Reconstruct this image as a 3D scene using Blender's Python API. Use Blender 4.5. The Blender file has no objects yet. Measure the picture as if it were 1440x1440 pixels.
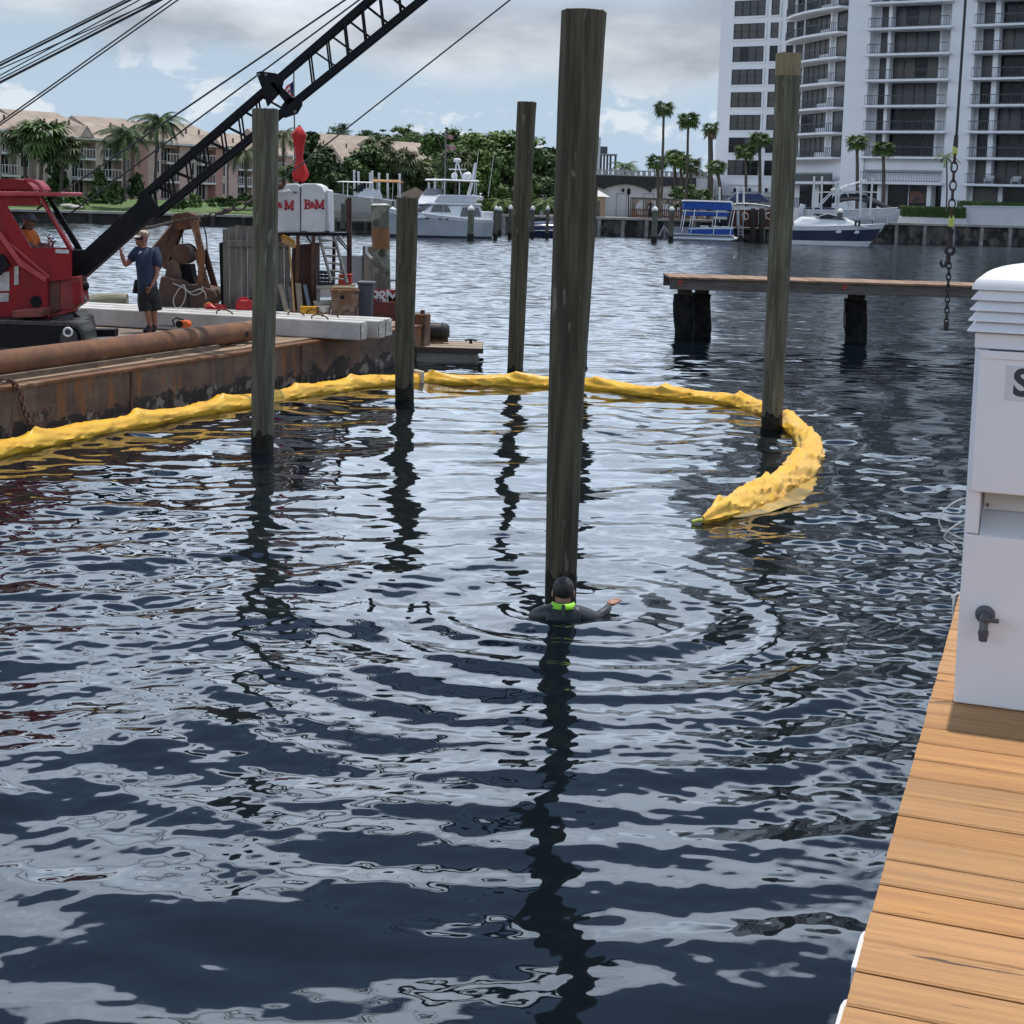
import bpy, bmesh, math, random
import numpy as np
from mathutils import Vector, Matrix, Euler, noise as mnoise
random.seed(7)
rnd = random.Random(11)
R = math.radians
scene = bpy.context.scene
COL = scene.collection

# ------------------------------------------------------------------ camera
FPX, PPX, PPY, IMG = 2150.0, 720.0, 511.0, 1440.0
CAMH, ROLL = 3.2, 0.030
PITCH = math.atan(231.0 / FPX)
cam_d = bpy.data.cameras.new('camera')
cam = bpy.data.objects.new('camera', cam_d)
COL.objects.link(cam)
cam_d.sensor_width = 36.0
cam_d.lens = 36.0 * FPX / IMG
cam_d.shift_y = -(IMG / 2 - PPY) / IMG
cam_d.clip_start, cam_d.clip_end = 0.1, 6000.0
CROT = Matrix.Rotation(math.pi / 2 - PITCH, 4, 'X') @ Matrix.Rotation(ROLL, 4, 'Z')
cam.matrix_world = Matrix.Translation((0, 0, CAMH)) @ CROT
scene.camera = cam
CPOS = Vector((0, 0, CAMH))

def ray(px, py):
    return (CROT.to_3x3() @ Vector(((px - PPX) / FPX, -(py - PPY) / FPX, -1.0))).normalized()
def P(px, py, d):
    """point on the sight line of a photograph pixel at the ground distance d (metres along +Y)"""
    r = ray(px, py)
    return CPOS + r * (d / r.y)
def W(px, py, z=0.0):
    """point where the sight line of a pixel meets the level z"""
    r = ray(px, py)
    return CPOS + r * ((z - CAMH) / r.z)

# ------------------------------------------------------------------ world, sun, exposure
SUN_EL, SUN_AZ = R(79), R(14)          # high, ahead of the camera and a little to the right
world = bpy.data.worlds.new('World')
scene.world = world
world.use_nodes = True
def build_sky():
    nt = world.node_tree
    nt.nodes.clear()
    N, L = nt.nodes, nt.links
    def node(t, **k):
        n = N.new(t)
        for a, b in k.items(): setattr(n, a, b)
        return n
    def math_(op, a, b=None, clamp=False):
        n = node('ShaderNodeMath', operation=op); n.use_clamp = clamp
        for i, v in enumerate((a, b)):
            if v is None: continue
            if isinstance(v, (int, float)): n.inputs[i].default_value = v
            else: L.new(v, n.inputs[i])
        return n.outputs[0]
    def smooth(v, lo, hi, a=0.0, b=1.0):
        n = node('ShaderNodeMapRange', interpolation_type='SMOOTHSTEP')
        L.new(v, n.inputs[0])
        for i, x in ((1, lo), (2, hi), (3, a), (4, b)): n.inputs[i].default_value = x
        return n.outputs[0]
    def mix(f, a, b):
        n = node('ShaderNodeMix', data_type='RGBA')
        for s, v in ((n.inputs[0], f), (n.inputs[6], a), (n.inputs[7], b)):
            if isinstance(v, (int, float)): s.default_value = v
            elif isinstance(v, tuple): s.default_value = (*v, 1)
            else: L.new(v, s)
        return n.outputs[2]
    sky = node('ShaderNodeTexSky', sky_type='NISHITA')
    sky.sun_disc = False
    sky.sun_elevation, sky.sun_rotation = SUN_EL, SUN_AZ
    sky.air_density, sky.dust_density, sky.ozone_density = 1.0, 0.6, 2.2
    tc = node('ShaderNodeTexCoord')
    nrm = node('ShaderNodeVectorMath', operation='NORMALIZE')
    L.new(tc.outputs['Generated'], nrm.inputs[0])
    sep = node('ShaderNodeSeparateXYZ'); L.new(nrm.outputs[0], sep.inputs[0])
    z = sep.outputs[2]
    def nz(scale, detail, rough, stretch, off=(0, 0, 0), dist=0.0):
        m = node('ShaderNodeMapping')
        m.inputs['Location'].default_value = off
        m.inputs['Scale'].default_value = stretch
        L.new(nrm.outputs[0], m.inputs[0])
        n = node('ShaderNodeTexNoise')
        n.inputs['Scale'].default_value = scale
        n.inputs['Detail'].default_value = detail
        n.inputs['Roughness'].default_value = rough
        n.inputs['Distortion'].default_value = dist
        L.new(m.outputs[0], n.inputs[0])
        return n.outputs[0]
    big = nz(SKY['big'][0], 6, .55, (1, 1, SKY['big'][1]), SKY['big'][2])
    puff = nz(SKY['puff'][0], 7, .6, (1, 1, SKY['puff'][1]), SKY['puff'][2], .3)
    shade = nz(SKY['shade'][0], 5, .55, (1, 1, SKY['shade'][1]), SKY['shade'][2])
    # cloud cover: a broken grey deck above a clear band at the horizon with small cumulus in it; bright open cloud higher up
    deck = smooth(math_('ADD', big, smooth(z, *SKY['deck_el'])), *SKY['deck_thr'])
    over = nz(SKY['over'][0], 4, .5, (1, 1, SKY['over'][1]), SKY['over'][2], .25)
    over = smooth(math_('SUBTRACT', over, smooth(z, *SKY['thin'])), *SKY['over_thr'])     # cover thins out towards the zenith
    hi = smooth(z, .10, .20)
    cum = math_('MULTIPLY', smooth(puff, *SKY['cum_thr']), smooth(z, 0.16, 0.03), True)
    grey = mix(smooth(shade, *SKY['shade_thr']), SKY['dark'], SKY['light'])
    bright = mix(smooth(shade, .35, .65), SKY['hi_dark'], SKY['hi_light'])
    k = node('ShaderNodeVectorMath', operation='SCALE'); k.inputs['Scale'].default_value = SKY['nishita']
    L.new(sky.outputs[0], k.inputs[0])
    hz = mix(smooth(z, 0.0, 0.22), SKY['band'], k.outputs[0])
    c = mix(math_('MULTIPLY', cum, .8), hz, SKY['cum'])
    c = mix(deck, c, grey)
    c = mix(hi, c, mix(over, mix(SKY['gap_mix'], k.outputs[0], SKY['gap']), bright))
    bg = node('ShaderNodeBackground'); bg.inputs[1].default_value = SKY['strength']
    L.new(c, bg.inputs[0])
    out = node('ShaderNodeOutputWorld'); L.new(bg.outputs[0], out.inputs[0])
# cloud colours are radiances before the world strength of 0.1
SKY = dict(strength=0.1, nishita=.8,
           big=(2.6, 2.6, (3.1, 1.7, 0.4)), puff=(15.0, 1.7, (0.3, 2.0, 0.1)), shade=(5.0, 3.0, (1.0, 0.3, 0.8)),
           over=(1.9, 1.5, (7.7, 14.2, 0.3)), over_thr=(.40, .45), thin=(.22, .60, 0.0, .165), gap=(1.0, 1.2, 1.5), gap_mix=.18,
           deck_el=(0.055, 0.12, -0.15, 0.15), deck_thr=(.46, .66),
           cum_thr=(.515, .585), shade_thr=(.36, .68),
           dark=(2.7, 3.05, 3.55), light=(5.9, 6.2, 6.6), hi_dark=(9.4, 11.4, 14.2), hi_light=(13.4, 15.5, 18.4),
           band=(3.7, 4.75, 6.0), cum=(6.2, 6.6, 7.0))
build_sky()
sd = bpy.data.lights.new('sun', 'SUN')
sd.energy, sd.angle, sd.color = 2.8, R(0.6), (1.0, 0.95, 0.87)
sun = bpy.data.objects.new('sun', sd); COL.objects.link(sun)
sdir = Vector((math.sin(SUN_AZ) * math.cos(SUN_EL), math.cos(SUN_AZ) * math.cos(SUN_EL), math.sin(SUN_EL)))
sun.rotation_euler = (-sdir).to_track_quat('-Z', 'Y').to_euler()
sun.location = (0, 0, 60)
scene.view_settings.view_transform = 'Standard'
scene.view_settings.look = 'None'
scene.view_settings.exposure = 0.40
scene.view_settings.gamma = 1.0
scene.view_settings.use_curve_mapping = False
scene.cycles.max_bounces = 6
scene.cycles.caustics_reflective = False
scene.cycles.caustics_refractive = False

# ------------------------------------------------------------------ materials
MATS = {}
def mat(name, col, col2=None, scale=4.0, rough=.6, metal=0.0, bump=0.0, stretch=(1, 1, 1), detail=5, thr=(.35, .65),
        col3=None, scale3=1.2, thr3=(.5, .62), bscale=None, rand=0.0, spec=.5, trans=0.0, stretch3=(1, 1, 1)):
    if name in MATS: return MATS[name]
    m = bpy.data.materials.new(name); m.use_nodes = True
    nt = m.node_tree; N, L = nt.nodes, nt.links
    b = N['Principled BSDF']
    b.inputs['Roughness'].default_value = rough
    b.inputs['Metallic'].default_value = metal
    b.inputs['Specular IOR Level'].default_value = spec
    b.inputs['Base Color'].default_value = (*col, 1)
    if trans: b.inputs['Transmission Weight'].default_value = trans
    tc = N.new('ShaderNodeTexCoord')
    oi = N.new('ShaderNodeObjectInfo')
    off = N.new('ShaderNodeVectorMath'); off.operation = 'MULTIPLY_ADD'
    cmb = N.new('ShaderNodeCombineXYZ')
    for i in range(3): L.new(oi.outputs['Random'], cmb.inputs[i])
    L.new(cmb.outputs[0], off.inputs[0]); off.inputs[1].default_value = (37, 53, 71)
    L.new(tc.outputs['Object'], off.inputs[2])
    def nz(sc, st, det):
        mp = N.new('ShaderNodeMapping'); mp.inputs['Scale'].default_value = st
        L.new(off.outputs[0], mp.inputs[0])
        n = N.new('ShaderNodeTexNoise'); n.inputs['Scale'].default_value = sc
        n.inputs['Detail'].default_value = det; n.inputs['Roughness'].default_value = .62
        L.new(mp.outputs[0], n.inputs[0]); return n.outputs[0]
    def ramp(v, t):
        n = N.new('ShaderNodeMapRange'); n.interpolation_type = 'SMOOTHSTEP'
        L.new(v, n.inputs[0]); n.inputs[1].default_value, n.inputs[2].default_value = t; return n.outputs[0]
    def mx(f, a, c):
        n = N.new('ShaderNodeMix'); n.data_type = 'RGBA'; L.new(f, n.inputs[0])
        for s, v in ((n.inputs[6], a), (n.inputs[7], c)):
            if isinstance(v, tuple): s.default_value = (*v, 1)
            else: L.new(v, s)
        return n.outputs[2]
    c = None; n1 = None
    if col2:
        n1 = nz(scale, stretch, detail); c = mx(ramp(n1, thr), col, col2)
    if col3:
        c = mx(ramp(nz(scale3, stretch3, 6), thr3), c if c else col, col3)
    if rand:
        h = N.new('ShaderNodeHueSaturation')
        mr = N.new('ShaderNodeMapRange'); L.new(oi.outputs['Random'], mr.inputs[0])
        mr.inputs[3].default_value, mr.inputs[4].default_value = 1 - rand, 1 + rand
        L.new(mr.outputs[0], h.inputs['Value'])
        if c: L.new(c, h.inputs['Color'])
        else: h.inputs['Color'].default_value = (*col, 1)
        c = h.outputs[0]
    if c: L.new(c, b.inputs['Base Color'])
    if bump:
        bn = N.new('ShaderNodeBump'); bn.inputs['Strength'].default_value = min(1, bump); bn.inputs['Distance'].default_value = .02 * max(1, bump)
        L.new(nz(bscale, stretch, 6) if bscale else (n1 or nz(scale, stretch, 6)), bn.inputs['Height'])
        L.new(bn.outputs[0], b.inputs['Normal'])
    MATS[name] = m
    return m

# ------------------------------------------------------------------ object helpers
def basis(o):
    m = o.matrix_basis.copy()
    while o.parent:
        o = o.parent; m = o.matrix_basis @ m
    return m
def tag(o, label=None, cat=None, group=None, kind=None):
    if label: o['label'] = label
    if cat: o['category'] = cat
    if group: o['group'] = group
    if kind: o['kind'] = kind
    return o
def thing(name, label, cat, loc=(0, 0, 0), rz=0.0, group=None):
    o = bpy.data.objects.new(name, None); COL.objects.link(o)
    o.empty_display_size = .2
    o.location = loc; o.rotation_euler = (0, 0, rz)
    return tag(o, label, cat, group)
def link(name, me, parent=None, loc=None, rot=None):
    o = bpy.data.objects.new(name, me); COL.objects.link(o)
    if parent: o.parent = parent
    if loc is not None: o.location = loc
    if rot is not None: o.rotation_euler = rot
    return o
def dup(o, parent=None, loc=None, rz=None, label=None, group=None, scale=None):
    c = o.copy(); COL.objects.link(c)
    if parent: c.parent = parent
    if loc is not None: c.location = loc
    if rz is not None: c.rotation_euler = (0, 0, rz)
    if scale is not None: c.scale = scale if hasattr(scale, '__len__') else (scale,) * 3
    if label: c['label'] = label
    if group: c['group'] = group
    for ch in [x for x in COL.objects if x.parent == o]: dup(ch, c)
    return c

class MB:
    def __init__(s): s.v, s.f, s.mi = [], [], []
    def add(s, vs, fs, mi=0):
        o = len(s.v); s.v += [tuple(v) for v in vs]
        s.f += [tuple(i + o for i in f) for f in fs]; s.mi += [mi] * len(fs); return s
    def hexa(s, b, t, mi=0):      # four bottom points, four top points, same winding
        return s.add(list(b) + list(t), [(3, 2, 1, 0), (4, 5, 6, 7)] + [(i, (i + 1) % 4, (i + 1) % 4 + 4, i + 4) for i in range(4)], mi)
    def box(s, x0, x1, y0, y1, z0, z1, mi=0):
        return s.hexa([(x0, y0, z0), (x1, y0, z0), (x1, y1, z0), (x0, y1, z0)], [(x0, y0, z1), (x1, y0, z1), (x1, y1, z1), (x0, y1, z1)], mi)
    def obox(s, c, ux, uy, uz, mi=0):  # centre and three half-axis vectors
        c, ux, uy, uz = map(Vector, (c, ux, uy, uz))
        q = [(-1, -1), (1, -1), (1, 1), (-1, 1)]
        return s.hexa([c + ux * a + uy * b - uz for a, b in q], [c + ux * a + uy * b + uz for a, b in q], mi)
    def bar(s, p0, p1, w, h=None, up=(0, 0, 1), mi=0):   # rectangular bar between two points
        p0, p1 = Vector(p0), Vector(p1); h = h or w
        d = (p1 - p0); u = Vector(up)
        sd = d.cross(u)
        if sd.length < 1e-6: sd = d.cross(Vector((1, 0, 0)))
        sd.normalize(); u = sd.cross(d).normalized()
        return s.obox((p0 + p1) / 2, sd * w / 2, d / 2, u * h / 2, mi)
    def tube(s, pts, rad, n=8, cap=True, mi=0, jit=None):
        pts = [Vector(p) for p in pts]
        if not hasattr(rad, '__len__'): rad = [rad] * len(pts)
        t0 = (pts[1] - pts[0]).normalized()
        u = t0.cross(Vector((0, 0, 1)))
        if u.length < 1e-3: u = Vector((1, 0, 0))
        u.normalize(); o = len(s.v)
        for i, p in enumerate(pts):
            t = (pts[min(i + 1, len(pts) - 1)] - pts[max(i - 1, 0)]).normalized()
            u = (u - t * u.dot(t)).normalized(); w = t.cross(u)
            for k in range(n):
                a = 2 * math.pi * k / n
                r = rad[i] * (jit(i, k) if jit else 1)
                s.v.append(tuple(p + (u * math.cos(a) + w * math.sin(a)) * r))
        for i in range(len(pts) - 1):
            for k in range(n):
                a, b = o + i * n + k, o + i * n + (k + 1) % n
                s.f.append((a, b, b + n, a + n)); s.mi.append(mi)
        if cap:
            s.f.append(tuple(o + k for k in reversed(range(n)))); s.mi.append(mi)
            e = o + (len(pts) - 1) * n
            s.f.append(tuple(e + k for k in range(n))); s.mi.append(mi)
        return s
    def cyl(s, p0, p1, r0, r1=None, n=10, mi=0): return s.tube([p0, p1], [r0, r0 if r1 is None else r1], n, True, mi)
    def lathe(s, prof, n=16, o=(0, 0, 0), mi=0, sq=None):
        b = len(s.v)
        for r, z in prof:
            for k in range(n):
                a = 2 * math.pi * k / n
                s.v.append((o[0] + r * math.cos(a), o[1] + r * math.sin(a), o[2] + z))
        for i in range(len(prof) - 1):
            for k in range(n):
                a, c = b + i * n + k, b + i * n + (k + 1) % n
                s.f.append((a, c, c + n, a + n)); s.mi.append(mi)
        s.f.append(tuple(b + k for k in reversed(range(n)))); s.mi.append(mi)
        e = b + (len(prof) - 1) * n
        s.f.append(tuple(e + k for k in range(n))); s.mi.append(mi)
        return s
    def ball(s, c, r, n=10, m=7, sc=(1, 1, 1), mi=0):
        b = len(s.v)
        for i in range(1, m):
            ph = math.pi * i / m
            for k in range(n):
                a = 2 * math.pi * k / n
                s.v.append((c[0] + r * sc[0] * math.sin(ph) * math.cos(a), c[1] + r * sc[1] * math.sin(ph) * math.sin(a), c[2] - r * sc[2] * math.cos(ph)))
        lo = len(s.v); s.v.append((c[0], c[1], c[2] - r * sc[2])); s.v.append((c[0], c[1], c[2] + r * sc[2]))
        for i in range(m - 2):
            for k in range(n):
                a, d = b + i * n + k, b + i * n + (k + 1) % n
                s.f.append((a, d, d + n, a + n)); s.mi.append(mi)
        for k in range(n):
            s.f.append((lo, b + (k + 1) % n, b + k)); s.mi.append(mi)
            e = b + (m - 2) * n
            s.f.append((lo + 1, e + k, e + (k + 1) % n)); s.mi.append(mi)
        return s
    def ring(s, c, R_, r, ax=(0, 0, 1), n=16, m=6, sx=1.0, mi=0, up=None):
        ax = Vector(ax).normalized(); c = Vector(c)
        u = Vector(up).normalized() if up else ax.orthogonal().normalized(); w = ax.cross(u)
        b = len(s.v)
        for i in range(n):
            a = 2 * math.pi * i / n
            d = u * math.cos(a) * sx + w * math.sin(a); pc = c + d * R_
            dn = (u * math.cos(a) + w * math.sin(a) * 1.0).normalized()
            for k in range(m):
                e = 2 * math.pi * k / m
                s.v.append(tuple(pc + (dn * math.cos(e) + ax * math.sin(e)) * r))
        for i in range(n):
            for k in range(m):
                a, d = b + i * m + k, b + i * m + (k + 1) % m
                a2, d2 = b + ((i + 1) % n) * m + k, b + ((i + 1) % n) * m + (k + 1) % m
                s.f.append((a, a2, d2, d)); s.mi.append(mi)
        return s
    def prism(s, poly, vec, mi=0):   # planar polygon of 3-D points swept along vec
        poly = [Vector(p) for p in poly]; vec = Vector(vec); n = len(poly)
        return s.add(poly + [p + vec for p in poly],
                     [tuple(reversed(range(n))), tuple(range(n, 2 * n))] + [(i, (i + 1) % n, (i + 1) % n + n, i + n) for i in range(n)], mi)
    def pprism(s, pts, d0, d1, mi=0):  # outline given in photograph pixels at distance d0, swept level to distance d1
        return s.prism([P(x, y, d0) for x, y in pts], (0, d1 - d0, 0), mi)
    def quad(s, a, b, c, d, mi=0): return s.add([a, b, c, d], [(0, 1, 2, 3)], mi)
    def mesh(s, name, m, smooth=False, inv=None, ang=40):
        me = bpy.data.meshes.new(name)
        v = [inv @ Vector(p) for p in s.v] if inv is not None else s.v
        me.from_pydata(v, [], s.f)
        for x in (m if isinstance(m, (list, tuple)) else [m]): me.materials.append(x)
        if any(s.mi): me.polygons.foreach_set('material_index', s.mi)
        bm = bmesh.new(); bm.from_mesh(me); bmesh.ops.recalc_face_normals(bm, faces=bm.faces); bm.to_mesh(me); bm.free()
        if smooth:
            me.polygons.foreach_set('use_smooth', [True] * len(me.polygons))
            me.set_sharp_from_angle(angle=R(ang))
        me.update()
        return me
    def build(s, name, m, parent=None, smooth=False, world=True, bevel=0.0, ang=40, seg=2):
        inv = basis(parent).inverted() if (parent and world) else None
        o = link(name, s.mesh(name, m, smooth, inv, ang), parent)
        if bevel:
            b = o.modifiers.new('bevel', 'BEVEL'); b.width = bevel; b.segments = seg; b.limit_method = 'ANGLE'; b.angle_limit = R(40)
        return o

def text_mesh(name, body, size, depth, m, bold=0.0):
    cu = bpy.data.curves.new(name, 'FONT'); cu.body = body; cu.size = size; cu.extrude = depth; cu.offset = bold
    cu.align_x = 'CENTER'; cu.align_y = 'CENTER'; cu.resolution_u = 6
    t = bpy.data.objects.new('tmp', cu); COL.objects.link(t)
    bpy.context.view_layer.update()
    me = bpy.data.meshes.new_from_object(t.evaluated_get(bpy.context.evaluated_depsgraph_get()))
    me.name = name; me.materials.clear(); me.materials.append(m)
    bpy.data.objects.remove(t); bpy.data.curves.remove(cu)
    return me

def skin(name, joints, edges, m, parent, sub=2, root=0, world=False):
    """joints: list of (x,y,z,r) or (x,y,z,rx,ry); a continuous surface grown round a skeleton"""
    me = bpy.data.meshes.new(name)
    me.from_pydata([j[:3] for j in joints], edges, [])
    o = bpy.data.objects.new('tmp', me); COL.objects.link(o)
    o.modifiers.new('skin', 'SKIN').use_smooth_shade = True
    for i, j in enumerate(joints):
        sv = me.skin_vertices[0].data[i]
        sv.radius = (j[3], j[4] if len(j) > 4 else j[3]); sv.use_root = (i == root)
    ss = o.modifiers.new('sub', 'SUBSURF'); ss.levels = ss.render_levels = sub
    bpy.context.view_layer.update()
    m2 = bpy.data.meshes.new_from_object(o.evaluated_get(bpy.context.evaluated_depsgraph_get()))
    m2.name = name; m2.materials.clear(); m2.materials.append(m)
    m2.polygons.foreach_set('use_smooth', [True] * len(m2.polygons))
    bpy.data.objects.remove(o); bpy.data.meshes.remove(me)
    return link(name, m2, parent)
# ------------------------------------------------------------------ shoreline and ground
def shore_px(px): return 313 + (px - 100) * (32.0 / 1300)
def shore(px, off=0.0):
    p = W(px, shore_px(px), 0.0); p.y += off; return p
SH0, SH1 = shore(-900), shore(2400)
SHU = (SH1 - SH0).normalized(); SHN = Vector((-SHU.y, SHU.x, 0))     # along the shore, and inland

def build_ground():
    M_gr = mat('terrace_paving', (.34, .32, .28), (.24, .22, .2), scale=.4, rough=.9)
    b = MB()
    a0, a1 = SH0 - SHU * 900, SH1 + SHU * 900
    am = shore(641)
    for p0, p1, z in ((a0, am, .92), (am, a1, 1.55)):
        q = [p0 + SHN * .3, p1 + SHN * .3, p1 + SHN * 2500, p0 + SHN * 2500]
        b.add([(p.x, p.y, z) for p in q], [(0, 1, 2, 3)])
    o = b.build('ground', M_gr); tag(o, kind='structure')
    # lawn on the left bank, rising from the wall
    M_lawn = mat('lawn_grass', (.055, .105, .022), (.11, .16, .04), scale=.5, rough=.95, bump=.6, bscale=9)
    b = MB(); nx, ny = 60, 22
    L0, L1 = shore(-500), shore(640)
    for j in range(ny + 1):
        for i in range(nx + 1):
            p = L0.lerp(L1, i / nx) + SHN * (.5 + 34 * j / ny)
            t = j / ny
            z = 1.02 + .9 * min(1, t * 1.6) ** 1.3 + .12 * mnoise.noise((p.x * .15, p.y * .15, 0))
            b.v.append((p.x, p.y, max(z, 1.0)))
    for j in range(ny):
        for i in range(nx):
            a = j * (nx + 1) + i
            b.f.append((a, a + 1, a + nx + 2, a + nx + 1)); b.mi.append(0)
    o = b.build('lawn', M_lawn, smooth=True); tag(o, kind='structure')
build_ground()

# ------------------------------------------------------------------ water
def build_water():
    rs = np.random.RandomState(5)
    f = FPX * 1024 / 1440
    nr, nc = 840, 780
    ys = np.linspace(f * CAMH / 5.2, f * CAMH / 172.0, nr - 40)
    r = np.concatenate([np.linspace(1.2, 5.18, 40), f * CAMH / ys])
    th = np.concatenate([np.linspace(R(-66), R(-22.2), 110), np.linspace(R(-22), R(22), nc - 220), np.linspace(R(22.2), R(66), 110)])
    Rg, Tg = np.meshgrid(r, th, indexing='ij')
    X, Y = Rg * np.sin(Tg), Rg * np.cos(Tg)
    dr = np.maximum(np.gradient(r)[:, None], r[:, None] * np.gradient(th)[None, :])
    Z = np.zeros_like(X)
    div = W(790, 852)
    D = np.hypot(X - div.x, Y - div.y)
    # patches of livelier and calmer water
    def lowf(k, s):
        q = np.random.RandomState(s); a = np.zeros_like(X)
        for _ in range(7):
            t = q.uniform(0, 6.28); w = k * q.uniform(.6, 1.5)
            a += np.sin(w * (X * math.cos(t) + Y * math.sin(t)) + q.uniform(0, 6.28))
        return a / 7 ** .5
    patch = lowf(.55, 3)
    side = 1 / (1 + np.exp(-(X - 1.2 - .06 * (Y - 12)) / .7)) * 1 / (1 + np.exp(-(Y - 8.7) / .9)) # chop on the right, by the boom's end
    side = side * np.clip(1 - (Y - 22) / 14, .25, 1)
    live = np.clip(.8 + .45 * patch, .25, 1.6)
    near = np.clip((Y - 5.5) / 9.0, 0.0, 1)                                                        # glassy close to the dock
    dist = np.clip(1.15 - (Y - 22) / 45, .35, 1)
    calm = dist * (1 - .7 * np.exp(-(D / 3.4) ** 2) * np.clip(.6 - (Y - div.y) / 2.0, 0, 1))
    for lam_lo, lam_hi, n, slope, kind in WAVES:
        for _ in range(n):
            lam = math.exp(rs.uniform(math.log(lam_lo), math.log(lam_hi)))
            k = 2 * math.pi / lam
            t = rs.normal(math.pi / 2 + .12, {'swell': .8, 'mid': .48, 'fine': .6}[kind])
            s = slope / math.sqrt(n) * rs.uniform(.6, 1.4) * 1.414
            w = np.clip(lam / (2.6 * dr) - .7, 0, 1)
            if kind == 'fine': amp = w * live * (.04 + .55 * near + .85 * side) * calm
            elif kind == 'mid': amp = w * live * (.22 + .70 * near + .3 * side) * calm
            else: amp = w * (.55 + .25 * live + .2 * near) * dist
            Z += s / k * amp * np.sin(k * (X * math.cos(t) + Y * math.sin(t)) + rs.uniform(0, 6.28) + .9 * lowf(.35, rs.randint(1 << 30)) )
    # rings spreading from the diver
    ph = .35 * lowf(1.1, 77)
    env = np.clip((D - .35) / .4, 0, 1) * np.exp(-np.clip(D - .6, 0, 99) / 3.6)
    dirw = .35 + .65 * np.clip(-(Y - div.y) / np.maximum(D, .1) * .8 + .45, 0, 1)
    Z += RING * env * dirw * (np.sin(2 * math.pi * D / .50 + ph * 3) * .0070 + np.sin(2 * math.pi * D / .27 + 1 + ph * 4) * .0020 * np.exp(-D / 1.8))
    v = np.stack([X, Y, Z], -1).reshape(-1, 3)
    idx = np.arange(nr * nc).reshape(nr, nc)
    q = np.stack([idx[:-1, :-1], idx[:-1, 1:], idx[1:, 1:], idx[1:, :-1]], -1).reshape(-1, 4)
    me = bpy.data.meshes.new('water')
    # a plain outer sheet carries on beyond the finely rippled part
    far = np.array([(-700, -60, -.07), (700, -60, -.07), (700, 190, -.07), (-700, 190, -.07)], float)
    v = np.concatenate([v, far]); n0 = nr * nc
    q = np.concatenate([q, [[n0, n0 + 1, n0 + 2, n0 + 3]]])
    me.vertices.add(len(v)); me.vertices.foreach_set('co', v.ravel())
    me.loops.add(q.size); me.loops.foreach_set('vertex_index', q.ravel().astype(np.int32))
    me.polygons.add(len(q)); me.polygons.foreach_set('loop_start', np.arange(0, q.size, 4, dtype=np.int32))
    me.polygons.foreach_set('loop_total', np.full(len(q), 4, np.int32))
    me.polygons.foreach_set('use_smooth', np.ones(len(q), bool))
    me.update(calc_edges=True); me.validate()
    m = bpy.data.materials.new('harbour_water'); m.use_nodes = True
    nt = m.node_tree; N, L = nt.nodes, nt.links; b = N['Principled BSDF']
    b.inputs['Base Color'].default_value = (*WATER['base'], 1)
    b.inputs['Roughness'].default_value = WATER['rough']; b.inputs['IOR'].default_value = WATER['ior']
    b.inputs['Specular IOR Level'].default_value = .5
    tc = N.new('ShaderNodeTexCoord'); geo = N.new('ShaderNodeNewGeometry')
    # distance from the dock governs how much wind ripple the surface carries
    sp = N.new('ShaderNodeSeparateXYZ'); L.new(tc.outputs['Object'], sp.inputs[0])
    mr = N.new('ShaderNodeMapRange'); L.new(sp.outputs[1], mr.inputs[0]); mr.interpolation_type = 'SMOOTHSTEP'
    for i, x in ((1, 6), (2, 50), (3, .03), (4, 1)): mr.inputs[i].default_value = x
    tot = None
    for sc, st, amp, farw in WATER['ripple']:
        mp = N.new('ShaderNodeMapping'); mp.inputs['Scale'].default_value = st; L.new(tc.outputs['Object'], mp.inputs[0])
        n = N.new('ShaderNodeTexNoise'); n.inputs['Scale'].default_value = sc; n.inputs['Detail'].default_value = 3
        L.new(mp.outputs[0], n.inputs[0])
        sb = N.new('ShaderNodeVectorMath'); sb.operation = 'SUBTRACT'; L.new(n.outputs['Color'], sb.inputs[0]); sb.inputs[1].default_value = (.5, .575 if farw else .5, .5)   # far ripple normals tilted towards the camera so they mirror brighter sky
        ml = N.new('ShaderNodeVectorMath'); ml.operation = 'MULTIPLY'; L.new(sb.outputs[0], ml.inputs[0]); ml.inputs[1].default_value = (amp * .6, amp, 0)
        sc_ = N.new('ShaderNodeVectorMath'); sc_.operation = 'SCALE'; L.new(ml.outputs[0], sc_.inputs[0])
        if farw:
            L.new(mr.outputs[0], sc_.inputs['Scale'])
        else: sc_.inputs['Scale'].default_value = 1
        o = sc_.outputs[0]
        if tot is None: tot = o
        else:
            ad = N.new('ShaderNodeVectorMath'); L.new(tot, ad.inputs[0]); L.new(o, ad.inputs[1]); tot = ad.outputs[0]
    ad = N.new('ShaderNodeVectorMath'); L.new(geo.outputs['Normal'], ad.inputs[0]); L.new(tot, ad.inputs[1])
    nm = N.new('ShaderNodeVectorMath'); nm.operation = 'NORMALIZE'; L.new(ad.outputs[0], nm.inputs[0])
    L.new(nm.outputs[0], b.inputs['Normal'])
    me.materials.append(m)
    tag(link('water', me), kind='structure')
WAVES = [(.9, 2.6, 16, .055, 'swell'), (.22, .70, 30, .078, 'mid'), (.085, .22, 40, .16, 'fine')]
RING = 1.9
WATER = dict(base=(.0028, .0058, .0085), rough=.02, ior=1.6,
             ripple=[(4.6, (.30, 1.0, 1), .78, True), (8.0, (.5, 1, 1), .09, False)])
build_water()

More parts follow.
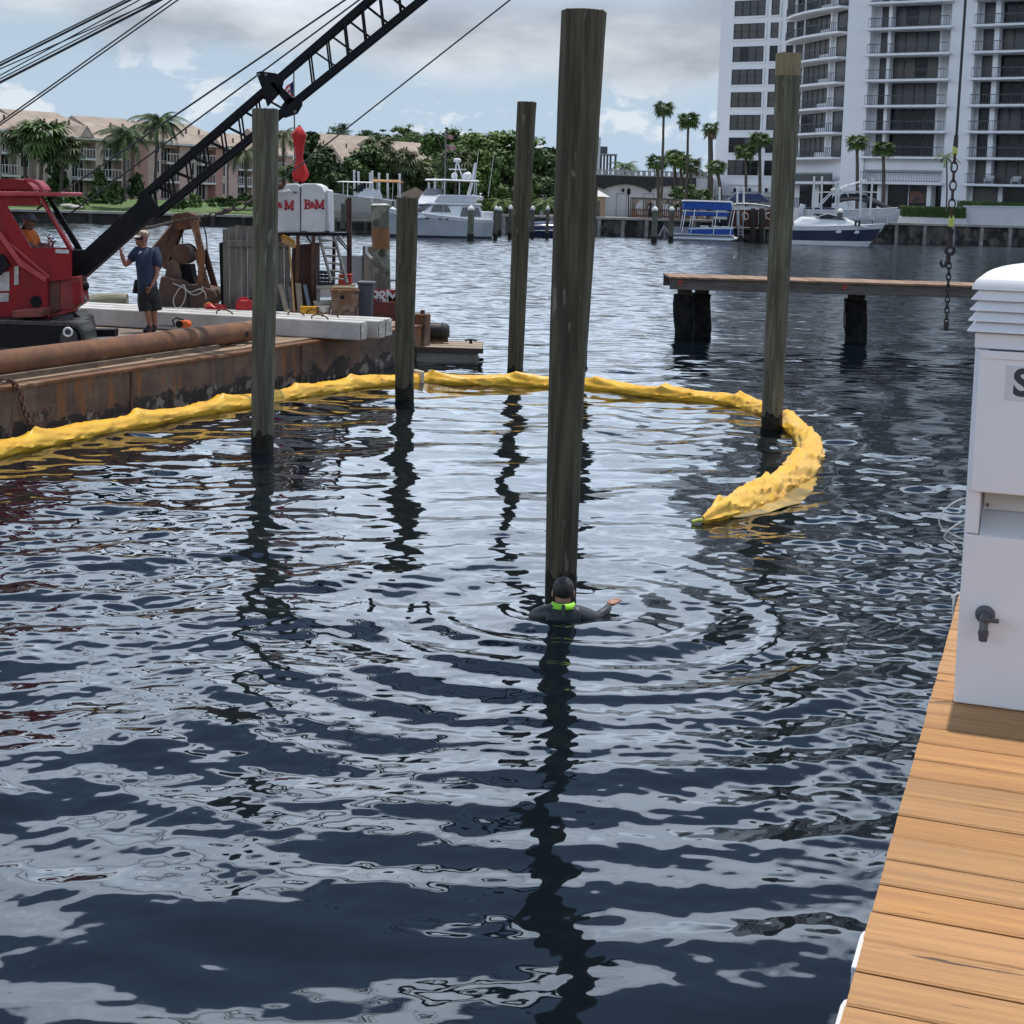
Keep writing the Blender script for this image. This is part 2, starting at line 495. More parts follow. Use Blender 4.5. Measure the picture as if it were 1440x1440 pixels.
# ------------------------------------------------------------------ dock in the foreground
def build_dock():
    DZ = 1.6
    a = Vector((math.sin(R(19.6)), math.cos(R(19.6)), 0)); bdir = Vector((a.y, -a.x, 0))
    e0 = W(1303.5, 1000, DZ)
    dock = thing('dock', 'oiled golden brown plank dock in the lower right corner', 'dock', e0, -R(19.6))
    def board_wood(nm, c1, c2):
        return mat(nm, c1, c2, scale=4, stretch=(.35, 9, 9), rough=.6, bump=.5, detail=10, thr=(.34, .66),
                   col3=(.085, .04, .02), scale3=2.4, stretch3=(1.0, 14, 14), thr3=(.63, .69), rand=.09, bscale=11)
    woods = [board_wood('dock_wood_golden', (.50, .25, .078), (.37, .18, .06)), board_wood('dock_wood_brown', (.46, .235, .083), (.34, .175, .066)), board_wood('dock_wood_amber', (.49, .24, .070), (.36, .17, .055))]
    # local axes: x across the dock (along a board), y along it
    PW, GAP = .150, .009
    meshes = []
    for k in range(6):
        q = random.Random(k); b = MB()
        n = 9; L_ = 2.7
        for j, (y, z) in enumerate(((0.002, -.040), (PW - GAP - .002, -.040), (PW - GAP, -.004), (PW - GAP - .005, 0), (.005, 0), (0, -.004))):
            for i in range(n):
                x = L_ * i / (n - 1)
                b.v.append((x + (q.uniform(-.001, .001) if i == 0 else 0), y + .0010 * math.sin(i * 1.3 + k), z + .0005 * math.sin(i * .9 + 2 * k)))
        for j in range(6):
            for i in range(n - 1):
                A, B = j * n + i, ((j + 1) % 6) * n + i
                b.f.append((A, A + 1, B + 1, B)); b.mi.append(0)
        b.f.append(tuple(j * n for j in range(6))); b.mi.append(0)
        b.f.append(tuple(j * n + n - 1 for j in reversed(range(6)))); b.mi.append(0)
        meshes.append(b.mesh('plank', woods[k % 3]))
    for i in range(-32, 44):
        link('plank', meshes[rnd.randrange(6)], dock, (rnd.uniform(-.001, .001), i * PW + rnd.uniform(-.0015, .0015), rnd.uniform(-.001, .001)), (rnd.uniform(-.001, .001), 0, rnd.uniform(-.0006, .0006)))
    dark = mat('dock_frame_wood', (.16, .11, .07), (.09, .06, .04), scale=6, stretch=(8, .6, 8), rough=.8)
    for x in (.06, 1.3, 2.55):
        MB().box(x, x + .05, -4.8, 6.6, -.29, -.041).build('joist', dark, dock, world=False)
    MB().box(.012, .058, -4.8, 6.6, -.29, -.041).build('fascia', dark, dock, world=False)
    pm = mat('dock_pile_wood', (.12, .1, .07), (.06, .05, .04), scale=5, stretch=(4, 4, .5), rough=.9)
    for y in (-3.4, 0.6, 4.6):
        MB().cyl((.45, y, -3), (.45, y, -.05), .15, .14, 14).build('pile', pm, dock, world=False, smooth=True)
    # white vinyl fenders standing on the dock face
    wv = mat('white_vinyl', (.74, .75, .77), (.6, .6, .6), scale=3, rough=.45)
    for px, py, lab in ((1216, 1327, 'white vinyl fender board on the dock face below a plank joint'), (1190, 1428, 'white vinyl fender board lowest in the photograph at the dock edge')):
        p = W(px, py, DZ - .05); q = (a * (p - e0).dot(a)) + e0
        y = (p - e0).dot(a)
        f = thing('fender_board', lab, 'fender', e0 + a * y, -R(19.6), 'white fenders on the dock face')
        b = MB()
        prof = [(-.022, -.10), (-.022, .06), (-.018, .085), (-.003, .10), (.008, .10), (.008, -.10)]
        b.prism([(x, y_, -1.5) for x, y_ in prof], (0, 0, 1.42)); b.build('board', wv, f, world=False, bevel=.008)
        MB().prism([(x * 1.02, y_ * .98, -.08) for x, y_ in prof], (0, 0, .02)).build('cap', wv, f, world=False, bevel=.004)
    # small white hook at the edge beside the pedestal
    p = W(1342, 850, DZ)
    t = thing('rope_hook', 'tiny white hook clipped on the dock edge left of the pedestal', 'hook', e0 + a * (p - e0).dot(a), -R(19.6))
    MB().tube([(-.005, 0, -.10), (-.012, 0, .0), (-.012, 0, .035), (.004, 0, .05), (.02, 0, .04)], .006, 6).build('hook', wv, t, world=False, smooth=True)
    return a, bdir, DZ
DA, DB, DZ = build_dock()

# ------------------------------------------------------------------ power pedestal
def build_pedestal():
    o = W(1340, 990, DZ)
    yaw = -R(19.6)
    t = thing('power_pedestal', 'tall white power pedestal with louvred cap and letter S on the dock', 'pedestal', o, yaw)
    wp = mat('pedestal_white', (.84, .845, .86), (.81, .815, .83), scale=2, rough=.38)
    wi = mat('pedestal_inner', (.62, .60, .56), rough=.5)
    dk = mat('valve_grey', (.10, .105, .115), (.07, .07, .08), scale=20, rough=.45)
    Wd, Dp = .66, .36
    # hollow shell: back, sides, lower front, stiles beside the recess
    MB().box(0, Wd, .012, Dp, .002, .565).build('lower_cabinet', wp, t, world=False, bevel=.006)
    MB().box(.0, .045, .0125, Dp, .568, 1.17).build('side_panel', wp, t, world=False, bevel=.005)
    MB().box(Wd - .045, Wd, .0125, Dp, .568, 1.17).build('side_panel', wp, t, world=False, bevel=.005)
    MB().box(.0455, Wd - .0455, .16, Dp - .002, .568, 1.17).build('back_panel', wp, t, world=False)
    # sloping sill and recessed socket plate
    MB().hexa([(.047, .013, .5655), (Wd - .047, .013, .5655), (Wd - .047, .159, .5655), (.047, .159, .5655)],
              [(.047, .013, .567), (Wd - .047, .013, .567), (Wd - .047, .159, .625), (.047, .159, .625)]).build('sill', wp, t, world=False)
    pl = MB().box(.052, Wd - .05, .135, .158, .63, .78).build('socket_plate', wi, t, world=False, bevel=.003)
    for sx in (.064, Wd - .065):
        MB().cyl((sx, .1345, .645), (sx, .130, .645), .006, .006, 8).build('screw', mat('screw_dark', (.12, .12, .12), rough=.4, metal=.8), pl, world=False)
    d = MB()
    d.box(.014, Wd - .014, -.022, -.002, .712, 1.166)
    d.build('door', wp, t, world=False, bevel=.004)
    MB().box(.014, Wd - .014, -.002, .0118, .728, 1.16).build('door_return', wp, t, world=False)
    MB().box(.020, Wd - .02, -.027, -.0225, 1.142, 1.168).build('hinge_strip', wp, t, world=False, bevel=.002)
    MB().box(-.002, Wd + .002, -.008, Dp, 1.172, 1.222).build('collar', wp, t, world=False, bevel=.004)
    # five louvres: thin flared plates
    for i in range(4):
        z = 1.226 + i * .0335; e = .026 - .002 * i
        b = MB()
        x0, x1, y0, y1 = -e, Wd + e, -.008 - e, Dp + e
        i0 = .03
        q = lambda k, zz: [(x0 + k, y0 + k, zz), (x1 - k, y0 + k, zz), (x1 - k, y1 - k, zz), (x0 + k, y1 - k, zz)]
        vs = q(0, z) + q(0, z + .004) + q(e + .005, z + .036) + q(e + .005, z + .03)
        fs = []
        for a_ in range(3):
            for k in range(4): fs.append((a_ * 4 + k, a_ * 4 + (k + 1) % 4, a_ * 4 + 4 + (k + 1) % 4, a_ * 4 + 4 + k))
        for k in range(4): fs.append((12 + k, 12 + (k + 1) % 4, (k + 1) % 4, k))
        b.add(vs, fs); b.build('louvre', wp, t, world=False)
    MB().box(.02, Wd - .02, .02, Dp - .02, 1.2225, 1.37).build('cap_core', wi, t, world=False)
    # domed cap
    b = MB(); n = 10; z0 = 1.226 + 4 * .0335; e = .020
    for i in range(n + 1):
        u = i / n; k = (Dp / 2 + e + .004) * (1 - math.cos(u * math.pi / 2)) * 1.0; zz = z0 + .088 * math.sin(u * math.pi / 2) ** .9
        kx = k * 1.25
        b.v += [(-e + kx, -.008 - e + k, zz), (Wd + e - kx, -.008 - e + k, zz), (Wd + e - kx, Dp + e - k, zz), (-e + kx, Dp + e - k, zz)]
    for i in range(n):
        for k in range(4):
            A = i * 4
            b.f.append((A + k, A + (k + 1) % 4, A + 4 + (k + 1) % 4, A + 4 + k)); b.mi.append(0)
    b.f.append((3, 2, 1, 0)); b.mi.append(0); b.f.append(tuple(n * 4 + k for k in range(4))); b.mi.append(0)
    b.build('cap', wp, t, world=False, smooth=True, ang=50)
    # letter sticker
    sx = .150; sz = 1.068
    st = MB().box(sx - .052, sx + .052, -.0236, -.0222, sz - .055, sz + .057).build('sticker', mat('sticker_clear', (.70, .71, .72), (.64, .65, .66), scale=60, rough=.5), t, world=False)
    tm = text_mesh('letter', 'S', .118, .0005, mat('letter_grey', (.035, .037, .045), rough=.5), .0042)
    link('letter', tm, st, (sx, -.0242, sz), (math.pi / 2, 0, 0))
    # hose valve
    vx, vz = .082, .308
    b = MB(); b.lathe([(.024, 0), (.030, .001), (.031, .005), (.028, .010), (.018, .013)], 24)
    b.v = [(vx + x, .0115 - z, vz + y) for x, y, z in b.v]
    bi = b.build('valve', dk, t, world=False, smooth=True)
    b = MB(); b.tube([(vx, .0, vz), (vx, -.03, vz - .002), (vx, -.042, vz - .02), (vx, -.045, vz - .06)], [.014, .015, .014, .013], 12)
    b.lathe([(.017, 0), (.017, .014), (.014, .016)], 12, (vx, -.045, vz - .055)); b.lathe([(.013, 0), (.014, .003), (.014, .016), (.011, .018)], 12, (vx, -.045, vz - .074))
    b.build('spout', dk, bi, world=False, smooth=True)
    MB().box(vx - .012, vx + .046, -.062, -.05, vz - .008, vz + .006).build('lever', dk, bi, world=False, bevel=.004)
    # loops of thin white cord hanging out behind the pedestal
    cm = mat('white_cord', (.55, .55, .54), rough=.6)
    b = MB()
    def loc(px, py, off): return P(px, py, o.y + off)
    for pts in ([(1364, 698), (1345, 705), (1330, 716), (1321, 730), (1324, 742), (1340, 752), (1358, 760)],
                [(1362, 729), (1345, 738), (1332, 748), (1328, 757), (1340, 765), (1352, 780)]):
        p3 = [loc(x, y, .12) for x, y in pts]
        sm = []
        for i in range(len(p3) - 1):
            for k in range(5):
                u = k / 5; p0, p1, p2, p3_ = p3[max(i - 1, 0)], p3[i], p3[i + 1], p3[min(i + 2, len(p3) - 1)]
                sm.append(.5 * ((2 * p1) + (p2 - p0) * u + (2 * p0 - 5 * p1 + 4 * p2 - p3_) * u * u + (3 * p1 - p0 - 3 * p2 + p3_) * u ** 3))
        sm.append(p3[-1]); b.tube(sm, .0026, 6)
    tag(b.build('cord', cm, None, smooth=True), 'thin white cord looping out from the left side of the pedestal', 'cord')
build_pedestal()

# ------------------------------------------------------------------ mooring piles
PILE = mat('pile_wood', (.052, .042, .024), (.128, .108, .066), scale=2.6, stretch=(7, 7, .42), rough=.9, bump=1.3, detail=10, bscale=5, thr=(.36, .68),
           col3=(.21, .185, .14), scale3=2.2, stretch3=(4.5, 4.5, 1.1), thr3=(.62, .69))
PILE_G = mat('pile_wood_green', (.080, .070, .046), (.18, .165, .108), scale=2.6, stretch=(7, 7, .4), rough=.9, bump=1.3, detail=10, bscale=5, thr=(.36, .68),
             col3=(.23, .22, .15), scale3=2.4, stretch3=(4.5, 4.5, .8), thr3=(.61, .69))
PILE_WET = mat('pile_wet', (.010, .009, .007), (.028, .024, .017), scale=9, rough=.6, bump=.8, spec=.2)
PILE_TOP = mat('pile_cut', (.17, .135, .085), (.09, .07, .045), scale=6, rough=.9)
PILE_NEW = mat('pile_cut_pale', (.29, .225, .125), (.21, .16, .085), scale=4, stretch=(3, 3, .6), rough=.85)
def mooring_pile(bx, by, tx, ty, w0, w1, label, m=PILE, wet=.32, newtop=0.0):
    p0 = W(bx, by, 0); p1 = P(tx, ty, p0.y + .05)
    r0, r1 = w0 / 2 / FPX * p0.y, w1 / 2 / FPX * p0.y
    t = thing('mooring_pile', label, 'pile', p0, 0, 'bare timber mooring piles in the water')
    ax = (p1 - p0); H = ax.z
    q = random.Random(int(bx))
    N = 22; n = 28
    def jit(i, k): return 1 + .022 * mnoise.noise((math.cos(k * 6.283 / n) * 1.6 + bx, math.sin(k * 6.283 / n) * 1.6, i * .45)) + .012 * mnoise.noise((math.cos(k * .2244) * 5, math.sin(k * .2244) * 5 + bx, i * .9))
    def at(z):
        u = z / H; s = .022 * math.sin(u * 2.4 + bx) - .022 * math.sin(bx)
        return p0 + ax * u + Vector((s * (1 - u) * 1.6, s * .3, 0)), r0 + (r1 - r0) * max(u, -.1)
    def seg(z0, z1, k):
        pts, rr = [], []
        for i in range(k + 1):
            p, r = at(z0 + (z1 - z0) * i / k); pts.append(p); rr.append(r)
        return pts, rr
    top = H - newtop
    pts, rr = seg(wet - .03, top, N)
    MB().tube(pts, rr, n, True, jit=jit).build('shaft', m, t, smooth=True, ang=50)
    pts, rr = seg(-1.6, wet, 6)
    b = MB().tube(pts, [r * 1.03 for r in rr], n, True, jit=lambda i, k: jit(i * 3, k) * (1 + .03 * mnoise.noise((k * .9, i * 2.1, bx))))
    # ragged waterline growth
    base = 6 * n
    for k in range(n):
        v = Vector(b.v[base + k]); b.v[base + k] = (v.x, v.y, v.z + .12 * mnoise.noise((k * .45, bx, 0)) + .10 * mnoise.noise((k * 1.7, bx, 3)))
    b.build('wet_foot', PILE_WET, t, smooth=True, ang=60)
    if newtop:
        pts, rr = seg(top - .01, H, 3)
        MB().tube(pts, [r * 1.012 for r in rr], n, True, jit=jit).build('raw_top', PILE_NEW, t, smooth=True, ang=50)
    p, r = at(H)
    MB().tube([p - ax.normalized() * .004, p + ax.normalized() * .006], [r * .965, r * .95], n, True).build('cut_end', PILE_TOP, t)
    for k in range(3):   # small checks and wane at the rim
        a = q.uniform(0, 6.28)
        c = p + Vector((math.cos(a), math.sin(a), 0)) * r * .7
        MB().obox(c + Vector((0, 0, .006)), Vector((math.cos(a), math.sin(a), 0)) * r * .22, Vector((-math.sin(a), math.cos(a), 0)) * .008, (0, 0, .008)).build('splinter', PILE_TOP, t)
    return t
mooring_pile(369, 633, 373, 154, 31, 37, 'green grey pile at left standing in front of the barge side', PILE_G, .2)
mooring_pile(569, 562, 573, 279, 26, 31, 'brown pile beside the rusty corner post of the barge', PILE, .2)
mooring_pile(724, 527, 741, 144, 22, 27, 'slim dark pile just behind the yellow boom, left of the tallest pile', PILE, .12)
mooring_pile(788, 846, 821, 17, 44, 63, 'tallest and nearest pile, with the swimmer at its foot', PILE, .22)
mooring_pile(1085, 602, 1109, 76, 29, 35, 'pile with a pale raw top in front of the white tower', PILE_G, .2, .30)
mooring_pile(815, 508, 829, 262, 20, 24, 'farther pile almost hidden behind the tallest pile', PILE, .2)

# ------------------------------------------------------------------ yellow containment boom
def catmull(p, k):
    out = []
    for i in range(len(p) - 1):
        p0, p1, p2, p3 = p[max(i - 1, 0)], p[i], p[i + 1], p[min(i + 2, len(p) - 1)]
        for j in range(k):
            u = j / k
            out.append(.5 * ((2 * p1) + (p2 - p0) * u + (2 * p0 - 5 * p1 + 4 * p2 - p3) * u * u + (3 * p1 - p0 - 3 * p2 + p3) * u ** 3))
    return out + [p[-1]]
def build_boom():
    ym = mat('boom_yellow', (.80, .46, .035), (.70, .36, .02), scale=2.5, rough=.42, bump=.6, bscale=9, col3=(.50, .26, .02), scale3=3, thr3=(.60, .74))
    ctl = [(-190, 672), (-90, 655), (0, 639), (100, 617), (200, 598), (300, 579), (360, 569), (430, 556), (500, 546), (560, 541), (600, 539), (640, 541), (700, 541),
           (770, 544), (830, 547), (900, 555), (970, 563), (1030, 570), (1068, 579), (1098, 592), (1124, 610), (1140, 633), (1132, 657), (1104, 682), (1066, 703), (1026, 722), (988, 738)]
    path = [W(x, y, 0) for x, y in ctl]
    path.insert(0, path[0] + (path[0] - path[1]).normalized() * 7)
    pts = catmull(path, 44)
    # arc length
    s = [0]
    for a, c in zip(pts, pts[1:]): s.append(s[-1] + (c - a).length)
    Ltot = s[-1]
    t = thing('containment_boom', 'floating bright yellow containment boom curving across the water', 'boom', pts[0])
    n = 34; b = MB()
    peaks = []
    x = .9
    q = random.Random(4)
    while x < Ltot: peaks.append(x); x += q.uniform(1.25, 2.1)
    for i, p in enumerate(pts):
        tt = (pts[min(i + 1, len(pts) - 1)] - pts[max(i - 1, 0)]).normalized(); sd = Vector((tt.y, -tt.x, 0))
        e = min(s[i], Ltot - s[i]); endt = min(1, .12 + (Ltot - s[i]) / 1.1)
        right = max(0, min(1, (s[i] - (Ltot - 6.5)) / 2.0))
        near = 1 + .06 * right
        pk = sum(math.exp(-abs(s[i] - k) / (.10 if s[i] < k else .26)) for k in peaks)
        sag = .06 * math.sin(s[i] * 1.9) + .04 * math.sin(s[i] * 4.3 + 1)
        for k in range(n):
            a = 2 * math.pi * k / n
            rx = (.145 + .025 * right) * near * endt * (1 + sag); rz = (.118 + .02 * right) * near * (endt ** .8) * (1 + sag)
            c, z = math.cos(a), math.sin(a)
            w = s[i] + .25 * mnoise.noise((s[i] * 1.1, c * 1.4, z))
            rid = max(0, 1 - 5.5 * abs(mnoise.noise((w * 1.5 + .9 * a, c * 1.1, z * 1.1 + 3))))       # sharp creases running slantwise
            rid2 = max(0, 1 - 5 * abs(mnoise.noise((w * 3.0 - 1.5 * a, c * 1.4, z * 1.4 + 9))))
            fold = .13 * mnoise.noise((s[i] * 1.7, c * 1.3, z * 1.3)) + .14 * rid + .07 * rid2 - .05
            fold += .11 * pk * math.sin(7 * a + s[i] * 5) * (.4 + .6 * abs(z)) + .05 * math.sin(s[i] * 11 + 2.5 * a + 3 * mnoise.noise((s[i], c, z))) * max(0, mnoise.noise((s[i] * .9, 7, 0)) + .2)
            r = 1 + fold * (1 + .5 * right)
            top = max(0, z) ** 3 * pk * .085
            b.v.append(tuple(p + sd * (rx * c * r) + Vector((0, 0, rz * z * r + .045 + top))))
    m = len(pts)
    for i in range(m - 1):
        for k in range(n):
            A, B = i * n + k, i * n + (k + 1) % n
            b.f.append((A, B, B + n, A + n)); b.mi.append(0)
    b.f.append(tuple(reversed(range(n)))); b.f.append(tuple((m - 1) * n + k for k in range(n))); b.mi += [0, 0]
    b.build('float_sleeve', ym, t, smooth=True, ang=75)
    # loose skirt fabric awash beside the sleeve near the free end
    sk = MB(); K = 7
    idx = [i for i in range(m) if Ltot - 3.7 < s[i] < Ltot - .5]
    for i in idx:
        p = pts[i]; tt = (pts[min(i + 1, m - 1)] - pts[i - 1]).normalized(); sd = Vector((tt.y, -tt.x, 0)) * -1
        u = (s[i] - (Ltot - 3.7)) / 3.2
        wd = .32 * math.sin(math.pi * min(1, u * 1.0)) ** .6 * (1 + .35 * mnoise.noise((s[i] * 1.7, 3, 0)))
        for k in range(K):
            f = k / (K - 1)
            z = .035 * (1 - f) + .014 * mnoise.noise((s[i] * 4, f * 3, 1)) - .012 * f + .006
            sk.v.append(tuple(p + sd * (.10 + wd * f) + Vector((0, 0, z))))
    for i in range(len(idx) - 1):
        for k in range(K - 1):
            A = i * K + k; sk.f.append((A, A + 1, A + K + 1, A + K)); sk.mi.append(0)
    so = sk.build('skirt', mat('boom_skirt_wet', (.50, .30, .03), (.20, .13, .02), scale=3, rough=.3), t, smooth=True)
    sl = so.modifiers.new('thick', 'SOLIDIFY'); sl.thickness = .004
    # wet inner skirt showing along the left run, and the connector plates
    for k in (W(592, 540, 0),):
        i = min(range(m), key=lambda j: (pts[j] - k).length); p = pts[i]; tt = (pts[i + 1] - pts[i - 1]).normalized(); sd = Vector((tt.y, -tt.x, 0))
        MB().obox(p + Vector((0, 0, .11)), tt * .03, sd * .165, (0, 0, .12)).build('connector', mat('boom_connector', (.62, .56, .42), rough=.5), t, bevel=.02)
    e = pts[-1]
    MB().tube([e + Vector((.03, .02, .05)), e + Vector((-.05, -.01, .045)), e + Vector((-.11, -.02, .03))], [.022, .02, .022], 8).build('end_toggle', mat('boom_toggle', (.42, .44, .06), rough=.5), t, smooth=True)
build_boom()
# grey plastic pipe afloat between boom and barge
gp = catmull([W(x, y, .03) for x, y in ((232, 585), (300, 574), (400, 559), (450, 551), (489, 544))], 8)
o = MB().tube(gp, .085, 12).build('grey_pipe', mat('grey_pvc', (.25, .25, .22), (.17, .17, .15), scale=4, rough=.55), None, smooth=True)
tag(o, 'grey plastic pipe afloat along the barge side behind the yellow boom', 'pipe')

# ------------------------------------------------------------------ swimmer at the pile
def build_diver():
    o = W(791, 872, 0); o.z = -.03
    t = thing('person', 'person in black wetsuit with neon green collar, chest deep by the tallest pile', 'person', o); t.scale = (.86, .86, .86)
    suit = mat('wetsuit', (.018, .02, .024), (.035, .037, .042), scale=6, rough=.45)
    skn = mat('skin_tanned', (.42, .22, .15), (.35, .17, .11), scale=8, rough=.5)
    S = 1.0
    J = [(0, .03, -.55, .15), (0, .02, -.22, .17), (0, .0, .02, .18), (0, .01, .14, .125), (0, .02, .20, .066),
         (-.135, .01, .115, .115), (-.225, .04, .05, .098), (-.265, .17, -.05, .062), (-.16, .34, -.01, .048), (-.08, .40, .03, .036),
         (.135, .01, .115, .115), (.225, .04, .05, .098), (.31, .13, .03, .058), (.40, .20, .075, .044), (.43, .27, .105, .034)]
    E = [(0, 1), (1, 2), (2, 3), (3, 4), (2, 5), (5, 6), (6, 7), (7, 8), (8, 9), (2, 10), (10, 11), (11, 12), (12, 13), (13, 14)]
    skin('wetsuit_body', J, E, suit, t)
    # head seen from behind, tipped a little forward
    hz = .30
    H = [(0, .02, .13, .062), (0, .02, .18, .068), (0, .04, hz - .045, .084, .084), (0, .045, hz + .015, .094, .090), (0, .04, hz + .06, .074, .072)]
    h = skin('head', H, [(i, i + 1) for i in range(4)], skn, t)
    b = MB()
    for s in (-1, 1): MB().ball((s * .094, .035, hz - .035), .034, 8, 6, (.35, .6, 1)).build('ear', skn, h, world=False, smooth=True)
    MB().ball((0, .16, hz - .03), .02, 8, 6, (.8, 1, 1.2)).build('nose', skn, h, world=False, smooth=True)
    hair = MB()
    n, m_ = 20, 14
    for i in range(m_ + 1):
        ph = math.pi * i / m_ * .74
        for k_ in range(n):
            a = 2 * math.pi * k_ / n
            front = max(0, math.sin(a)); lim = 1 - .45 * front
            p_ = ph * lim
            r = .104 + .004 * mnoise.noise((k_ * 2.2, i * 2.3, 0))
            hair.v.append((r * .93 * math.sin(p_) * math.cos(a), .04 + r * .98 * math.sin(p_) * math.sin(a), hz + .01 + r * 1.06 * math.cos(p_)))
    for i in range(m_):
        for k_ in range(n):
            A, B = i * n + k_, i * n + (k_ + 1) % n
            hair.f.append((A, A + n, B + n, B)); hair.mi.append(0)
    hair.build('hair', mat('hair_dark', (.014, .011, .010), (.03, .022, .018), scale=50, stretch=(1, 1, .3), rough=.5, bump=.5), h, world=False, smooth=True)
    # neon collar behind the neck and the zip flap
    col = MB()
    for i in range(13):
        a = math.pi + math.pi * i / 12
        for r, z in ((.092, .205), (.106, .185), (.128, .160)):
            col.v.append((r * 1.02 * math.cos(a), .01 + r * math.sin(a), z - .018 * (r - .08) * 10 * 0))
    for i in range(12):
        for k_ in range(2):
            A = i * 3 + k_; col.f.append((A, A + 1, A + 4, A + 3)); col.mi.append(0)
    c = col.build('collar', mat('neon_green', (.30, .72, .03), rough=.5), t, world=False, smooth=True)
    c.modifiers.new('thick', 'SOLIDIFY').thickness = .008
    MB().hexa([(-.019, -.165, .10), (.019, -.165, .10), (.019, -.135, .095), (-.019, -.135, .095)], [(-.014, -.118, .205), (.014, -.118, .205), (.014, -.10, .20), (-.014, -.10, .20)]).build('zip_flap', suit, t, world=False, bevel=.004)
    # right hand reaching across the water, left hand on the pile
    for sgn, w, d in ((1, Vector((.435, .28, .11)), Vector((.55, .75, .15))), (-1, Vector((-.075, .40, .035)), Vector((.45, .85, .25)))):
        d = d.normalized(); sd = Vector((d.y, -d.x, 0)).normalized() * sgn
        J = [(*w, .034, .026), (*(w + d * .05), .042, .022), (*(w + d * .095), .042, .018)]; E = [(0, 1), (1, 2)]
        for f, (o_, l) in enumerate(((-.032, .07), (-.011, .085), (.011, .08), (.031, .062))):
            b0 = w + d * .10 + sd * o_; i0 = len(J)
            J += [(*b0, .0105), (*(b0 + d * l * .5 + Vector((0, 0, .004))), .0095), (*(b0 + d * l + Vector((0, 0, -.014))), .008)]
            E += [(2, i0), (i0, i0 + 1), (i0 + 1, i0 + 2)]
        i0 = len(J); b0 = w + d * .045 - sd * .04
        J += [(*b0, .014), (*(b0 + d * .035 - sd * .025), .011), (*(b0 + d * .065 - sd * .03), .009)]; E += [(1, i0), (i0, i0 + 1), (i0 + 1, i0 + 2)]
        skin('hand', J, E, skn, t, 2)
build_diver()

# ------------------------------------------------------------------ old pier stub
def build_pier():
    y0 = 36.2
    l = P(942, 389, y0); r = P(1380, 403, y0)
    zt = l.z
    u = Vector((1, (r.y - l.y) / (r.x - l.x), 0))
    t = thing('pier', 'narrow old timber pier on dark piles in open water at right', 'pier', l)
    bw = mat('pier_board', (.30, .185, .115), (.22, .14, .09), scale=3, stretch=(6, .6, 6), rough=.85, rand=.2)
    fw = mat('pier_beam', (.15, .125, .105), (.09, .075, .065), scale=3, stretch=(.6, 6, 6), rough=.85)
    blk = mat('pier_pile_black', (.008, .009, .010), (.024, .022, .02), scale=5, rough=.95, bump=1, spec=.1)
    w = 1.7; n = 58; pw = .165
    me = MB().box(0, pw - .01, -.06, w, -.045, 0).mesh('deck_board', bw)
    for i in range(n): link('deck_board', me, t, (i * pw, rnd.uniform(-.012, .012), rnd.uniform(-.004, .004)))
    for yy in (.0, w - .08):
        MB().box(.01, n * pw - .02, yy, yy + .07, -.30, -.047).build('stringer', fw, t, world=False)
    red = mat('reflector_red', (.50, .05, .04), rough=.4); rd = mat('reflector_dark', (.05, .02, .02), rough=.5)
    for px, py in ((957, 397.5), (1188, 403.5)):
        c = P(px, py, y0 - .03) - l
        b = MB().cyl((c.x, -.004, c.z), (c.x, -.03, c.z), .062, .058, 14).build('reflector', red, t, world=False)
        MB().cyl((c.x, -.0305, c.z), (c.x, -.036, c.z), .028, .026, 10).build('reflector_centre', rd, b, world=False)
    def dpile(px, py, ww, dy, lab, seed):
        c = P(px, py, y0 + dy) - l; rr = ww / 2 / FPX * (y0 + dy)
        b = MB(); q = random.Random(seed); N = 12
        def jit(i, k): return 1 + .13 * mnoise.noise((k * .8 + seed, i * .6, 0)) + (.10 if i > 8 and k % 5 else 0)
        b.tube([(c.x + .03 * math.sin(i), dy, -1.55 - zt + (zt + 1.1) * i / N) for i in range(N + 1)], [rr * (1.0 - .05 * math.sin(i * .7)) for i in range(N + 1)], 16, True, jit=jit)
        o = b.build('pile', blk, t, world=False, smooth=True, ang=35)
        MB().box(c.x - rr * .75, c.x + rr * .7, dy - rr * .5, dy + rr * .5, -.72, -.302).build('stub', mat('pier_stub', (.12, .075, .045), (.04, .03, .025), scale=6, stretch=(4, 4, .5), rough=.9), o, world=False, bevel=.01)
        return o
    dpile(962, 440, 27, .55, '', 1); dpile(986, 440, 26, 1.35, '', 2); dpile(1203, 450, 30, .7, '', 3)
    for s in (-1, 1):
        c = P(1203 + s * 14, 440, y0 + .62) - l
        MB().box(c.x - .03, c.x + .03, .6, .66, -1.1, -.5).build('splice_board', fw, t, world=False)
build_pier()

# ------------------------------------------------------------------ hoist chain hanging at right
def chain_links(t, p0, p1, pitch, wire, m, sag=0.0, wide=.62):
    p0, p1 = Vector(p0), Vector(p1); L_ = (p1 - p0).length; n = max(2, int(L_ / pitch))
    d = (p1 - p0).normalized()
    b = MB(); b.ring((0, 0, 0), pitch * .62, wire, (0, 1, 0), 12, 5, 1.0, up=(0, 0, 1))
    b.v = [(x * wide, y, z) for x, y, z in b.v]
    me = b.mesh('chain_link', m, True)
    inv = basis(t).inverted(); q = d.to_track_quat('Z', 'Y')
    for i in range(n + 1):
        u = i / n; p = p0.lerp(p1, u); p.z -= sag * 4 * u * (1 - u)
        o = link('chain_link', me, t, inv @ p)
        o.rotation_mode = 'QUATERNION'; o.rotation_quaternion = q @ Euler((0, 0, (i % 2) * math.pi / 2 + .25)).to_quaternion()
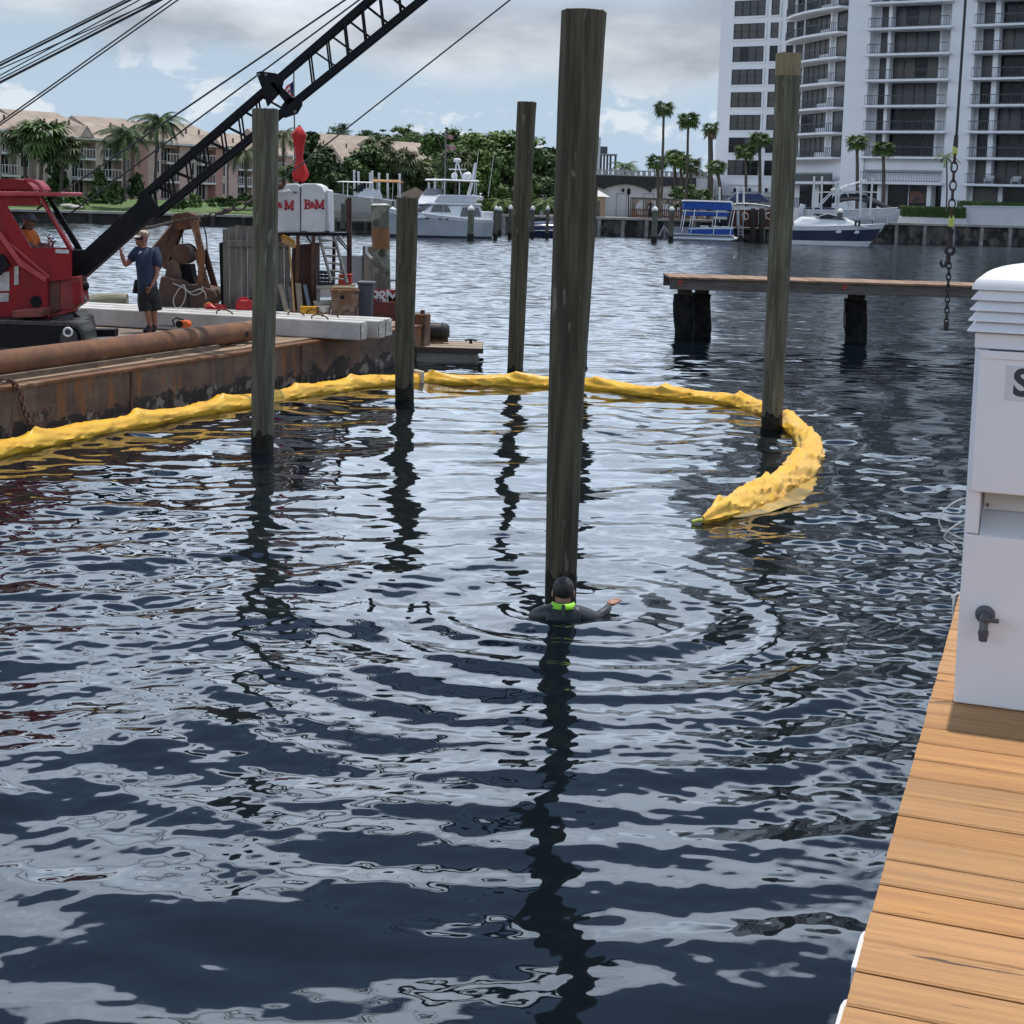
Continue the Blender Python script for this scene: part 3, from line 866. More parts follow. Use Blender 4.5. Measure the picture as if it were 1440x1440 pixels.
def build_hoist():
    d = 24.0
    t = thing('hoist_line', 'vertical crane line with rusty chain and hook hanging at right before the tower', 'hoist line', P(1331, 464, d))
    steel = mat('cable_dark', (.03, .03, .035), rough=.5, metal=.3)
    rust = mat('chain_rust', (.10, .045, .03), (.05, .03, .025), scale=20, rough=.8)
    blk = mat('chain_black', (.02, .018, .018), (.05, .035, .03), scale=20, rough=.7)
    yg = mat('shackle_yellow', (.55, .62, .12), rough=.5)
    top = P(1366, -170, d); top.x = P(1357, 0, d).x + .02
    MB().cyl(top, P(1345, 192, d), .022, .022, 8).build('cable', steel, t)
    MB().cyl(P(1345, 190, d), P(1343.5, 208, d), .035, .04, 8).build('socket', steel, t)
    MB().tube([P(1343, 206, d), P(1343, 214, d), P(1342.6, 219, d)], [.036, .044, .03], 10).build('shackle', yg, t, smooth=True)
    chain_links(t, P(1342.5, 222, d), P(1338, 300, d), .125, .021, rust)
    MB().tube([P(1338.4, 303, d), P(1338, 310, d), P(1337.5, 319, d)], [.034, .044, .036], 10).build('shackle', yg, t, smooth=True)
    MB().tube([P(1337, 322, d), P(1336.5, 334, d), P(1336, 348, d)], [.06, .035, .05], 10).build('link_block', blk, t, smooth=True)
    c = P(1336, 352, d)
    b = MB().ring(c, .065, .028, (0, 1, 0), 14, 6); b.tube([c + Vector((-.02, 0, -.07)), c + Vector((-.03, 0, -.17)), c + Vector((-.06, 0, -.24)), c + Vector((-.11, 0, -.25)), c + Vector((-.135, 0, -.2)), c + Vector((-.125, 0, -.15))], [.035, .034, .034, .03, .026, .012], 8)
    b.build('hook', blk, t, smooth=True)
    chain_links(t, P(1335, 366, d), P(1331, 452, d), .085, .020, blk)
    MB().tube([P(1331, 452, d), P(1330.7, 458, d), P(1330.3, 465, d)], [.035, .045, .03], 8).build('end_shackle', blk, t, smooth=True)
build_hoist()
# ------------------------------------------------------------------ work barge
HD = 0.70
BA, BB = W(0, 622, 0), W(597, 504.5, 0)
BU = (BB - BA).normalized(); BN = Vector((-BU.y, BU.x, 0))
def hull_material():
    m = bpy.data.materials.new('hull_rust'); m.use_nodes = True; MATS['hull_rust'] = m
    nt = m.node_tree; N, L = nt.nodes, nt.links; b = N['Principled BSDF']; b.inputs['Roughness'].default_value = .85
    tc = N.new('ShaderNodeTexCoord'); sp = N.new('ShaderNodeSeparateXYZ'); L.new(tc.outputs['Object'], sp.inputs[0])
    def nz(sc, st, det=8, ro=.65):
        mp = N.new('ShaderNodeMapping'); mp.inputs['Scale'].default_value = st; L.new(tc.outputs['Object'], mp.inputs[0])
        n = N.new('ShaderNodeTexNoise'); n.inputs['Scale'].default_value = sc; n.inputs['Detail'].default_value = det; n.inputs['Roughness'].default_value = ro
        L.new(mp.outputs[0], n.inputs[0]); return n.outputs[0]
    def rmp(v, lo, hi, a=0., c=1.):
        n = N.new('ShaderNodeMapRange'); n.interpolation_type = 'SMOOTHSTEP'; L.new(v, n.inputs[0])
        for i, x in ((1, lo), (2, hi), (3, a), (4, c)): n.inputs[i].default_value = x
        return n.outputs[0]
    def mx(f, a, c):
        n = N.new('ShaderNodeMix'); n.data_type = 'RGBA'; L.new(f, n.inputs[0])
        for s_, v in ((n.inputs[6], a), (n.inputs[7], c)):
            if isinstance(v, tuple): s_.default_value = (*v, 1)
            else: L.new(v, s_)
        return n.outputs[2]
    def add(a, c):
        n = N.new('ShaderNodeMath'); L.new(a, n.inputs[0]); L.new(c, n.inputs[1]); return n.outputs[0]
    z = sp.outputs[2]
    base = mx(rmp(nz(1.3, (1, 1, 1.2)), .35, .65), (.085, .055, .040), (.165, .115, .080))
    base = mx(rmp(nz(2.2, (2.2, 2.2, .35)), .50, .66), base, (.23, .092, .032))                 # orange runs
    base = mx(rmp(nz(5.0, (3, 3, .25)), .56, .70), base, (.045, .026, .020))                      # dark runs
    scab = add(nz(2.0, (1, 1, 1.3), 10, .7), rmp(z, .0, .62, .17, -.22))
    base = mx(rmp(scab, .53, .58), base, (.030, .021, .017))                                      # black scabs, denser low down
    pale = add(nz(3.1, (1, 1, 1), 9, .7), rmp(z, .05, .5, .06, -.16))
    base = mx(rmp(pale, .58, .63), base, (.23, .19, .15))
    L.new(base, b.inputs['Base Color'])
    bn = N.new('ShaderNodeBump'); bn.inputs['Strength'].default_value = .8; bn.inputs['Distance'].default_value = .03
    L.new(add(scab, nz(14, (1, 1, 1))), bn.inputs['Height']); L.new(bn.outputs[0], b.inputs['Normal'])
    return m
RUST = hull_material()
RUST_LOW = mat('hull_scabs', (.055, .034, .026), (.15, .125, .10), scale=2.6, rough=.85, bump=1, bscale=7, thr=(.52, .58), detail=8,
               col3=(.035, .028, .024), scale3=1.5, thr3=(.45, .6))
RUST_D = mat('rust_dark', (.075, .036, .024), (.12, .055, .03), scale=4, rough=.85, bump=.6, bscale=12)
RUST_O = mat('rust_orange', (.20, .085, .035), (.12, .055, .032), scale=3, rough=.8, bump=.5, bscale=14, col3=(.30, .20, .12), scale3=2.0, thr3=(.58, .7))
WOOD_T = mat('deck_timber', (.34, .24, .16), (.24, .17, .12), scale=3, stretch=(5, .6, 5), rough=.9, rand=.12)
WOOD_G = mat('grey_timber', (.20, .18, .155), (.12, .105, .09), scale=3, stretch=(7, 7, .5), rough=.9, rand=.16, detail=8)
BLACK = mat('black_steel', (.007, .008, .010), (.013, .013, .015), scale=6, rough=.6, spec=.15)
GREY_ST = mat('grey_steel', (.22, .22, .22), (.13, .12, .11), scale=6, rough=.5, metal=.4)
WHITE_P = mat('white_paint_worn', (.62, .63, .64), (.52, .52, .52), scale=3, rough=.5, col3=(.30, .17, .10), scale3=3.5, thr3=(.70, .76))
RED_P = mat('red_paint', (.27, .006, .010), (.18, .006, .009), scale=2.0, rough=.5, spec=.3, stretch=(1.5, 1.5, .6), detail=8, col3=(.11, .035, .028), scale3=3.5, thr3=(.60, .74), stretch3=(1.5, 1.5, .5))
RED_L = mat('red_paint_light', (.42, .055, .06), (.34, .03, .035), scale=4, rough=.4)
CONC = mat('precast_concrete', (.56, .545, .52), (.45, .44, .42), scale=2.5, rough=.85, bump=.3, bscale=30, col3=(.34, .32, .29), scale3=5, thr3=(.66, .76))
def deckp(px, py, z=HD): return W(px, py, z)
def build_barge():
    a = BA - BU * 14
    t = thing('barge', 'long rusty steel work barge carrying the crane on the left', 'barge', a, math.atan2(BU.y, BU.x))
    L_ = (BB - a).length; Wd = 10.0
    n = 90
    def side(z0, z1, bulge, name, m, seed):
        b = MB(); k = 6
        for i in range(n + 1):
            for j in range(k + 1):
                x, z = L_ * i / n, z0 + (z1 - z0) * j / k
                b.v.append((x, -.02 - bulge + .018 * mnoise.noise((x * .8, z * 2, seed)) + .010 * mnoise.noise((x * 3, z * 4, seed)), z))
        for i in range(n):
            for j in range(k):
                A = i * (k + 1) + j; b.f.append((A, A + k + 1, A + k + 2, A + 1)); b.mi.append(0)
        return b.build(name, m, t, world=False, smooth=True)
    MB().box(0, L_, 0, Wd, -.8, HD - .03).build('hull', RUST, t, world=False)
    side(-.3, HD - .032, .02, 'side_plate', RUST, 1)
    for x in (6.2, 11.4, 16.6, 21.3):
        MB().box(x, x + .05, -.062, -.02, -.2, HD - .04).build('weld_strip', RUST_D, t, world=False)
    MB().box(-.02, L_ + .02, -.06, .10, HD - .055, HD - .005).build('edge_flange', RUST_O, t, world=False, bevel=.01)
    for i, (y, w) in enumerate(((.11, .24), (.36, .26), (.64, .22), (.90, .25))):
        x0 = 2.0
        q = random.Random(i)
        while x0 < L_ - .3:
            l = q.uniform(2.4, 4.2); x1 = min(x0 + l, L_ - .05)
            MB().box(x0, x1 - .02, y, y + w - .015, HD - .02, HD + .012 + q.uniform(0, .015)).build('deck_plank', mat('edge_timber', (.34, .24, .16), (.22, .15, .10), scale=3, stretch=(.6, 6, 6), rough=.9, rand=.15), t, world=False)
            x0 = x1
    MB().box(1, L_ - .03, 1.2, Wd - .2, HD - .029, HD + .006).build('deck', mat('barge_deck', (.26, .205, .155), (.16, .12, .095), scale=1.3, rough=.9, bump=.3), t, world=False)
    # end post at the near corner
    MB().box(L_ - .24, L_ + .04, -.10, .16, -.6, HD + .20).build('corner_post', RUST, t, world=False, bevel=.02)
    MB().cyl((L_ - .1, .02, HD + .2), (L_ - .1, .02, HD + .27), .05, .045, 10).build('bollard', RUST_D, t, world=False)
build_barge()

# rusty pipe along the edge, timber rail under it
def build_pipe():
    p0, p1 = W(0, 511, HD + .208), W(354, 465, HD + .208)
    d = (p1 - p0); p0 = p0 - d * .55
    r = .168
    p0.z = p1.z = HD + .04 + r
    t = thing('steel_pipe', 'rusty orange steel pipe lying along the barge edge', 'pipe', p0)
    N = 60
    MB().tube([p0.lerp(p1, i / N) for i in range(N + 1)], r, 28, True, jit=lambda i, k: 1 + .008 * mnoise.noise((i * .8, k * .5, 0))).build('shell', RUST_O, t, smooth=True)
    ax = (p1 - p0).normalized(); sd = Vector((ax.y, -ax.x, 0))
    c = p1 - ax * .42 + sd * (r * .96) + Vector((0, 0, -.02))
    MB().cyl(c, c + sd * .012, .05, .05, 16).build('drain_hole', mat('hole_black', (.006, .006, .006), rough=.9), t)
    for u in (.66, .93):
        c = p0.lerp(p1, u); c.z = HD + .026
        s = thing('timber_bearer', ['timber bearer under the middle of the rusty pipe', 'timber bearer under the holed end of the rusty pipe'][[.66, .93].index(u)], 'timber', c, 0, 'bearers under the rusty pipe')
        MB().obox(c, sd * .26, ax * .10, (0, 0, .014)).build('block', WOOD_T, s, bevel=.01)
    q0 = p0 + sd * .19; q1 = p0.lerp(p1, .86) + sd * .19; q0.z = q1.z = HD + .05
    tag(MB().bar(q0, q1, .10, .075).build('edge_rail', mat('rail_timber', (.10, .075, .055), (.18, .13, .09), scale=3, stretch=(1, 1, 4), rough=.9)), 'dark timber rail beside the rusty pipe on the barge edge', 'rail')
build_pipe()
# chain down the hull side at the left edge
def build_hull_chain():
    t = thing('hull_chain', 'rusty chain hanging down the barge side at the left edge', 'chain', BA)
    rm = mat('chain_brown', (.12, .065, .04), (.07, .04, .03), scale=20, rough=.85)
    pts = [(-30, 545), (4, 534), (17, 537), (26, 548), (33, 572), (41, 594), (52, 615)]
    w = []
    for i, (x, y) in enumerate(pts):
        rr = ray(x, y); o = BA - BN * .11
        k = (o - CPOS).dot(BN) / rr.dot(BN); w.append(CPOS + rr * k)
    w[0] += BN * .2; w[1] += BN * .12
    for a, c in zip(w, w[1:]): chain_links(t, a, c, .085, .016, rm)
build_hull_chain()

# precast concrete piles lying across the deck
def build_beams():
    A, B = W(108, 456.5, HD + .02), W(506, 479, HD + .02)
    u = (B - A).normalized(); nrm = Vector((-u.y, u.x, 0))
    s = .315
    labs = ['nearest white concrete pile lying across the barge, its end overhanging most', 'middle white concrete pile of the three lying across the barge', 'rearmost white concrete pile of the three lying across the barge']
    ends = [W(506, 479, HD + .02), W(547, 473, HD + .02), W(574, 466, HD + .02)]
    for k in range(3):
        base = A + nrm * k * .47
        L_ = (ends[k] - base).dot(u)
        st = base - u * 1.0
        t = thing('concrete_pile', labs[k], 'concrete pile', st, math.atan2(u.y, u.x), 'concrete piles lying on the barge')
        b = MB(); n = 40; LL = L_ + 1.0
        b.box(0, LL, 0, s, 0, s)
        o = b.build('shaft', CONC, t, world=False, bevel=.022, seg=2)
        e = MB(); K = 7    # rough broken end
        for i in range(K):
            for j in range(K):
                y, z = .012 + (s - .024) * i / (K - 1), .012 + (s - .024) * j / (K - 1)
                e.v.append((LL + .014 + .022 * mnoise.noise((y * 14, z * 14, k)), y, z))
        for i in range(K - 1):
            for j in range(K - 1):
                A_ = i * K + j; e.f.append((A_, A_ + K, A_ + K + 1, A_ + 1)); e.mi.append(0)
        e.build('broken_end', mat('concrete_rough', (.62, .60, .55), (.36, .34, .31), scale=25, rough=.95, bump=.8), t, world=False)
        for x in ((LL - .8, LL - 2.6) if k == 0 else (LL - .95, LL - 1.6) if k == 1 else (LL - 1.4,)):
            MB().tube([(x - .16, s / 2, s - .01), (x - .15, s / 2, s + .05), (x - .07, s / 2, s + .085), (x + .05, s / 2, s + .075), (x + .14, s / 2, s + .03), (x + .15, s / 2, s - .01)], .013, 6).build('lifting_loop', RUST_D, t, world=False, smooth=True)
        for x in (1.2, LL - 1.3):
            if k == 0:
                pass
build_beams()

# ------------------------------------------------------------------ crane
def build_crane():
    d0, d1 = 23.4, 25.1       # near and far side of the machine house
    t = thing('crane', 'red crawler crane with black lattice boom on the barge', 'crane', P(20, 480, 24.2))
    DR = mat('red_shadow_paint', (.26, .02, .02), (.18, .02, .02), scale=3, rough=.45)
    # cab
    cab = MB()
    cab.pprism([(-60, 276), (9, 276), (9, 290), (44, 348.6), (50, 352), (68, 396), (30, 372), (0, 326), (-60, 300)], d0, d0 + .05)
    cab.pprism([(9, 276), (53, 276), (57, 289), (9, 290)], d0, d0 + .05)
    cab.pprism([(44, 348.6), (92, 348), (100, 352), (100, 392), (68, 396), (50, 352)], d0, d0 + .05)
    c = cab.build('cab_side', RED_P, t)
    MB().pprism([(53, 276), (58, 276), (102, 350), (96, 352)], d0 - .015, d0 + .06).build('front_pillar', RED_P, t)
    MB().pprism([(54, 276), (56, 276), (103, 352), (101, 352)], d0 - .03, d0 - .016).build('pillar_trim', RED_L, t)
    MB().pprism([(64, 276), (70, 276), (116, 352), (108, 354)], d0 + .98, d0 + 1.04).build('front_pillar', BLACK, t)
    MB().pprism([(-70, 268), (86, 270), (86, 276), (-70, 276.5)], d0 - .08, d0 + 1.1).build('cab_roof', RED_L, t, bevel=.02)
    MB().pprism([(-70, 252), (18, 251), (36, 253), (45, 262), (48, 268), (-70, 268)], d0 + .05, d0 + .95).build('roof_hood', RED_P, t, bevel=.02)
    for dd in (.0, .5):
        MB().tube([P(34, 252.5, d0 + dd), P(46, 254, d0 + dd), P(54, 259, d0 + dd), P(61, 268, d0 + dd)], .028, 8).build('roof_guard', RED_L, t, smooth=True)
    MB().pprism([(88, 349), (100, 352), (112, 352), (112, 392), (100, 394)], d0 + .55, d0 + 1.05).build('cab_front', BLACK, t)
    MB().pprism([(78, 350.5), (97, 351), (97, 356.5), (78, 356)], d0 - .012, d0 - .002).build('name_strip', mat('plate_pale', (.6, .6, .58), (.35, .35, .35), scale=30, rough=.6), t)
    MB().pprism([(-60, 340), (40, 349), (40, 356), (-60, 352)], d0 + .3, d0 + .9).build('seat', BLACK, t)
    # engine house and side deck
    h = MB(); h.pprism([(-120, 300), (-4, 330), (26, 372), (68, 397), (68, 448), (-120, 448)], d0 + .055, d1); h.build('engine_house', RED_P, t, bevel=.03)
    MB().pprism([(-8, 326), (2, 326), (28, 364), (66, 390), (64, 398), (26, 374)], d0 - .06, d0 + .054).build('sloping_beam', RED_L, t, bevel=.015)
    MB().pprism([(12, 342), (15, 341), (70, 388), (69, 392)], d0 - .02, d0 - .001).build('trim_bar', RED_L, t)
    MB().pprism([(-90, 355), (3, 358), (13, 373), (0, 387), (-90, 390)], d0 - .02, d0 + .05).build('radiator_grille', BLACK, t)
    pl = mat('panel_white_worn', (.52, .50, .46), (.36, .33, .30), scale=8, rough=.6)
    for q in ([(-20, 384), (13, 382), (13, 409), (-20, 410)], [(-20, 413), (12, 412), (12, 424), (-20, 425)], [(20, 375), (26, 374), (26, 400), (20, 401)]):
        MB().pprism(q, d0 + .035, d0 + .052).build('data_plate', pl, t)
    MB().pprism([(17, 437), (62, 434), (57, 446), (17, 447)], d0 - .42, d0 + .05).build('step', mat('step_red', (.24, .05, .04), (.13, .05, .04), scale=8, rough=.8, bump=.5), t, bevel=.012)
    MB().cyl(P(51, 424, d0 + .05), P(51, 424, d0 + .03), .09, .09, 16).build('hose_port', BLACK, t)
    MB().pprism([(67, 396), (84, 394), (84, 436), (67, 444)], d0 + .1, d0 + .5).build('front_bracket', mat('bracket_rust', (.16, .05, .04), (.09, .04, .03), scale=4, rough=.8), t, bevel=.01)
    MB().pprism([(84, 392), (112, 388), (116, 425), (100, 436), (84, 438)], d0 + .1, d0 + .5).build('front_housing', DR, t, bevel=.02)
    MB().pprism([(100, 397), (112, 395), (114, 424), (104, 430)], d0 + .03, d0 + .09).build('front_plate', RED_P, t)
    MB().tube([P(106, 395, d0 + .3), P(112, 405, d0 + .3), P(121, 424, d0 + .25)], .03, 8).build('hydraulic_ram', GREY_ST, t)
    MB().tube([P(114, 388, d0 + .3), P(117, 398, d0 + .3), P(120, 403, d0 + .3)], .05, 8).build('work_lamp', BLACK, t)
    MB().ball(P(118, 402, d0 + .3), .085, 10, 8).build('horn', BLACK, t, smooth=True)
    # levers and chrome in the cab
    for x, y in ((70, 333), (75, 338)):
        b = MB(); b.tube([P(x - 3, 350, d0 + .5), P(x - 1, 342, d0 + .5), P(x, y, d0 + .5)], .025, 8); b.ball(P(x, y, d0 + .5), .045, 10, 8)
        b.build('control_lever', mat('chrome', (.75, .75, .76), rough=.18, metal=1.0), t, smooth=True)
    # turntable and crawler tracks
    MB().pprism([(-70, 448), (72, 446), (78, 456), (-70, 458)], d0 + .3, d1 - .3).build('turntable', BLACK, t)
    b = MB()
    MB().pprism([(-90, 457), (95, 455), (100, 464), (-90, 468)], d0 + .2, d1 - .2).build('car_body', mat('carbody_dark', (.02, .022, .03), rough=.6), t)
    for k, dn in enumerate((22.9, 24.9)):
        cx0, cx1, zc, rr = P(-90, 480, dn).x, P(98, 475, dn).x, HD + .225, .20
        tr = MB(); ol = []
        for i in range(13): a = math.pi / 2 + math.pi * i / 12; ol.append((cx0 + rr * math.cos(a), dn, zc + rr * math.sin(a)))
        for i in range(13): a = -math.pi / 2 + math.pi * i / 12; ol.append((cx1 + rr * math.cos(a), dn, zc + rr * math.sin(a)))
        tr.prism([(x, y, z) for x, y, z in ol], (0, .62, 0)); tk = tr.build('track_frame', BLACK, t)
        per = 2 * (cx1 - cx0) + 2 * math.pi * rr; ns = 46
        me = MB().box(-.085, .085, -.03, .65, -.022, .03).mesh('track_shoe', mat('shoe_dark', (.022, .022, .024), (.05, .045, .04), scale=8, rough=.7))
        inv = basis(tk).inverted()
        for i in range(ns):
            l = per * i / ns
            if l < cx1 - cx0: x, z, an = cx0 + l, zc + rr, 0
            elif l < cx1 - cx0 + math.pi * rr: a = math.pi / 2 - (l - (cx1 - cx0)) / rr; x, z, an = cx1 + rr * math.cos(a), zc + rr * math.sin(a), math.pi / 2 - a
            elif l < 2 * (cx1 - cx0) + math.pi * rr: x, z, an = cx1 - (l - (cx1 - cx0) - math.pi * rr), zc - rr, math.pi
            else: a = -math.pi / 2 - (l - 2 * (cx1 - cx0) - math.pi * rr) / rr; x, z, an = cx0 + rr * math.cos(a), zc + rr * math.sin(a), math.pi / 2 - a
            if abs(z - zc) < rr * .98 or z > zc or True:
                link('track_shoe', me, tk, inv @ Vector((x, dn, z + .003)), (0, an, 0))
        for x in (cx1,):
                w = MB().cyl((x, dn - .02, zc), (x, dn - .07, zc), .14, .13, 20); w.build('sprocket', mat('sprocket_dark', (.03, .03, .035), rough=.5), tk, smooth=True)
    MB().ring(P(95.5, 467, 22.75), .062, .016, (0, 1, 0), 18, 6).build('shackle_ring', mat('ring_white', (.6, .6, .6), rough=.4), t, smooth=True)
    # boom
    db = 24.0; hw = .20      # boom plane and half width across
    bo = MB()
    root = [(74, 392), (80, 384), (118, 352), (203, 275), (208, 271), (226, 295), (108, 399), (88, 402)]
    for s in (-hw, hw - .06): bo.pprism(root, db + s, db + s + .06)
    bo.pprism([(118, 352), (203, 276), (206, 279), (121, 355)], db - hw + .06, db + hw - .06)
    bo.pprism([(108, 399), (224, 296), (221, 293), (105, 396)], db - hw + .06, db + hw - .06)
    boom = bo.build('boom', BLACK, t)
    def lane(pts, y): return [P(x, yy, db) + Vector((0, y, 0)) for x, yy in pts]
    s_top = -(0 - 275) / (520 - 203.0)
    def top_at(x): return 275 - (x - 203) * 275 / (521 - 203.0)
    def bot_at(x): return 268 - (x - 262) * 268 / (593 - 262.0)
    for y in (-hw + .05, hw - .05):
        MB().bar(P(200, top_at(200), db) + Vector((0, y, 0)), P(820, top_at(820), db) + Vector((0, y, 0)), .075, .085).build('chord', BLACK, boom)
        MB().bar(P(218, bot_at(218), db) + Vector((0, y, 0)), P(880, bot_at(880), db) + Vector((0, y, 0)), .075, .085).build('chord', BLACK, boom)
    lace = []
    x = 214.0; step = 24.6; k = 0
    while x < 700:
        # upright and sloping brace of each bay, on both faces
        if not (372 < x < 420):
            lace.append(((x, top_at(x)), (x + 6, bot_at(x + 6))))
            lace.append(((x + 4, top_at(x + 4)), (x + 40, bot_at(x + 40))))
        x += step if k % 1 == 0 else step; k += 1
    for (a, c) in lace:
        for y in (-hw + .05, hw - .05):
            if (a[0] > 205 and a[0] < 640):
                MB().cyl(P(*a, db) + Vector((0, y, 0)), P(*c, db) + Vector((0, y, 0)), .016, .016, 6).build('lacing', BLACK, boom)
    # splice plates part way up
    for y in (-hw - .04, hw):
        b = MB()
        b.pprism([(360, 102), (366, 100), (388, 103), (400, 108), (396, 128), (376, 150), (368, 124)], db + y, db + y + .04)
        b.pprism([(396, 148), (404, 138), (424, 136), (425, 148), (418, 160), (400, 166), (394, 160)], db + y, db + y + .04)
        b.pprism([(380, 118), (388, 114), (414, 140), (404, 148)], db + y, db + y + .04)
        b.build('splice_plate', BLACK, boom)
    for (x, y) in ((364, 105), (374, 105), (415, 157)):
        MB().cyl(P(x, y, db - hw - .05), P(x, y, db - hw - .06), .025, .025, 8).build('pin', GREY_ST, boom)
    # wire ropes
    wr = mat('wire_rope', (.045, .048, .055), rough=.5, metal=.3)
    def rope(a, c, da=db, dc=db, r=.012, name='wire_rope'):
        MB().cyl(P(*a, da), P(*c, dc), r, r, 6).build(name, wr, t)
    def ext(x0, y0, x1, y1, xa, xb):
        m_ = (y1 - y0) / (x1 - x0); return (xa, y0 + m_ * (xa - x0)), (xb, y0 + m_ * (xb - x0))
    for (y0, x1, r) in ((88, 176, .012), (92, 183, .018), (97, 221, .010), (106, 196, .010), (111, 216, .010), (115, 224, .011), (117, 228, .011)):
        a, c = ext(0, y0, x1, 0, -160, 700); rope(a, c, db - .3, db, r)
    for (y0, x1) in ((172, 241), (176, 250)):
        a, c = ext(0, y0, x1, 0, -60, 620); rope(a, c, db - .2, db, .012)
    a, c = ext(360, 85, 485, 0, 52, 760); rope(a, c, db + .2, db, .016)
    a, c = ext(340, 122, 505, 0, 80, 760); rope(a, c, db + .3, db, .014)
    a, c = ext(440, 218, 717, 0, 392, 900); rope(a, c, 28.0, db, .013, 'hoist_rope')
build_crane()

# slack chain from boom to the grab head and on across to the right
def build_sling():
    t = thing('sling_chain', 'slack dark chain running from the boom foot over the grab to the right', 'chain', P(185, 323, 24.6))
    rm = mat('sling_dark', (.035, .03, .028), (.07, .045, .03), scale=20, rough=.75)
    a, b_, c, d = P(186, 323, 24.4), P(215, 319, 26.5), P(243, 312, 28.3), P(290, 304, 28.2)
    for p, q in ((a, b_), (b_, c)): chain_links(t, p, q, .065, .013, rm)
    chain_links(t, d, P(318, 297, 28.2), .10, .022, rm); chain_links(t, P(318, 297, 28.2), P(356, 283, 28.2), .19, .030, rm)
    chain_links(t, c, d, .07, .014, rm)
build_sling()

# ------------------------------------------------------------------ clamshell grab
def build_grab():
    d = 28.6
    o = Vector((P(265, 430, d).x, d, HD))
    t = thing('clamshell_grab', 'rusty clamshell grab bucket standing on the barge behind the worker', 'grab bucket', o)
    def q(x, y, dy=0): return P(x, y, d) + Vector((0, dy, 0))
    for s in (-.34, .34):
        MB().bar(q(247, 318, s * .4), q(219, 356, s), .10, .12).build('arm', RUST_D, t, bevel=.01)
        MB().bar(q(252, 322, s * .4), q(226, 378, s), .10, .11).build('arm', RUST_D, t, bevel=.01)
        MB().pprism([(266, 312), (277, 306), (280, 325), (287, 355), (285, 410), (277, 408), (279, 360), (272, 330)], d + s - .05, d + s + .05).build('curved_arm', RUST_O, t, bevel=.012)
        MB().bar(q(282, 352, s), q(303, 425, s), .09, .11).build('arm', RUST_D, t, bevel=.01)
        MB().pprism([(233, 380), (236, 368), (243, 364), (250, 368), (254, 384), (256, 398), (230, 398)], d + s * .9 - .05, d + s * .9 + .05).build('jaw_lug', mat('lug_rust', (.13, .085, .055), (.08, .05, .035), scale=5, rough=.85), t, bevel=.015)
    MB().pprism([(240, 305), (246, 300), (264, 298), (274, 302), (276, 312), (268, 322), (252, 324), (244, 322)], d - .22, d + .22).build('head_block', RUST_D, t, bevel=.02)
    MB().pprism([(246, 313), (266, 309), (272, 316), (262, 322), (250, 322)], d - .27, d - .221).build('head_cheek', RUST_O, t, bevel=.01)
    MB().cyl(q(259, 357, -.26), q(259, 357, .26), .165, .165, 20).build('sheave_drum', mat('drum_dark', (.035, .025, .022), (.06, .04, .03), scale=5, rough=.7), t, smooth=True)
    for s in (-.2, .2): MB().cyl(q(259, 357, s * 1.4), q(259, 357, s * 1.4 + .03), .19, .19, 20).build('sheave_flange', RUST_D, t)
    MB().pprism([(252, 372), (268, 372), (270, 386), (275, 400), (252, 402)], d - .2, d + .2).build('lower_block', BLACK, t)
    # the two jaws
    for s, xs in ((-1, [(226, 388), (256, 394), (264, 400), (265, 434), (226, 434), (222, 410)]), (1, [(264, 400), (280, 402), (300, 408), (304, 418), (292, 434), (266, 434)])):
        MB().pprism(xs, d - .48, d + .48).build('jaw', mat('jaw_rust', (.10, .055, .038), (.065, .038, .03), scale=2.5, rough=.85, bump=.7, bscale=10), t, bevel=.03)
    hm = mat('hose_grey', (.42, .41, .38), rough=.6)
    def curve(pts, r, m=hm, dy=-.55): MB().tube(catmull([q(x, y, dy) for x, y in pts], 6), r, 6).build('hose', m, t, smooth=True)
    curve([(266, 398), (258, 408), (253, 420), (257, 430), (265, 426), (270, 412), (268, 398)], .010)
    curve([(252, 396), (266, 402), (280, 412), (292, 408), (293, 400)], .010)
    curve([(266, 398), (276, 408), (290, 404), (297, 410), (298, 418)], .010)
    curve([(276, 308), (287, 320), (291, 345), (290, 372), (286, 398)], .013, BLACK, 0)
    for x in (249, 256): MB().cyl(q(x, 322), q(x + 1, 347), .010, .010, 6).build('grab_rope', BLACK, t)
build_grab()

# ------------------------------------------------------------------ people on the barge
SKIN = mat('skin_sunburnt', (.36, .17, .11), (.28, .12, .075), scale=8, rough=.55)
def hand_at(t, w, d, side, up, m=SKIN, curl=.02, L=1.0):
    """five separate fingers on a palm; w wrist, d pointing direction, side thumb side"""
    w, d, side, up = Vector(w), Vector(d).normalized(), Vector(side).normalized(), Vector(up).normalized()
    J = [(*(w - d * .01), .027, .022), (*(w + d * .045 * L), .036, .018), (*(w + d * .088 * L), .038, .016)]; E = [(0, 1), (1, 2)]
    for o_, l in ((.030, .068), (.010, .080), (-.010, .074), (-.029, .058)):
        b0 = w + d * .092 * L + side * o_; i = len(J)
        J += [(*b0, .0095), (*(b0 + d * l * .5 - up * curl * .5), .0088), (*(b0 + d * l * .82 - up * curl * 1.8), .0078)]; E += [(2, i), (i, i + 1), (i + 1, i + 2)]
    i = len(J); b0 = w + d * .035 + side * .034
    J += [(*b0, .012), (*(b0 + d * .03 + side * .026), .010), (*(b0 + d * .058 + side * .034), .009)]; E += [(1, i), (i, i + 1), (i + 1, i + 2)]
    return skin('hand', J, E, m, t, 2)
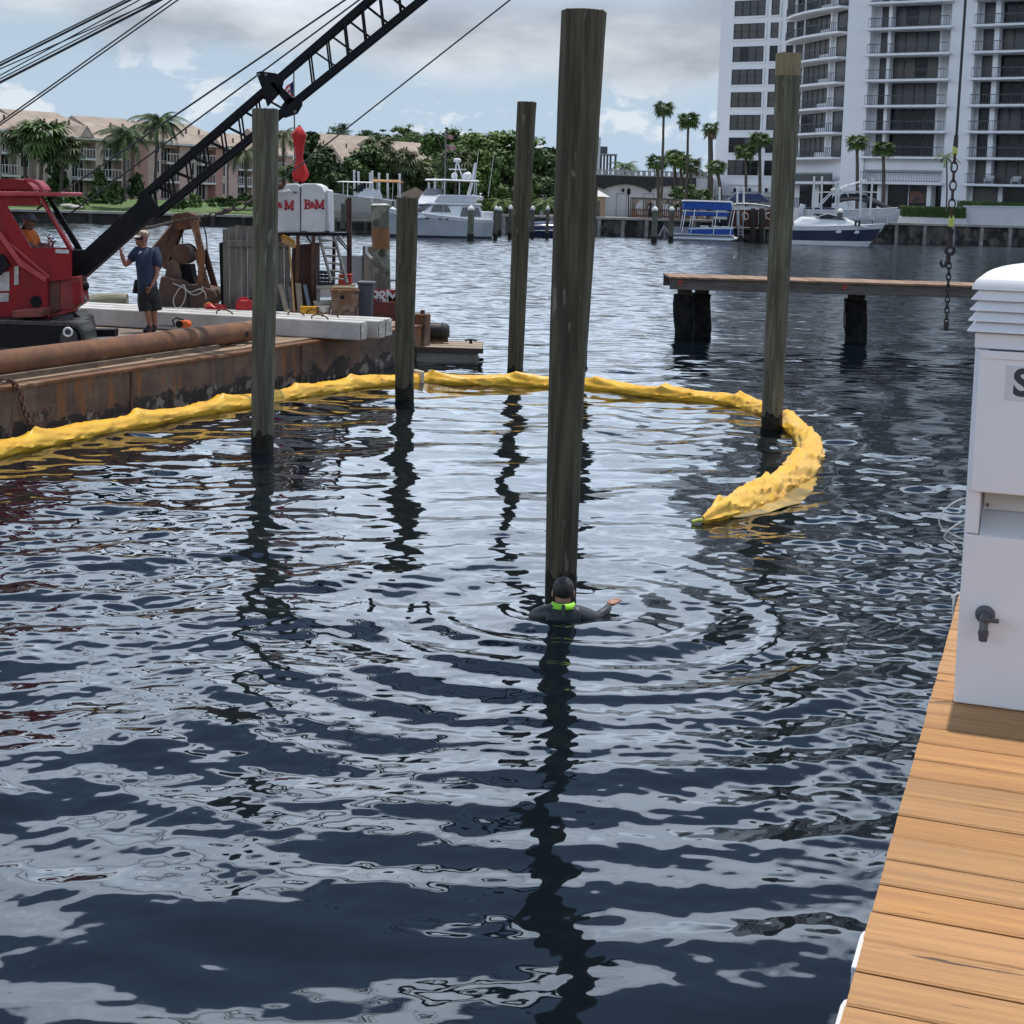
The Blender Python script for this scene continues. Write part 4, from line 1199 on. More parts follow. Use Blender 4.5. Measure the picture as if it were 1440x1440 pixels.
def head_at(t, c, fwd, m=SKIN, s=1.0):
    """skull, jaw, nose, brow, ears; c is the head centre, fwd the facing direction"""
    c, f = Vector(c), Vector(fwd).normalized(); sd = Vector((f.y, -f.x, 0)).normalized(); u = Vector((0, 0, 1))
    g = [c + f * .0 - u * .155 * s, c - u * .095 * s + f * .005, c - u * .03 * s + f * .012, c + u * .04 * s, c + u * .085 * s - f * .005]
    rr = [(.055, .055), (.060, .068), (.074, .094), (.077, .100), (.056, .072)]
    b = MB(); n = 16
    for i, (p, (ra, rb)) in enumerate(zip(g, rr)):
        for k in range(n):
            a = 6.2832 * k / n
            v = p + sd * ra * s * math.cos(a) + f * rb * s * math.sin(a)
            if i == 1 and math.sin(a) > .5: v += f * .02 * s       # chin
            if i == 2 and math.sin(a) > .97: v += f * .026 * s      # nose tip
            if i == 2 and .6 < math.sin(a) < .97: v -= f * .004 * s
            b.v.append(tuple(v))
    for i in range(len(g) - 1):
        for k in range(n):
            A, B = i * n + k, i * n + (k + 1) % n; b.f.append((A, B, B + n, A + n)); b.mi.append(0)
    b.f.append(tuple(reversed(range(n)))); b.f.append(tuple((len(g) - 1) * n + k for k in range(n))); b.mi += [0, 0]
    o = b.build('head', m, t, world=False, smooth=True, ang=80)
    ss = o.modifiers.new('sub', 'SUBSURF'); ss.levels = ss.render_levels = 2
    for sg in (-1, 1):
        e = MB(); e.ball(c + sd * sg * .08 * s - u * .02 * s, .03 * s, 8, 6, (.5, .7, 1.1)); e.build('ear', m, o, world=False, smooth=True)
        e = MB(); e.ball(c + sd * sg * .032 * s + f * .098 * s - u * .0 * s, .013 * s, 8, 6); e.build('eye', mat('eye_dark', (.03, .025, .02), rough=.3), o, world=False, smooth=True)
    e = MB(); e.obox(c + f * .098 * s - u * .082 * s, sd * .024 * s, f * .006 * s, u * .005 * s); e.build('mouth', mat('lips', (.30, .11, .09), rough=.5), o, world=False, bevel=.003)
    return o
def cap_on(h, c, fwd, m, mb=None, s=1.0):
    c, f = Vector(c), Vector(fwd).normalized(); sd = Vector((f.y, -f.x, 0)).normalized(); u = Vector((0, 0, 1))
    b = MB(); n, k_ = 18, 6
    for i in range(k_ + 1):
        ph = math.pi / 2 * i / k_
        for k in range(n):
            a = 6.2832 * k / n
            b.v.append(tuple(c + u * (.03 + .088 * math.cos(ph)) * s + (sd * .092 * math.cos(a) + f * .112 * math.sin(a)) * s * math.sin(ph)))
    for i in range(k_):
        for k in range(n):
            A, B = i * n + k, i * n + (k + 1) % n; b.f.append((A, A + n, B + n, B)); b.mi.append(0)
    o = b.build('cap', m, h, world=False, smooth=True)
    v = MB(); N = 9
    for j in range(2):
        for i in range(N):
            a = math.pi * (.14 + .72 * i / (N - 1))
            r = 1.0 + .72 * j * math.sin(a) ** 1.2
            v.v.append(tuple(c + (sd * .092 * math.cos(a) + f * .112 * math.sin(a) * r) * s + u * (.034 - .03 * j) * s))
    for i in range(N - 1): v.f.append((i, i + 1, N + i + 1, N + i)); v.mi.append(0)
    vo = v.build('visor', mb or m, o, world=False, smooth=True); vo.modifiers.new('thick', 'SOLIDIFY').thickness = .008
    return o
def build_worker():
    d = 26.6; k = FPX / d
    base = W(211, 468, HD); d = base.y; k = FPX / d
    t = thing('person', 'person in navy t-shirt, black shorts and cap standing on the barge with raised hand', 'person', base)
    def q(x, y, dy=0.0):   # joint from its photo pixel, local to the feet
        v = P(x, y, d) - base; return Vector((v.x, v.y + dy, v.z))
    def j(x, y, r, dy=0, ry=None): return (*q(x, y, dy), r) if ry is None else (*q(x, y, dy), r, ry)
    shirt = mat('navy_shirt', (.030, .048, .095), (.022, .036, .072), scale=7, rough=.85, bump=.5, bscale=9)
    shorts = mat('black_shorts', (.014, .014, .017), (.022, .022, .025), scale=8, rough=.8, bump=.4)
    # body: one continuous surface
    J = [j(208, 408, .12, 0, .09), j(206, 385, .115, 0, .085), j(204, 362, .13, 0, .085), j(202, 349, .07), j(200.5, 338, .055),
         j(203.5, 412, .085, -.04), j(208, 437, .062, -.02), j(211, 458, .042, .0), j(211.5, 464.5, .04, 0), j(206.5, 467, .036, -.10),
         j(214, 412, .085, .06), j(214.5, 437, .064, .08), j(216, 458, .045, .1), j(216.5, 464, .04, .12), j(212, 467, .036, .04),
         j(190.5, 357, .075, 0), j(178.5, 374, .046, -.10), j(173.5, 354, .034, -.16),
         j(218, 357, .075, 0), j(222, 386, .044, -.06), j(216.5, 402, .033, -.20)]
    E = [(0, 1), (1, 2), (2, 3), (3, 4), (0, 5), (5, 6), (6, 7), (7, 8), (8, 9), (0, 10), (10, 11), (11, 12), (12, 13), (13, 14), (2, 15), (15, 16), (16, 17), (2, 18), (18, 19), (19, 20)]
    skin('body', J, E, SKIN, t)
    S = [j(207.5, 414, .245, 0, .185), j(207, 396, .235, 0, .18), j(206, 380, .225, 0, .17), j(204.5, 362, .225, 0, .16), j(203, 346, .13),
         j(190, 354, .12), j(181.5, 368, .105, -.06), j(219, 354, .12), j(222, 377, .105, -.03)]
    E = [(0, 1), (1, 2), (2, 3), (3, 4), (3, 5), (5, 6), (3, 7), (7, 8)]
    s = skin('shirt', S, E, shirt, t)
    c = q(199.5, 357, -.135)
    MB().obox(c, (.022, .005, 0), (0, .004, .0), (.012, 0, .055)).build('shirt_print', mat('print_white', (.7, .72, .75), rough=.7), s, world=False)
    sb = MB()
    sb.tube([q(208, 404), q(208.5, 412), q(209, 420)], [.165, .185, .16], 18)
    sb.tube([q(204.5, 410, -.04), q(204, 424, -.03), q(205.5, 436.5, -.02)], [.12, .128, .122], 16)
    sb.tube([q(213.5, 410, .05), q(215.5, 424, .06), q(216.5, 436.5, .07)], [.12, .128, .122], 16)
    so = sb.build('shorts', shorts, t, world=False, smooth=True, ang=60)
    shoe = mat('boot_black', (.012, .012, .013), rough=.6)
    for x, dy in ((210.5, 0), (216, .1)):
        a = q(x, 462, dy); b_ = q(x - 1, 466.5, dy - .02); e = q(x - 6, 467, dy - .12)
        a.z, b_.z, e.z = .14, .055, .042
        skin('shoe', [(*a, .055), (*b_, .06), (*e, .05, .042)], [(0, 1), (1, 2)], shoe, t)
    fw = Vector((-.86, -.5, 0)); hc = q(200, 335.5)
    h = head_at(t, hc, fw, SKIN, 1.12)
    cap_on(h, hc + Vector((0, 0, .012)), fw, mat('cap_patterned', (.55, .46, .36), (.16, .10, .07), scale=14, rough=.85, thr=(.48, .53)), mat('visor_pale', (.62, .58, .54), rough=.8), 1.18)
    sd = Vector((fw.y, -fw.x, 0)).normalized()
    b = MB()
    for i in range(9):
        a = math.pi * (-.02 + 1.04 * i / 8); v = hc + sd * .093 * math.cos(a) + fw.normalized() * .128 * max(0, math.sin(a)); b.v += [(v.x, v.y, v.z + .022), (v.x, v.y, v.z - .018)]
    for i in range(8): b.f.append((2 * i, 2 * i + 1, 2 * i + 3, 2 * i + 2)); b.mi.append(0)
    g = b.build('sunglasses', mat('glasses_black', (.008, .008, .009), rough=.15), h, world=False, smooth=True); g.modifiers.new('thick', 'SOLIDIFY').thickness = .006
    hand_at(t, q(173.5, 355, -.16), q(171, 345) - q(173.5, 355), (.9, -.3, .1), (-.3, -.9, 0), curl=.03)
    hand_at(t, q(216.5, 402, -.20), q(210, 412) - q(217, 402), (-.5, -.6, .5), (-.4, -.8, -.1), curl=.02)
    MB().obox(q(192, 403, .02), (.05, .02, 0), (-.02, .03, 0), (.02, 0, .12)).build('radio_pouch', shorts, t, world=False, bevel=.02)
build_worker()
def build_operator():
    d = 23.95
    base = P(33, 352, d)
    t = thing('person', 'person in orange shirt and grey cap seated in the red crane cab', 'person', base)
    def q(x, y, dy=0.0): v = P(x, y, d) - base; return Vector((v.x, v.y + dy, v.z))
    def j(x, y, r, dy=0, ry=None): return (*q(x, y, dy), r) if ry is None else (*q(x, y, dy), r, ry)
    J = [j(28, 362, .13), j(34, 347, .12), j(36, 334, .12), j(36, 324, .06), j(38, 316, .05), j(42, 330, .06, -.16), j(50, 346, .042, -.2), j(60, 347, .034, -.16),
         j(40, 330, .06, .18), j(52, 346, .042, .2), j(62, 345, .034, .16)]
    E = [(0, 1), (1, 2), (2, 3), (3, 4), (2, 5), (5, 6), (6, 7), (2, 8), (8, 9), (9, 10)]
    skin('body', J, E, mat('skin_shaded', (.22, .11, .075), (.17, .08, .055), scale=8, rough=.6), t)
    S = [j(29, 360, .21), j(34, 347, .21), j(35.5, 335, .21), j(37, 324, .12), j(42, 331, .11, -.15), j(49, 344, .09, -.2), j(41, 331, .11, .17), j(49, 344, .09, .19)]
    skin('shirt', S, [(0, 1), (1, 2), (2, 3), (2, 4), (4, 5), (2, 6), (6, 7)], mat('orange_shirt', (.72, .18, .02), (.58, .13, .015), scale=7, rough=.8, bump=.5), t)
    fw = Vector((.94, -.34, 0)); hc = q(40, 311)
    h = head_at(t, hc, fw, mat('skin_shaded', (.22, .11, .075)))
    cap_on(h, hc + Vector((0, 0, .01)), fw, mat('cap_grey', (.13, .13, .16), (.09, .09, .12), scale=9, rough=.85), None, 1.08)
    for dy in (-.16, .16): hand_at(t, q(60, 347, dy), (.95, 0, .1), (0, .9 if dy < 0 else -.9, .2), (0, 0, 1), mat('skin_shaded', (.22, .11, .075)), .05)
build_operator()

# ------------------------------------------------------------------ things standing on the barge
def plain(name, label, cat, base, group=None): return thing(name, label, cat, base, 0, group)
def build_deck_things():
    # timber panel
    d = 28.4
    t = plain('board_screen', 'tall panel of weathered grey vertical boards standing on the barge', 'panel', P(358, 440, d))
    x = 313.0; i = 0
    tops = [322, 319, 317, 318, 318, 319, 318, 318, 320, 319]
    while x < 404:
        w = 8.6
        MB().pprism([(x, tops[i % 10]), (x + w - .8, tops[i % 10] + rnd.uniform(-.5, .5)), (x + w - .8 + 1.5, 438), (x + 1.5, 438)], d + rnd.uniform(-.012, .012), d + .05).build('board', WOOD_G, t)
        x += w; i += 1
    for y in (338, 426):
        MB().pprism([(316, y), (404, y + 2), (404, y + 10), (316, y + 9)], d - .07, d - .014).build('batten', WOOD_G, t, bevel=.006)
    MB().pprism([(308, 342), (313, 340), (317, 438), (311, 438)], d + .06, d + .2).build('prop', BLACK, t)
    # steel frame with the white locker on top
    f = plain('locker_stand', 'dark steel stand with platform and legs carrying the white locker', 'stand', P(440, 440, 28.7))
    MB().pprism([(395, 327.5), (489, 327.5), (489, 331.5), (395, 331.5)], 28.1, 29.2).build('platform', BLACK, f)
    for px, dd in ((419, 28.15), (441, 28.15), (419, 29.1), (470, 29.1)):
        MB().bar(P(px, 331, dd), Vector((P(px, 331, dd).x, dd, HD)), .06).build('leg', RUST_D, f)
    MB().bar(P(491, 278, 28.3), Vector((P(493, 400, 28.3).x, 28.3, HD)), .085).build('post', mat('post_maroon', (.055, .022, .022), (.09, .04, .03), scale=4, rough=.8), f)
    for a, c in (((470, 331), (492, 356)), ((474, 331), (492, 352)), ((404, 331), (418, 346)), ((441, 346), (431, 332))):
        MB().bar(P(*a, 28.15), P(*c, 28.15), .025).build('brace', BLACK, f)
    MB().pprism([(411, 346), (444, 342), (444, 438), (406, 438)], 28.45, 29.05).build('cabinet', mat('cabinet_brown', (.040, .018, .014), (.065, .03, .022), scale=3, rough=.8), f)
    t = plain('locker', 'white steel locker with rounded top and two red B&M letterings', 'locker', P(425, 327.5, 28.6))
    redl = mat('letter_red', (.42, .02, .03), rough=.5)
    prof = [(423.5, 327), (423.5, 261), (426, 258), (444, 258), (452, 262), (457, 270), (457.5, 327)]
    MB().pprism(prof, 28.12, 29.).build('cabinet_half', WHITE_P, t, bevel=.02)
    prof2 = [(372, 327), (372, 276), (378, 266), (388, 259), (418, 258), (422, 262), (422.5, 327)]
    MB().pprism(prof2, 28.16, 29.).build('cabinet_half', WHITE_P, t, bevel=.02)
    MB().pprism([(458, 266), (461.5, 268), (463, 327), (458.5, 327)], 28.2, 29.).build('side_cheek', WHITE_P, t, bevel=.01)
    MB().pprism([(422.6, 262), (423.6, 262), (423.9, 327), (422.9, 327)], 28.17, 28.3).build('seam', RUST_D, t)
    for px, y in ((427, 325), (460, 324.5)): MB().pprism([(px - 3, y), (px + 3, y), (px + 4, y + 2.5), (px - 4, y + 2.5)], 28.06, 28.11).build('hinge', RUST_D, t)
    MB().ball(P(415, 270, 28.12), .03, 8, 6).build('lamp', GREY_ST, t, smooth=True)
    MB().tube([P(384, 297, 28.), P(385, 280, 28.), P(392, 272, 28.), P(408, 268, 28.)], .03, 8).build('pipe', WHITE_P, t, smooth=True)
    # slab-serif lettering from small blocks
    k = 28.1 / FPX
    def glyph(kind, px, py, hpx, dd, m, par):
        h = hpx * k; b = MB(); th = .012; w = h * (.62 if kind == 'B' else .95 if kind == 'M' else .6)
        o = P(px, py, dd); yy = -th
        def bx(x0, x1, z0, z1): b.box(o.x + x0, o.x + x1, o.y - th, o.y, o.z + z0, o.z + z1)
        s = h * .17
        if kind == 'B':
            bx(-.08 * h, .12 * h, 0, s * .75); bx(-.08 * h, .12 * h, h - s * .75, h); bx(0, .21 * h, 0, h)
            for z0, z1, r in ((0, .52 * h, .62), (.48 * h, h, .56)):
                zc, rr = (z0 + z1) / 2, (z1 - z0) / 2
                ol = [(.2 * h, z0)] + [((r - .24) * h + .24 * h * math.cos(a), zc + rr * math.sin(a)) for a in [math.pi * (-.5 + i / 8) for i in range(9)]] + [(.2 * h, z1)]
                il = [(.2 * h, z0 + s * .7)] + [((r - .3) * h + .13 * h * math.cos(a), zc + (rr - s * .7) * math.sin(a)) for a in [math.pi * (-.5 + i / 8) for i in range(9)]] + [(.2 * h, z1 - s * .7)]
                n = len(ol)
                for i in range(n - 1):
                    b.hexa([(o.x + x, o.y - th, o.z + z) for x, z in (ol[i], ol[i + 1], il[i + 1], il[i])], [(o.x + x, o.y, o.z + z) for x, z in (ol[i], ol[i + 1], il[i + 1], il[i])])
        else:
            for x in (0, .70 * h): bx(x, x + .2 * h, 0, h); bx(x - .07 * h, x + .27 * h, 0, s * .75)
            bx(-.07 * h, .14 * h, h - s * .75, h); bx(.76 * h, .97 * h, h - s * .75, h)
            for x0, x1 in ((.10, .45), (.80, .45)):
                b.hexa([(o.x + (x0 - .1) * h, o.y - th * .9, o.z + h * .98), (o.x + (x0 + .1) * h, o.y - th * .9, o.z + h * .98), (o.x + (x1 + .1) * h, o.y - th * .9, o.z + h * .12), (o.x + (x1 - .1) * h, o.y - th * .9, o.z + h * .12)],
                       [(o.x + (x0 - .1) * h, o.y, o.z + h * .98), (o.x + (x0 + .1) * h, o.y, o.z + h * .98), (o.x + (x1 + .1) * h, o.y, o.z + h * .12), (o.x + (x1 - .1) * h, o.y, o.z + h * .12)])
        return b.build('letter', m, par)
    amp = text_mesh('letter', '&', 9.5 * k * 1.25, .006, redl, .004)
    glyph('B', 428.5, 294, 13.5, 28.115, redl, t); glyph('M', 443.5, 294, 13.5, 28.115, redl, t)
    def put_amp(px, py, dd):
        o = link('letter', amp, t, P(px, py, dd) - Vector(t.location), (math.pi / 2, 0, 0))
    put_amp(439.5, 288.5, 28.11)
    glyph('M', 400.5, 295, 13.5, 28.155, redl, t); put_amp(393.5, 289, 28.15); glyph('B', 380, 295, 13.5, 28.155, redl, t)
    # winch hook left of the locker
    t = plain('winch_block', 'rusty winch block where the wire rope ends, left of the white locker', 'winch', P(394, 264, 28.))
    MB().ball(P(394, 262, 27.95), .075, 10, 8, (1.1, .8, .8)).build('drum', RUST_D, t, smooth=True); MB().bar(P(384, 272, 27.95), P(402, 257, 27.95), .05).build('arm', mat('winch_red', (.13, .02, .02), rough=.6), t)
    # closed umbrella
    t = plain('umbrella', 'closed bright red umbrella standing upright on top of the locker', 'umbrella', P(422, 258, 28.5))
    um = mat('umbrella_red', (.52, .015, .015), (.40, .01, .012), scale=6, rough=.7, bump=.3)
    b = MB(); n = 32
    prof = [(421.0, 178, 3.0), (420.8, 184, 7), (420.5, 191, 9.5), (420.6, 193, 8.2), (420.8, 208, 6.2), (421, 222, 4.6), (421.4, 226, 5.4), (422.6, 240, 9.8), (422.8, 246, 10.4), (421.5, 252, 8), (421.3, 255.5, 5)]
    for i, (x, y, r) in enumerate(prof):
        c = P(x, y, 28.5)
        for q_ in range(n):
            a = 6.2832 * q_ / n; rr = r * 28.5 / FPX * (1 + .26 * abs(math.sin(a * 3.5 + i * .15)) * (1 if i > 1 else .3) - .12 + .08 * math.sin(a * 2 + i * .8))
            b.v.append((c.x + rr * math.cos(a), c.y + rr * math.sin(a), c.z + (.02 * math.sin(a * 8) if i > 7 else 0)))
    for i in range(len(prof) - 1):
        for q_ in range(n):
            A, B = i * n + q_, i * n + (q_ + 1) % n; b.f.append((A, B, B + n, A + n)); b.mi.append(0)
    b.f.append(tuple(range(n))); b.mi.append(0)
    b.build('canopy', um, t, smooth=True, ang=70)
    MB().cyl(P(421, 176, 28.5), P(422, 262, 28.5), .022, .022, 8).build('pole', BLACK, t)
    MB().ring(P(421.2, 223.5, 28.5), .06, .012, (0, 0, 1), 14, 6).build('strap', um, t)
    # flag on a pole behind the boom
    t = plain('flag', 'small drooping striped flag on a thin pole behind the crane boom', 'flag', P(415, 262, 29.3))
    MB().cyl(P(415, 262, 29.3), P(413, 92, 29.3), .016, .014, 8).build('pole', GREY_ST, t)
    fr, fwh, fb = mat('flag_red', (.40, .05, .06), rough=.8), mat('flag_white', (.62, .55, .55), rough=.8), mat('flag_blue', (.04, .05, .16), rough=.8)
    b = MB(); nx, nz = 14, 10
    for i in range(nx + 1):
        for j_ in range(nz + 1):
            u, v = i / nx, j_ / nz
            x = 413 - (13 * u * (1 - .35 * v)) + (4 * u * v) ; y = 112 + 42 * v + 13 * u - 4 * u * v
            p = P(x, y, 29.3); p.y += .07 * math.sin(u * 7 + v * 2)
            b.v.append(tuple(p))
    for i in range(nx):
        for j_ in range(nz):
            A = i * (nz + 1) + j_; b.f.append((A, A + nz + 1, A + nz + 2, A + 1)); b.mi.append(2 if (j_ < 4 and i < 6) else j_ % 2)
    fo = b.build('cloth', [fr, fwh, fb], t, smooth=True)
    # leaning ladder
    t = plain('ladder', 'grey metal ladder leaning against the steel stand', 'ladder', P(470, 430, 27.9))
    for a, c in (((449, 333), (466, 395)), ((470, 333), (488, 398))): MB().bar(P(*a, 28.05), P(*c, 27.7), .035, .055).build('rail', GREY_ST, t)
    for i in range(6):
        u = .08 + i * .17
        MB().cyl(P(449 + 17 * u, 333 + 62 * u, 28.05 - .35 * u), P(470 + 18 * u, 333 + 65 * u, 28.05 - .35 * u), .018, .018, 8).build('rung', GREY_ST, t)
    # crates, boxes, bins
    ck = mat('crate_black', (.012, .012, .014), rough=.6)
    t = plain('workbench', 'pale topped workbench under the steel stand holding the black crate', 'workbench', P(455, 430, 28.2))
    MB().pprism([(445, 402), (495, 401), (495, 405), (445, 406)], 27.85, 28.45).build('top', mat('bench_top', (.40, .40, .30), (.3, .3, .24), scale=5, rough=.8), t)
    MB().pprism([(446, 406), (468, 406), (468, 418), (446, 418)], 27.9, 28.).build('apron', WHITE_P, t)
    for px in (448, 492):
        for dd in (27.9, 28.4): MB().bar(P(px, 405, dd), Vector((P(px, 405, dd).x, dd, HD)), .05).build('leg', GREY_ST, t)
    t = plain('crate', 'black slatted plastic crate on the workbench', 'crate', P(457, 402, 28.1))
    z0, zt = P(457, 401.5, 28.).z, P(457, 381, 28.).z; x0, x1 = P(446, 400, 28.).x, P(468, 400, 28.).x
    for i in range(4):
        zz = z0 + (zt - z0) * (i + .1) / 4
        for yy in (28., 28.26): MB().box(x0, x1, yy, yy + .012, zz, zz + (zt - z0) * .17).build('slat', ck, t)
        for xx in (x0, x1 - .012): MB().box(xx, xx + .012, 28.013, 28.258, zz, zz + (zt - z0) * .17).build('slat', ck, t)
    for i in range(5):
        xx = x0 + (x1 - x0 - .02) * i / 4
        MB().box(xx, xx + .02, 27.994, 27.999, z0, zt).build('upright', ck, t)
    MB().box(x0 + .013, x1 - .013, 28.013, 28.258, z0, z0 + .01).build('base', ck, t)
    t = plain('toolbox', 'red toolbox on the workbench beside the black crate', 'toolbox', P(485, 400, 28.1))
    MB().pprism([(476, 388), (494, 388), (494, 401), (475, 401)], 27.95, 28.2).build('body', mat('toolbox_red', (.40, .03, .02), rough=.5), t, bevel=.01)
    MB().pprism([(475.5, 386), (494.5, 386), (494.5, 387.6), (475.5, 387.6)], 27.94, 28.21).build('lid', mat('toolbox_red', (.40, .03, .02)), t, bevel=.005)
    # square rusty bin and grey wheelie bin
    t = plain('steel_bin', 'square rusty brown steel bin beside the grey trash bin', 'bin', P(485, 446, 27.6))
    zb = HD
    a, c = P(466, 408, 27.4), P(503, 408, 27.4)
    MB().hexa([(a.x, 27.4, zb), (c.x, 27.4, zb), (c.x, 27.95, zb), (a.x, 27.95, zb)], [(a.x, 27.4, a.z), (c.x, 27.4, a.z), (c.x, 27.95, a.z), (a.x, 27.95, a.z)]).build('body', mat('bin_rust', (.15, .075, .045), (.26, .18, .13), scale=4, rough=.85, col3=(.06, .03, .02), scale3=4, thr3=(.52, .62), bump=.5), t, bevel=.015)
    MB().box(a.x - .02, c.x + .02, 27.36, 27.98, a.z - .03, a.z + .015).build('rim', RUST_O, t, bevel=.008)
    MB().tube([(a.x + .02, 27.5, a.z + .04), (a.x + .3, 27.48, a.z + .05), (c.x - .02, 27.5, a.z + .035)], .025, 8).build('bar', mat('bar_tan', (.36, .26, .15), rough=.7), t, smooth=True)
    MB().cyl((a.x + .2, 27.399, a.z - .12), (a.x + .2, 27.39, a.z - .12), .04, .04, 12).build('hole', BLACK, t)
    t = plain('trash_bin', 'dark grey plastic trash bin between the rusty bin and weathered post', 'bin', P(513, 446, 27.7))
    a, c = P(503.5, 400, 27.7), P(524, 400, 27.7); gm = mat('bin_grey', (.055, .062, .075), (.045, .05, .06), scale=4, rough=.5)
    MB().hexa([(a.x + .02, 27.7, zb), (c.x - .03, 27.7, zb), (c.x - .03, 28., zb), (a.x + .02, 28., zb)], [(a.x, 27.67, a.z), (c.x, 27.67, a.z), (c.x, 28.1, a.z), (a.x, 28.1, a.z)]).build('body', gm, t, bevel=.015)
    MB().box(a.x - .02, c.x + .03, 27.64, 28.13, a.z + .002, a.z + .05).build('lid', gm, t, bevel=.015)
    # low clutter in front of the timber panel
    t = plain('jerry_can', 'red plastic jerry can by the foot of the timber panel', 'can', P(345, 440, 28.))
    can = mat('can_red', (.50, .012, .02), (.40, .01, .015), scale=5, rough=.4)
    MB().pprism([(331, 424), (336, 422), (352, 422), (358, 425), (358, 441), (331, 441)], 27.85, 28.12).build('body', can, t, bevel=.035, seg=3)
    MB().tube([P(335, 423, 27.98), P(339, 419, 27.98), P(346, 419, 27.98), P(350, 423, 27.98)], .018, 8).build('handle', can, t, smooth=True)
    MB().cyl(P(353, 423, 27.98), P(353.5, 419, 27.98), .03, .026, 10).build('cap', BLACK, t)
    t = plain('rag_heap', 'crumpled red and orange rags left of the timber panel', 'rags', P(303, 440, 28.))
    for c, r, m in (((301, 432), .14, can), ((308, 433), .12, can), ((294, 429), .09, mat('rag_orange', (.55, .16, .04), rough=.8))):
        b = MB().ball(P(*c, 27.9), r, 14, 9, (1.2, .9, .45)); b.v = [(x + .03 * mnoise.noise((x * 9, y * 9, z * 9)), y, z + .05 * mnoise.noise((x * 7, y * 7, z * 12))) for x, y, z in b.v]
        b.build('rag', m, t, smooth=True)
    t = plain('chainsaw', 'orange chainsaw with black handle lying on the barge by the worker', 'chainsaw', P(255, 462, 25.4))
    om = mat('saw_orange', (.68, .12, .015), rough=.4)
    MB().pprism([(246, 455), (252, 451), (262, 451), (267, 455), (266, 461), (248, 461)], 24.9, 25.1).build('body', om, t, bevel=.02)
    MB().tube([P(245, 458, 24.95), P(243, 450, 24.95), P(248, 447, 24.95), P(258, 450, 24.95)], .014, 6).build('handle', BLACK, t, smooth=True)
    MB().pprism([(222, 456), (246, 457), (246, 461), (224, 459)], 24.98, 25.0).build('bar', GREY_ST, t)
    MB().cyl(P(252, 456, 24.9), P(252, 456, 24.87), .06, .06, 14).build('starter_cover', BLACK, t)
    t = plain('black_beam', 'short black steel beam lying by the crane track', 'beam', P(120, 475, 23.2))
    MB().pprism([(84, 464), (161, 463.5), (161, 474), (84, 477)], 23.6, 23.85).build('web', BLACK, t, bevel=.01)
    MB().pprism([(60, 480), (150, 476), (158, 478), (64, 484)], 22.95, 23.3).build('flange', mat('beam_grey', (.06, .06, .065), rough=.6), t)
    t = plain('log', 'pale greenish log lying behind the concrete piles left of the worker', 'log', P(150, 425, 28.9))
    lg = mat('log_bark', (.20, .20, .13), (.34, .32, .24), scale=3, stretch=(1, 3, 3), rough=.9, bump=.8, bscale=8)
    MB().tube([P(118, 424, 29.), P(132, 423, 29.), P(150, 422, 29.), P(168, 421.5, 29.), P(179, 421.5, 29.)], [.10, .125, .135, .13, .115], 16, jit=lambda i, k_: 1 + .07 * mnoise.noise((i, k_ * .8, 3))).build('trunk', lg, t, smooth=True, ang=50)
    # broom head up, offcuts leaning under the locker
    t = plain('push_broom', 'push broom standing head up with yellow bristles beside the timber panel', 'broom', P(415, 440, 27.7))
    bm_ = mat('broom_yellow', (.42, .22, .03), (.30, .15, .02), scale=20, rough=.9)
    MB().obox(P(406.5, 342, 27.7), Vector((.12, 0, -.055)), (0, .035, 0), (.018, 0, .04)).build('head', mat('broom_wood', (.38, .22, .08), rough=.8), t, bevel=.006)
    MB().obox(P(405, 336.5, 27.7), Vector((.115, 0, -.053)), (0, .03, 0), (.018, 0, .035)).build('bristles', bm_, t)
    MB().cyl(P(407, 346, 27.7), Vector((P(418, 405, 27.6).x, 27.5, HD)), .016, .016, 8).build('handle', mat('broom_handle', (.45, .25, .09), rough=.6), t)
    om_ = [mat('offcut_pale', (.38, .31, .22), (.28, .22, .15), scale=4, stretch=(3, 3, .5), rough=.9, rand=.2), WOOD_G, mat('offcut_blue', (.17, .21, .26), rough=.7), GREY_ST]
    offs = [(390, 399, 400, 440, 7, 0, 'pale plank offcut nearest the left pile'), (404, 402, 409, 440, 6, 1, 'grey plank offcut behind the broom handle'),
            (415, 398, 419, 440, 8, 0, 'pale plank offcut right of the broom'), (426, 400, 434, 440, 5, 2, 'blue grey batten leaning right of the other offcuts'), (398, 406, 404, 440, 4, 3, 'thin steel angle among the leaning offcuts')]
    for xa, ya, xb, yb, w, mi_, lab in offs:
        t = plain('offcut', lab, 'offcut', P(xb, 440, 27.8), 'offcuts leaning under the locker')
        MB().hexa([P(xb, yb, 27.7), P(xb + w, yb, 27.7), P(xb + w, yb, 27.76), P(xb, yb, 27.76)], [P(xa, ya, 28.05), P(xa + w, ya, 28.05), P(xa + w, ya, 28.11), P(xa, ya, 28.11)]).build('board', om_[mi_], t)
    t = plain('yellow_box', 'small bright yellow box behind the concrete piles', 'box', P(433, 440, 27.4)); ym = mat('box_yellow', (.66, .32, .01), rough=.45)
    MB().pprism([(422, 433), (444, 433), (444, 443), (423, 443)], 27.45, 27.65).build('body', ym, t, bevel=.012)
    MB().pprism([(421.5, 431.6), (444.5, 431.6), (444.5, 432.8), (421.5, 432.8)], 27.44, 27.66).build('lid', ym, t, bevel=.004)
    t = plain('foam_roll', 'cream coloured foam roll lying beside the rusty bin', 'roll', P(453, 432, 27.9)); fm = mat('foam_cream', (.62, .57, .47), (.5, .45, .36), scale=5, rough=.85)
    MB().cyl(P(441, 428, 27.9), P(466, 426, 28.), .065, .06, 16).build('roll', fm, t, smooth=True); MB().cyl(P(440.6, 428, 27.895), P(441.2, 428, 27.9), .025, .025, 10).build('core', BLACK, t)
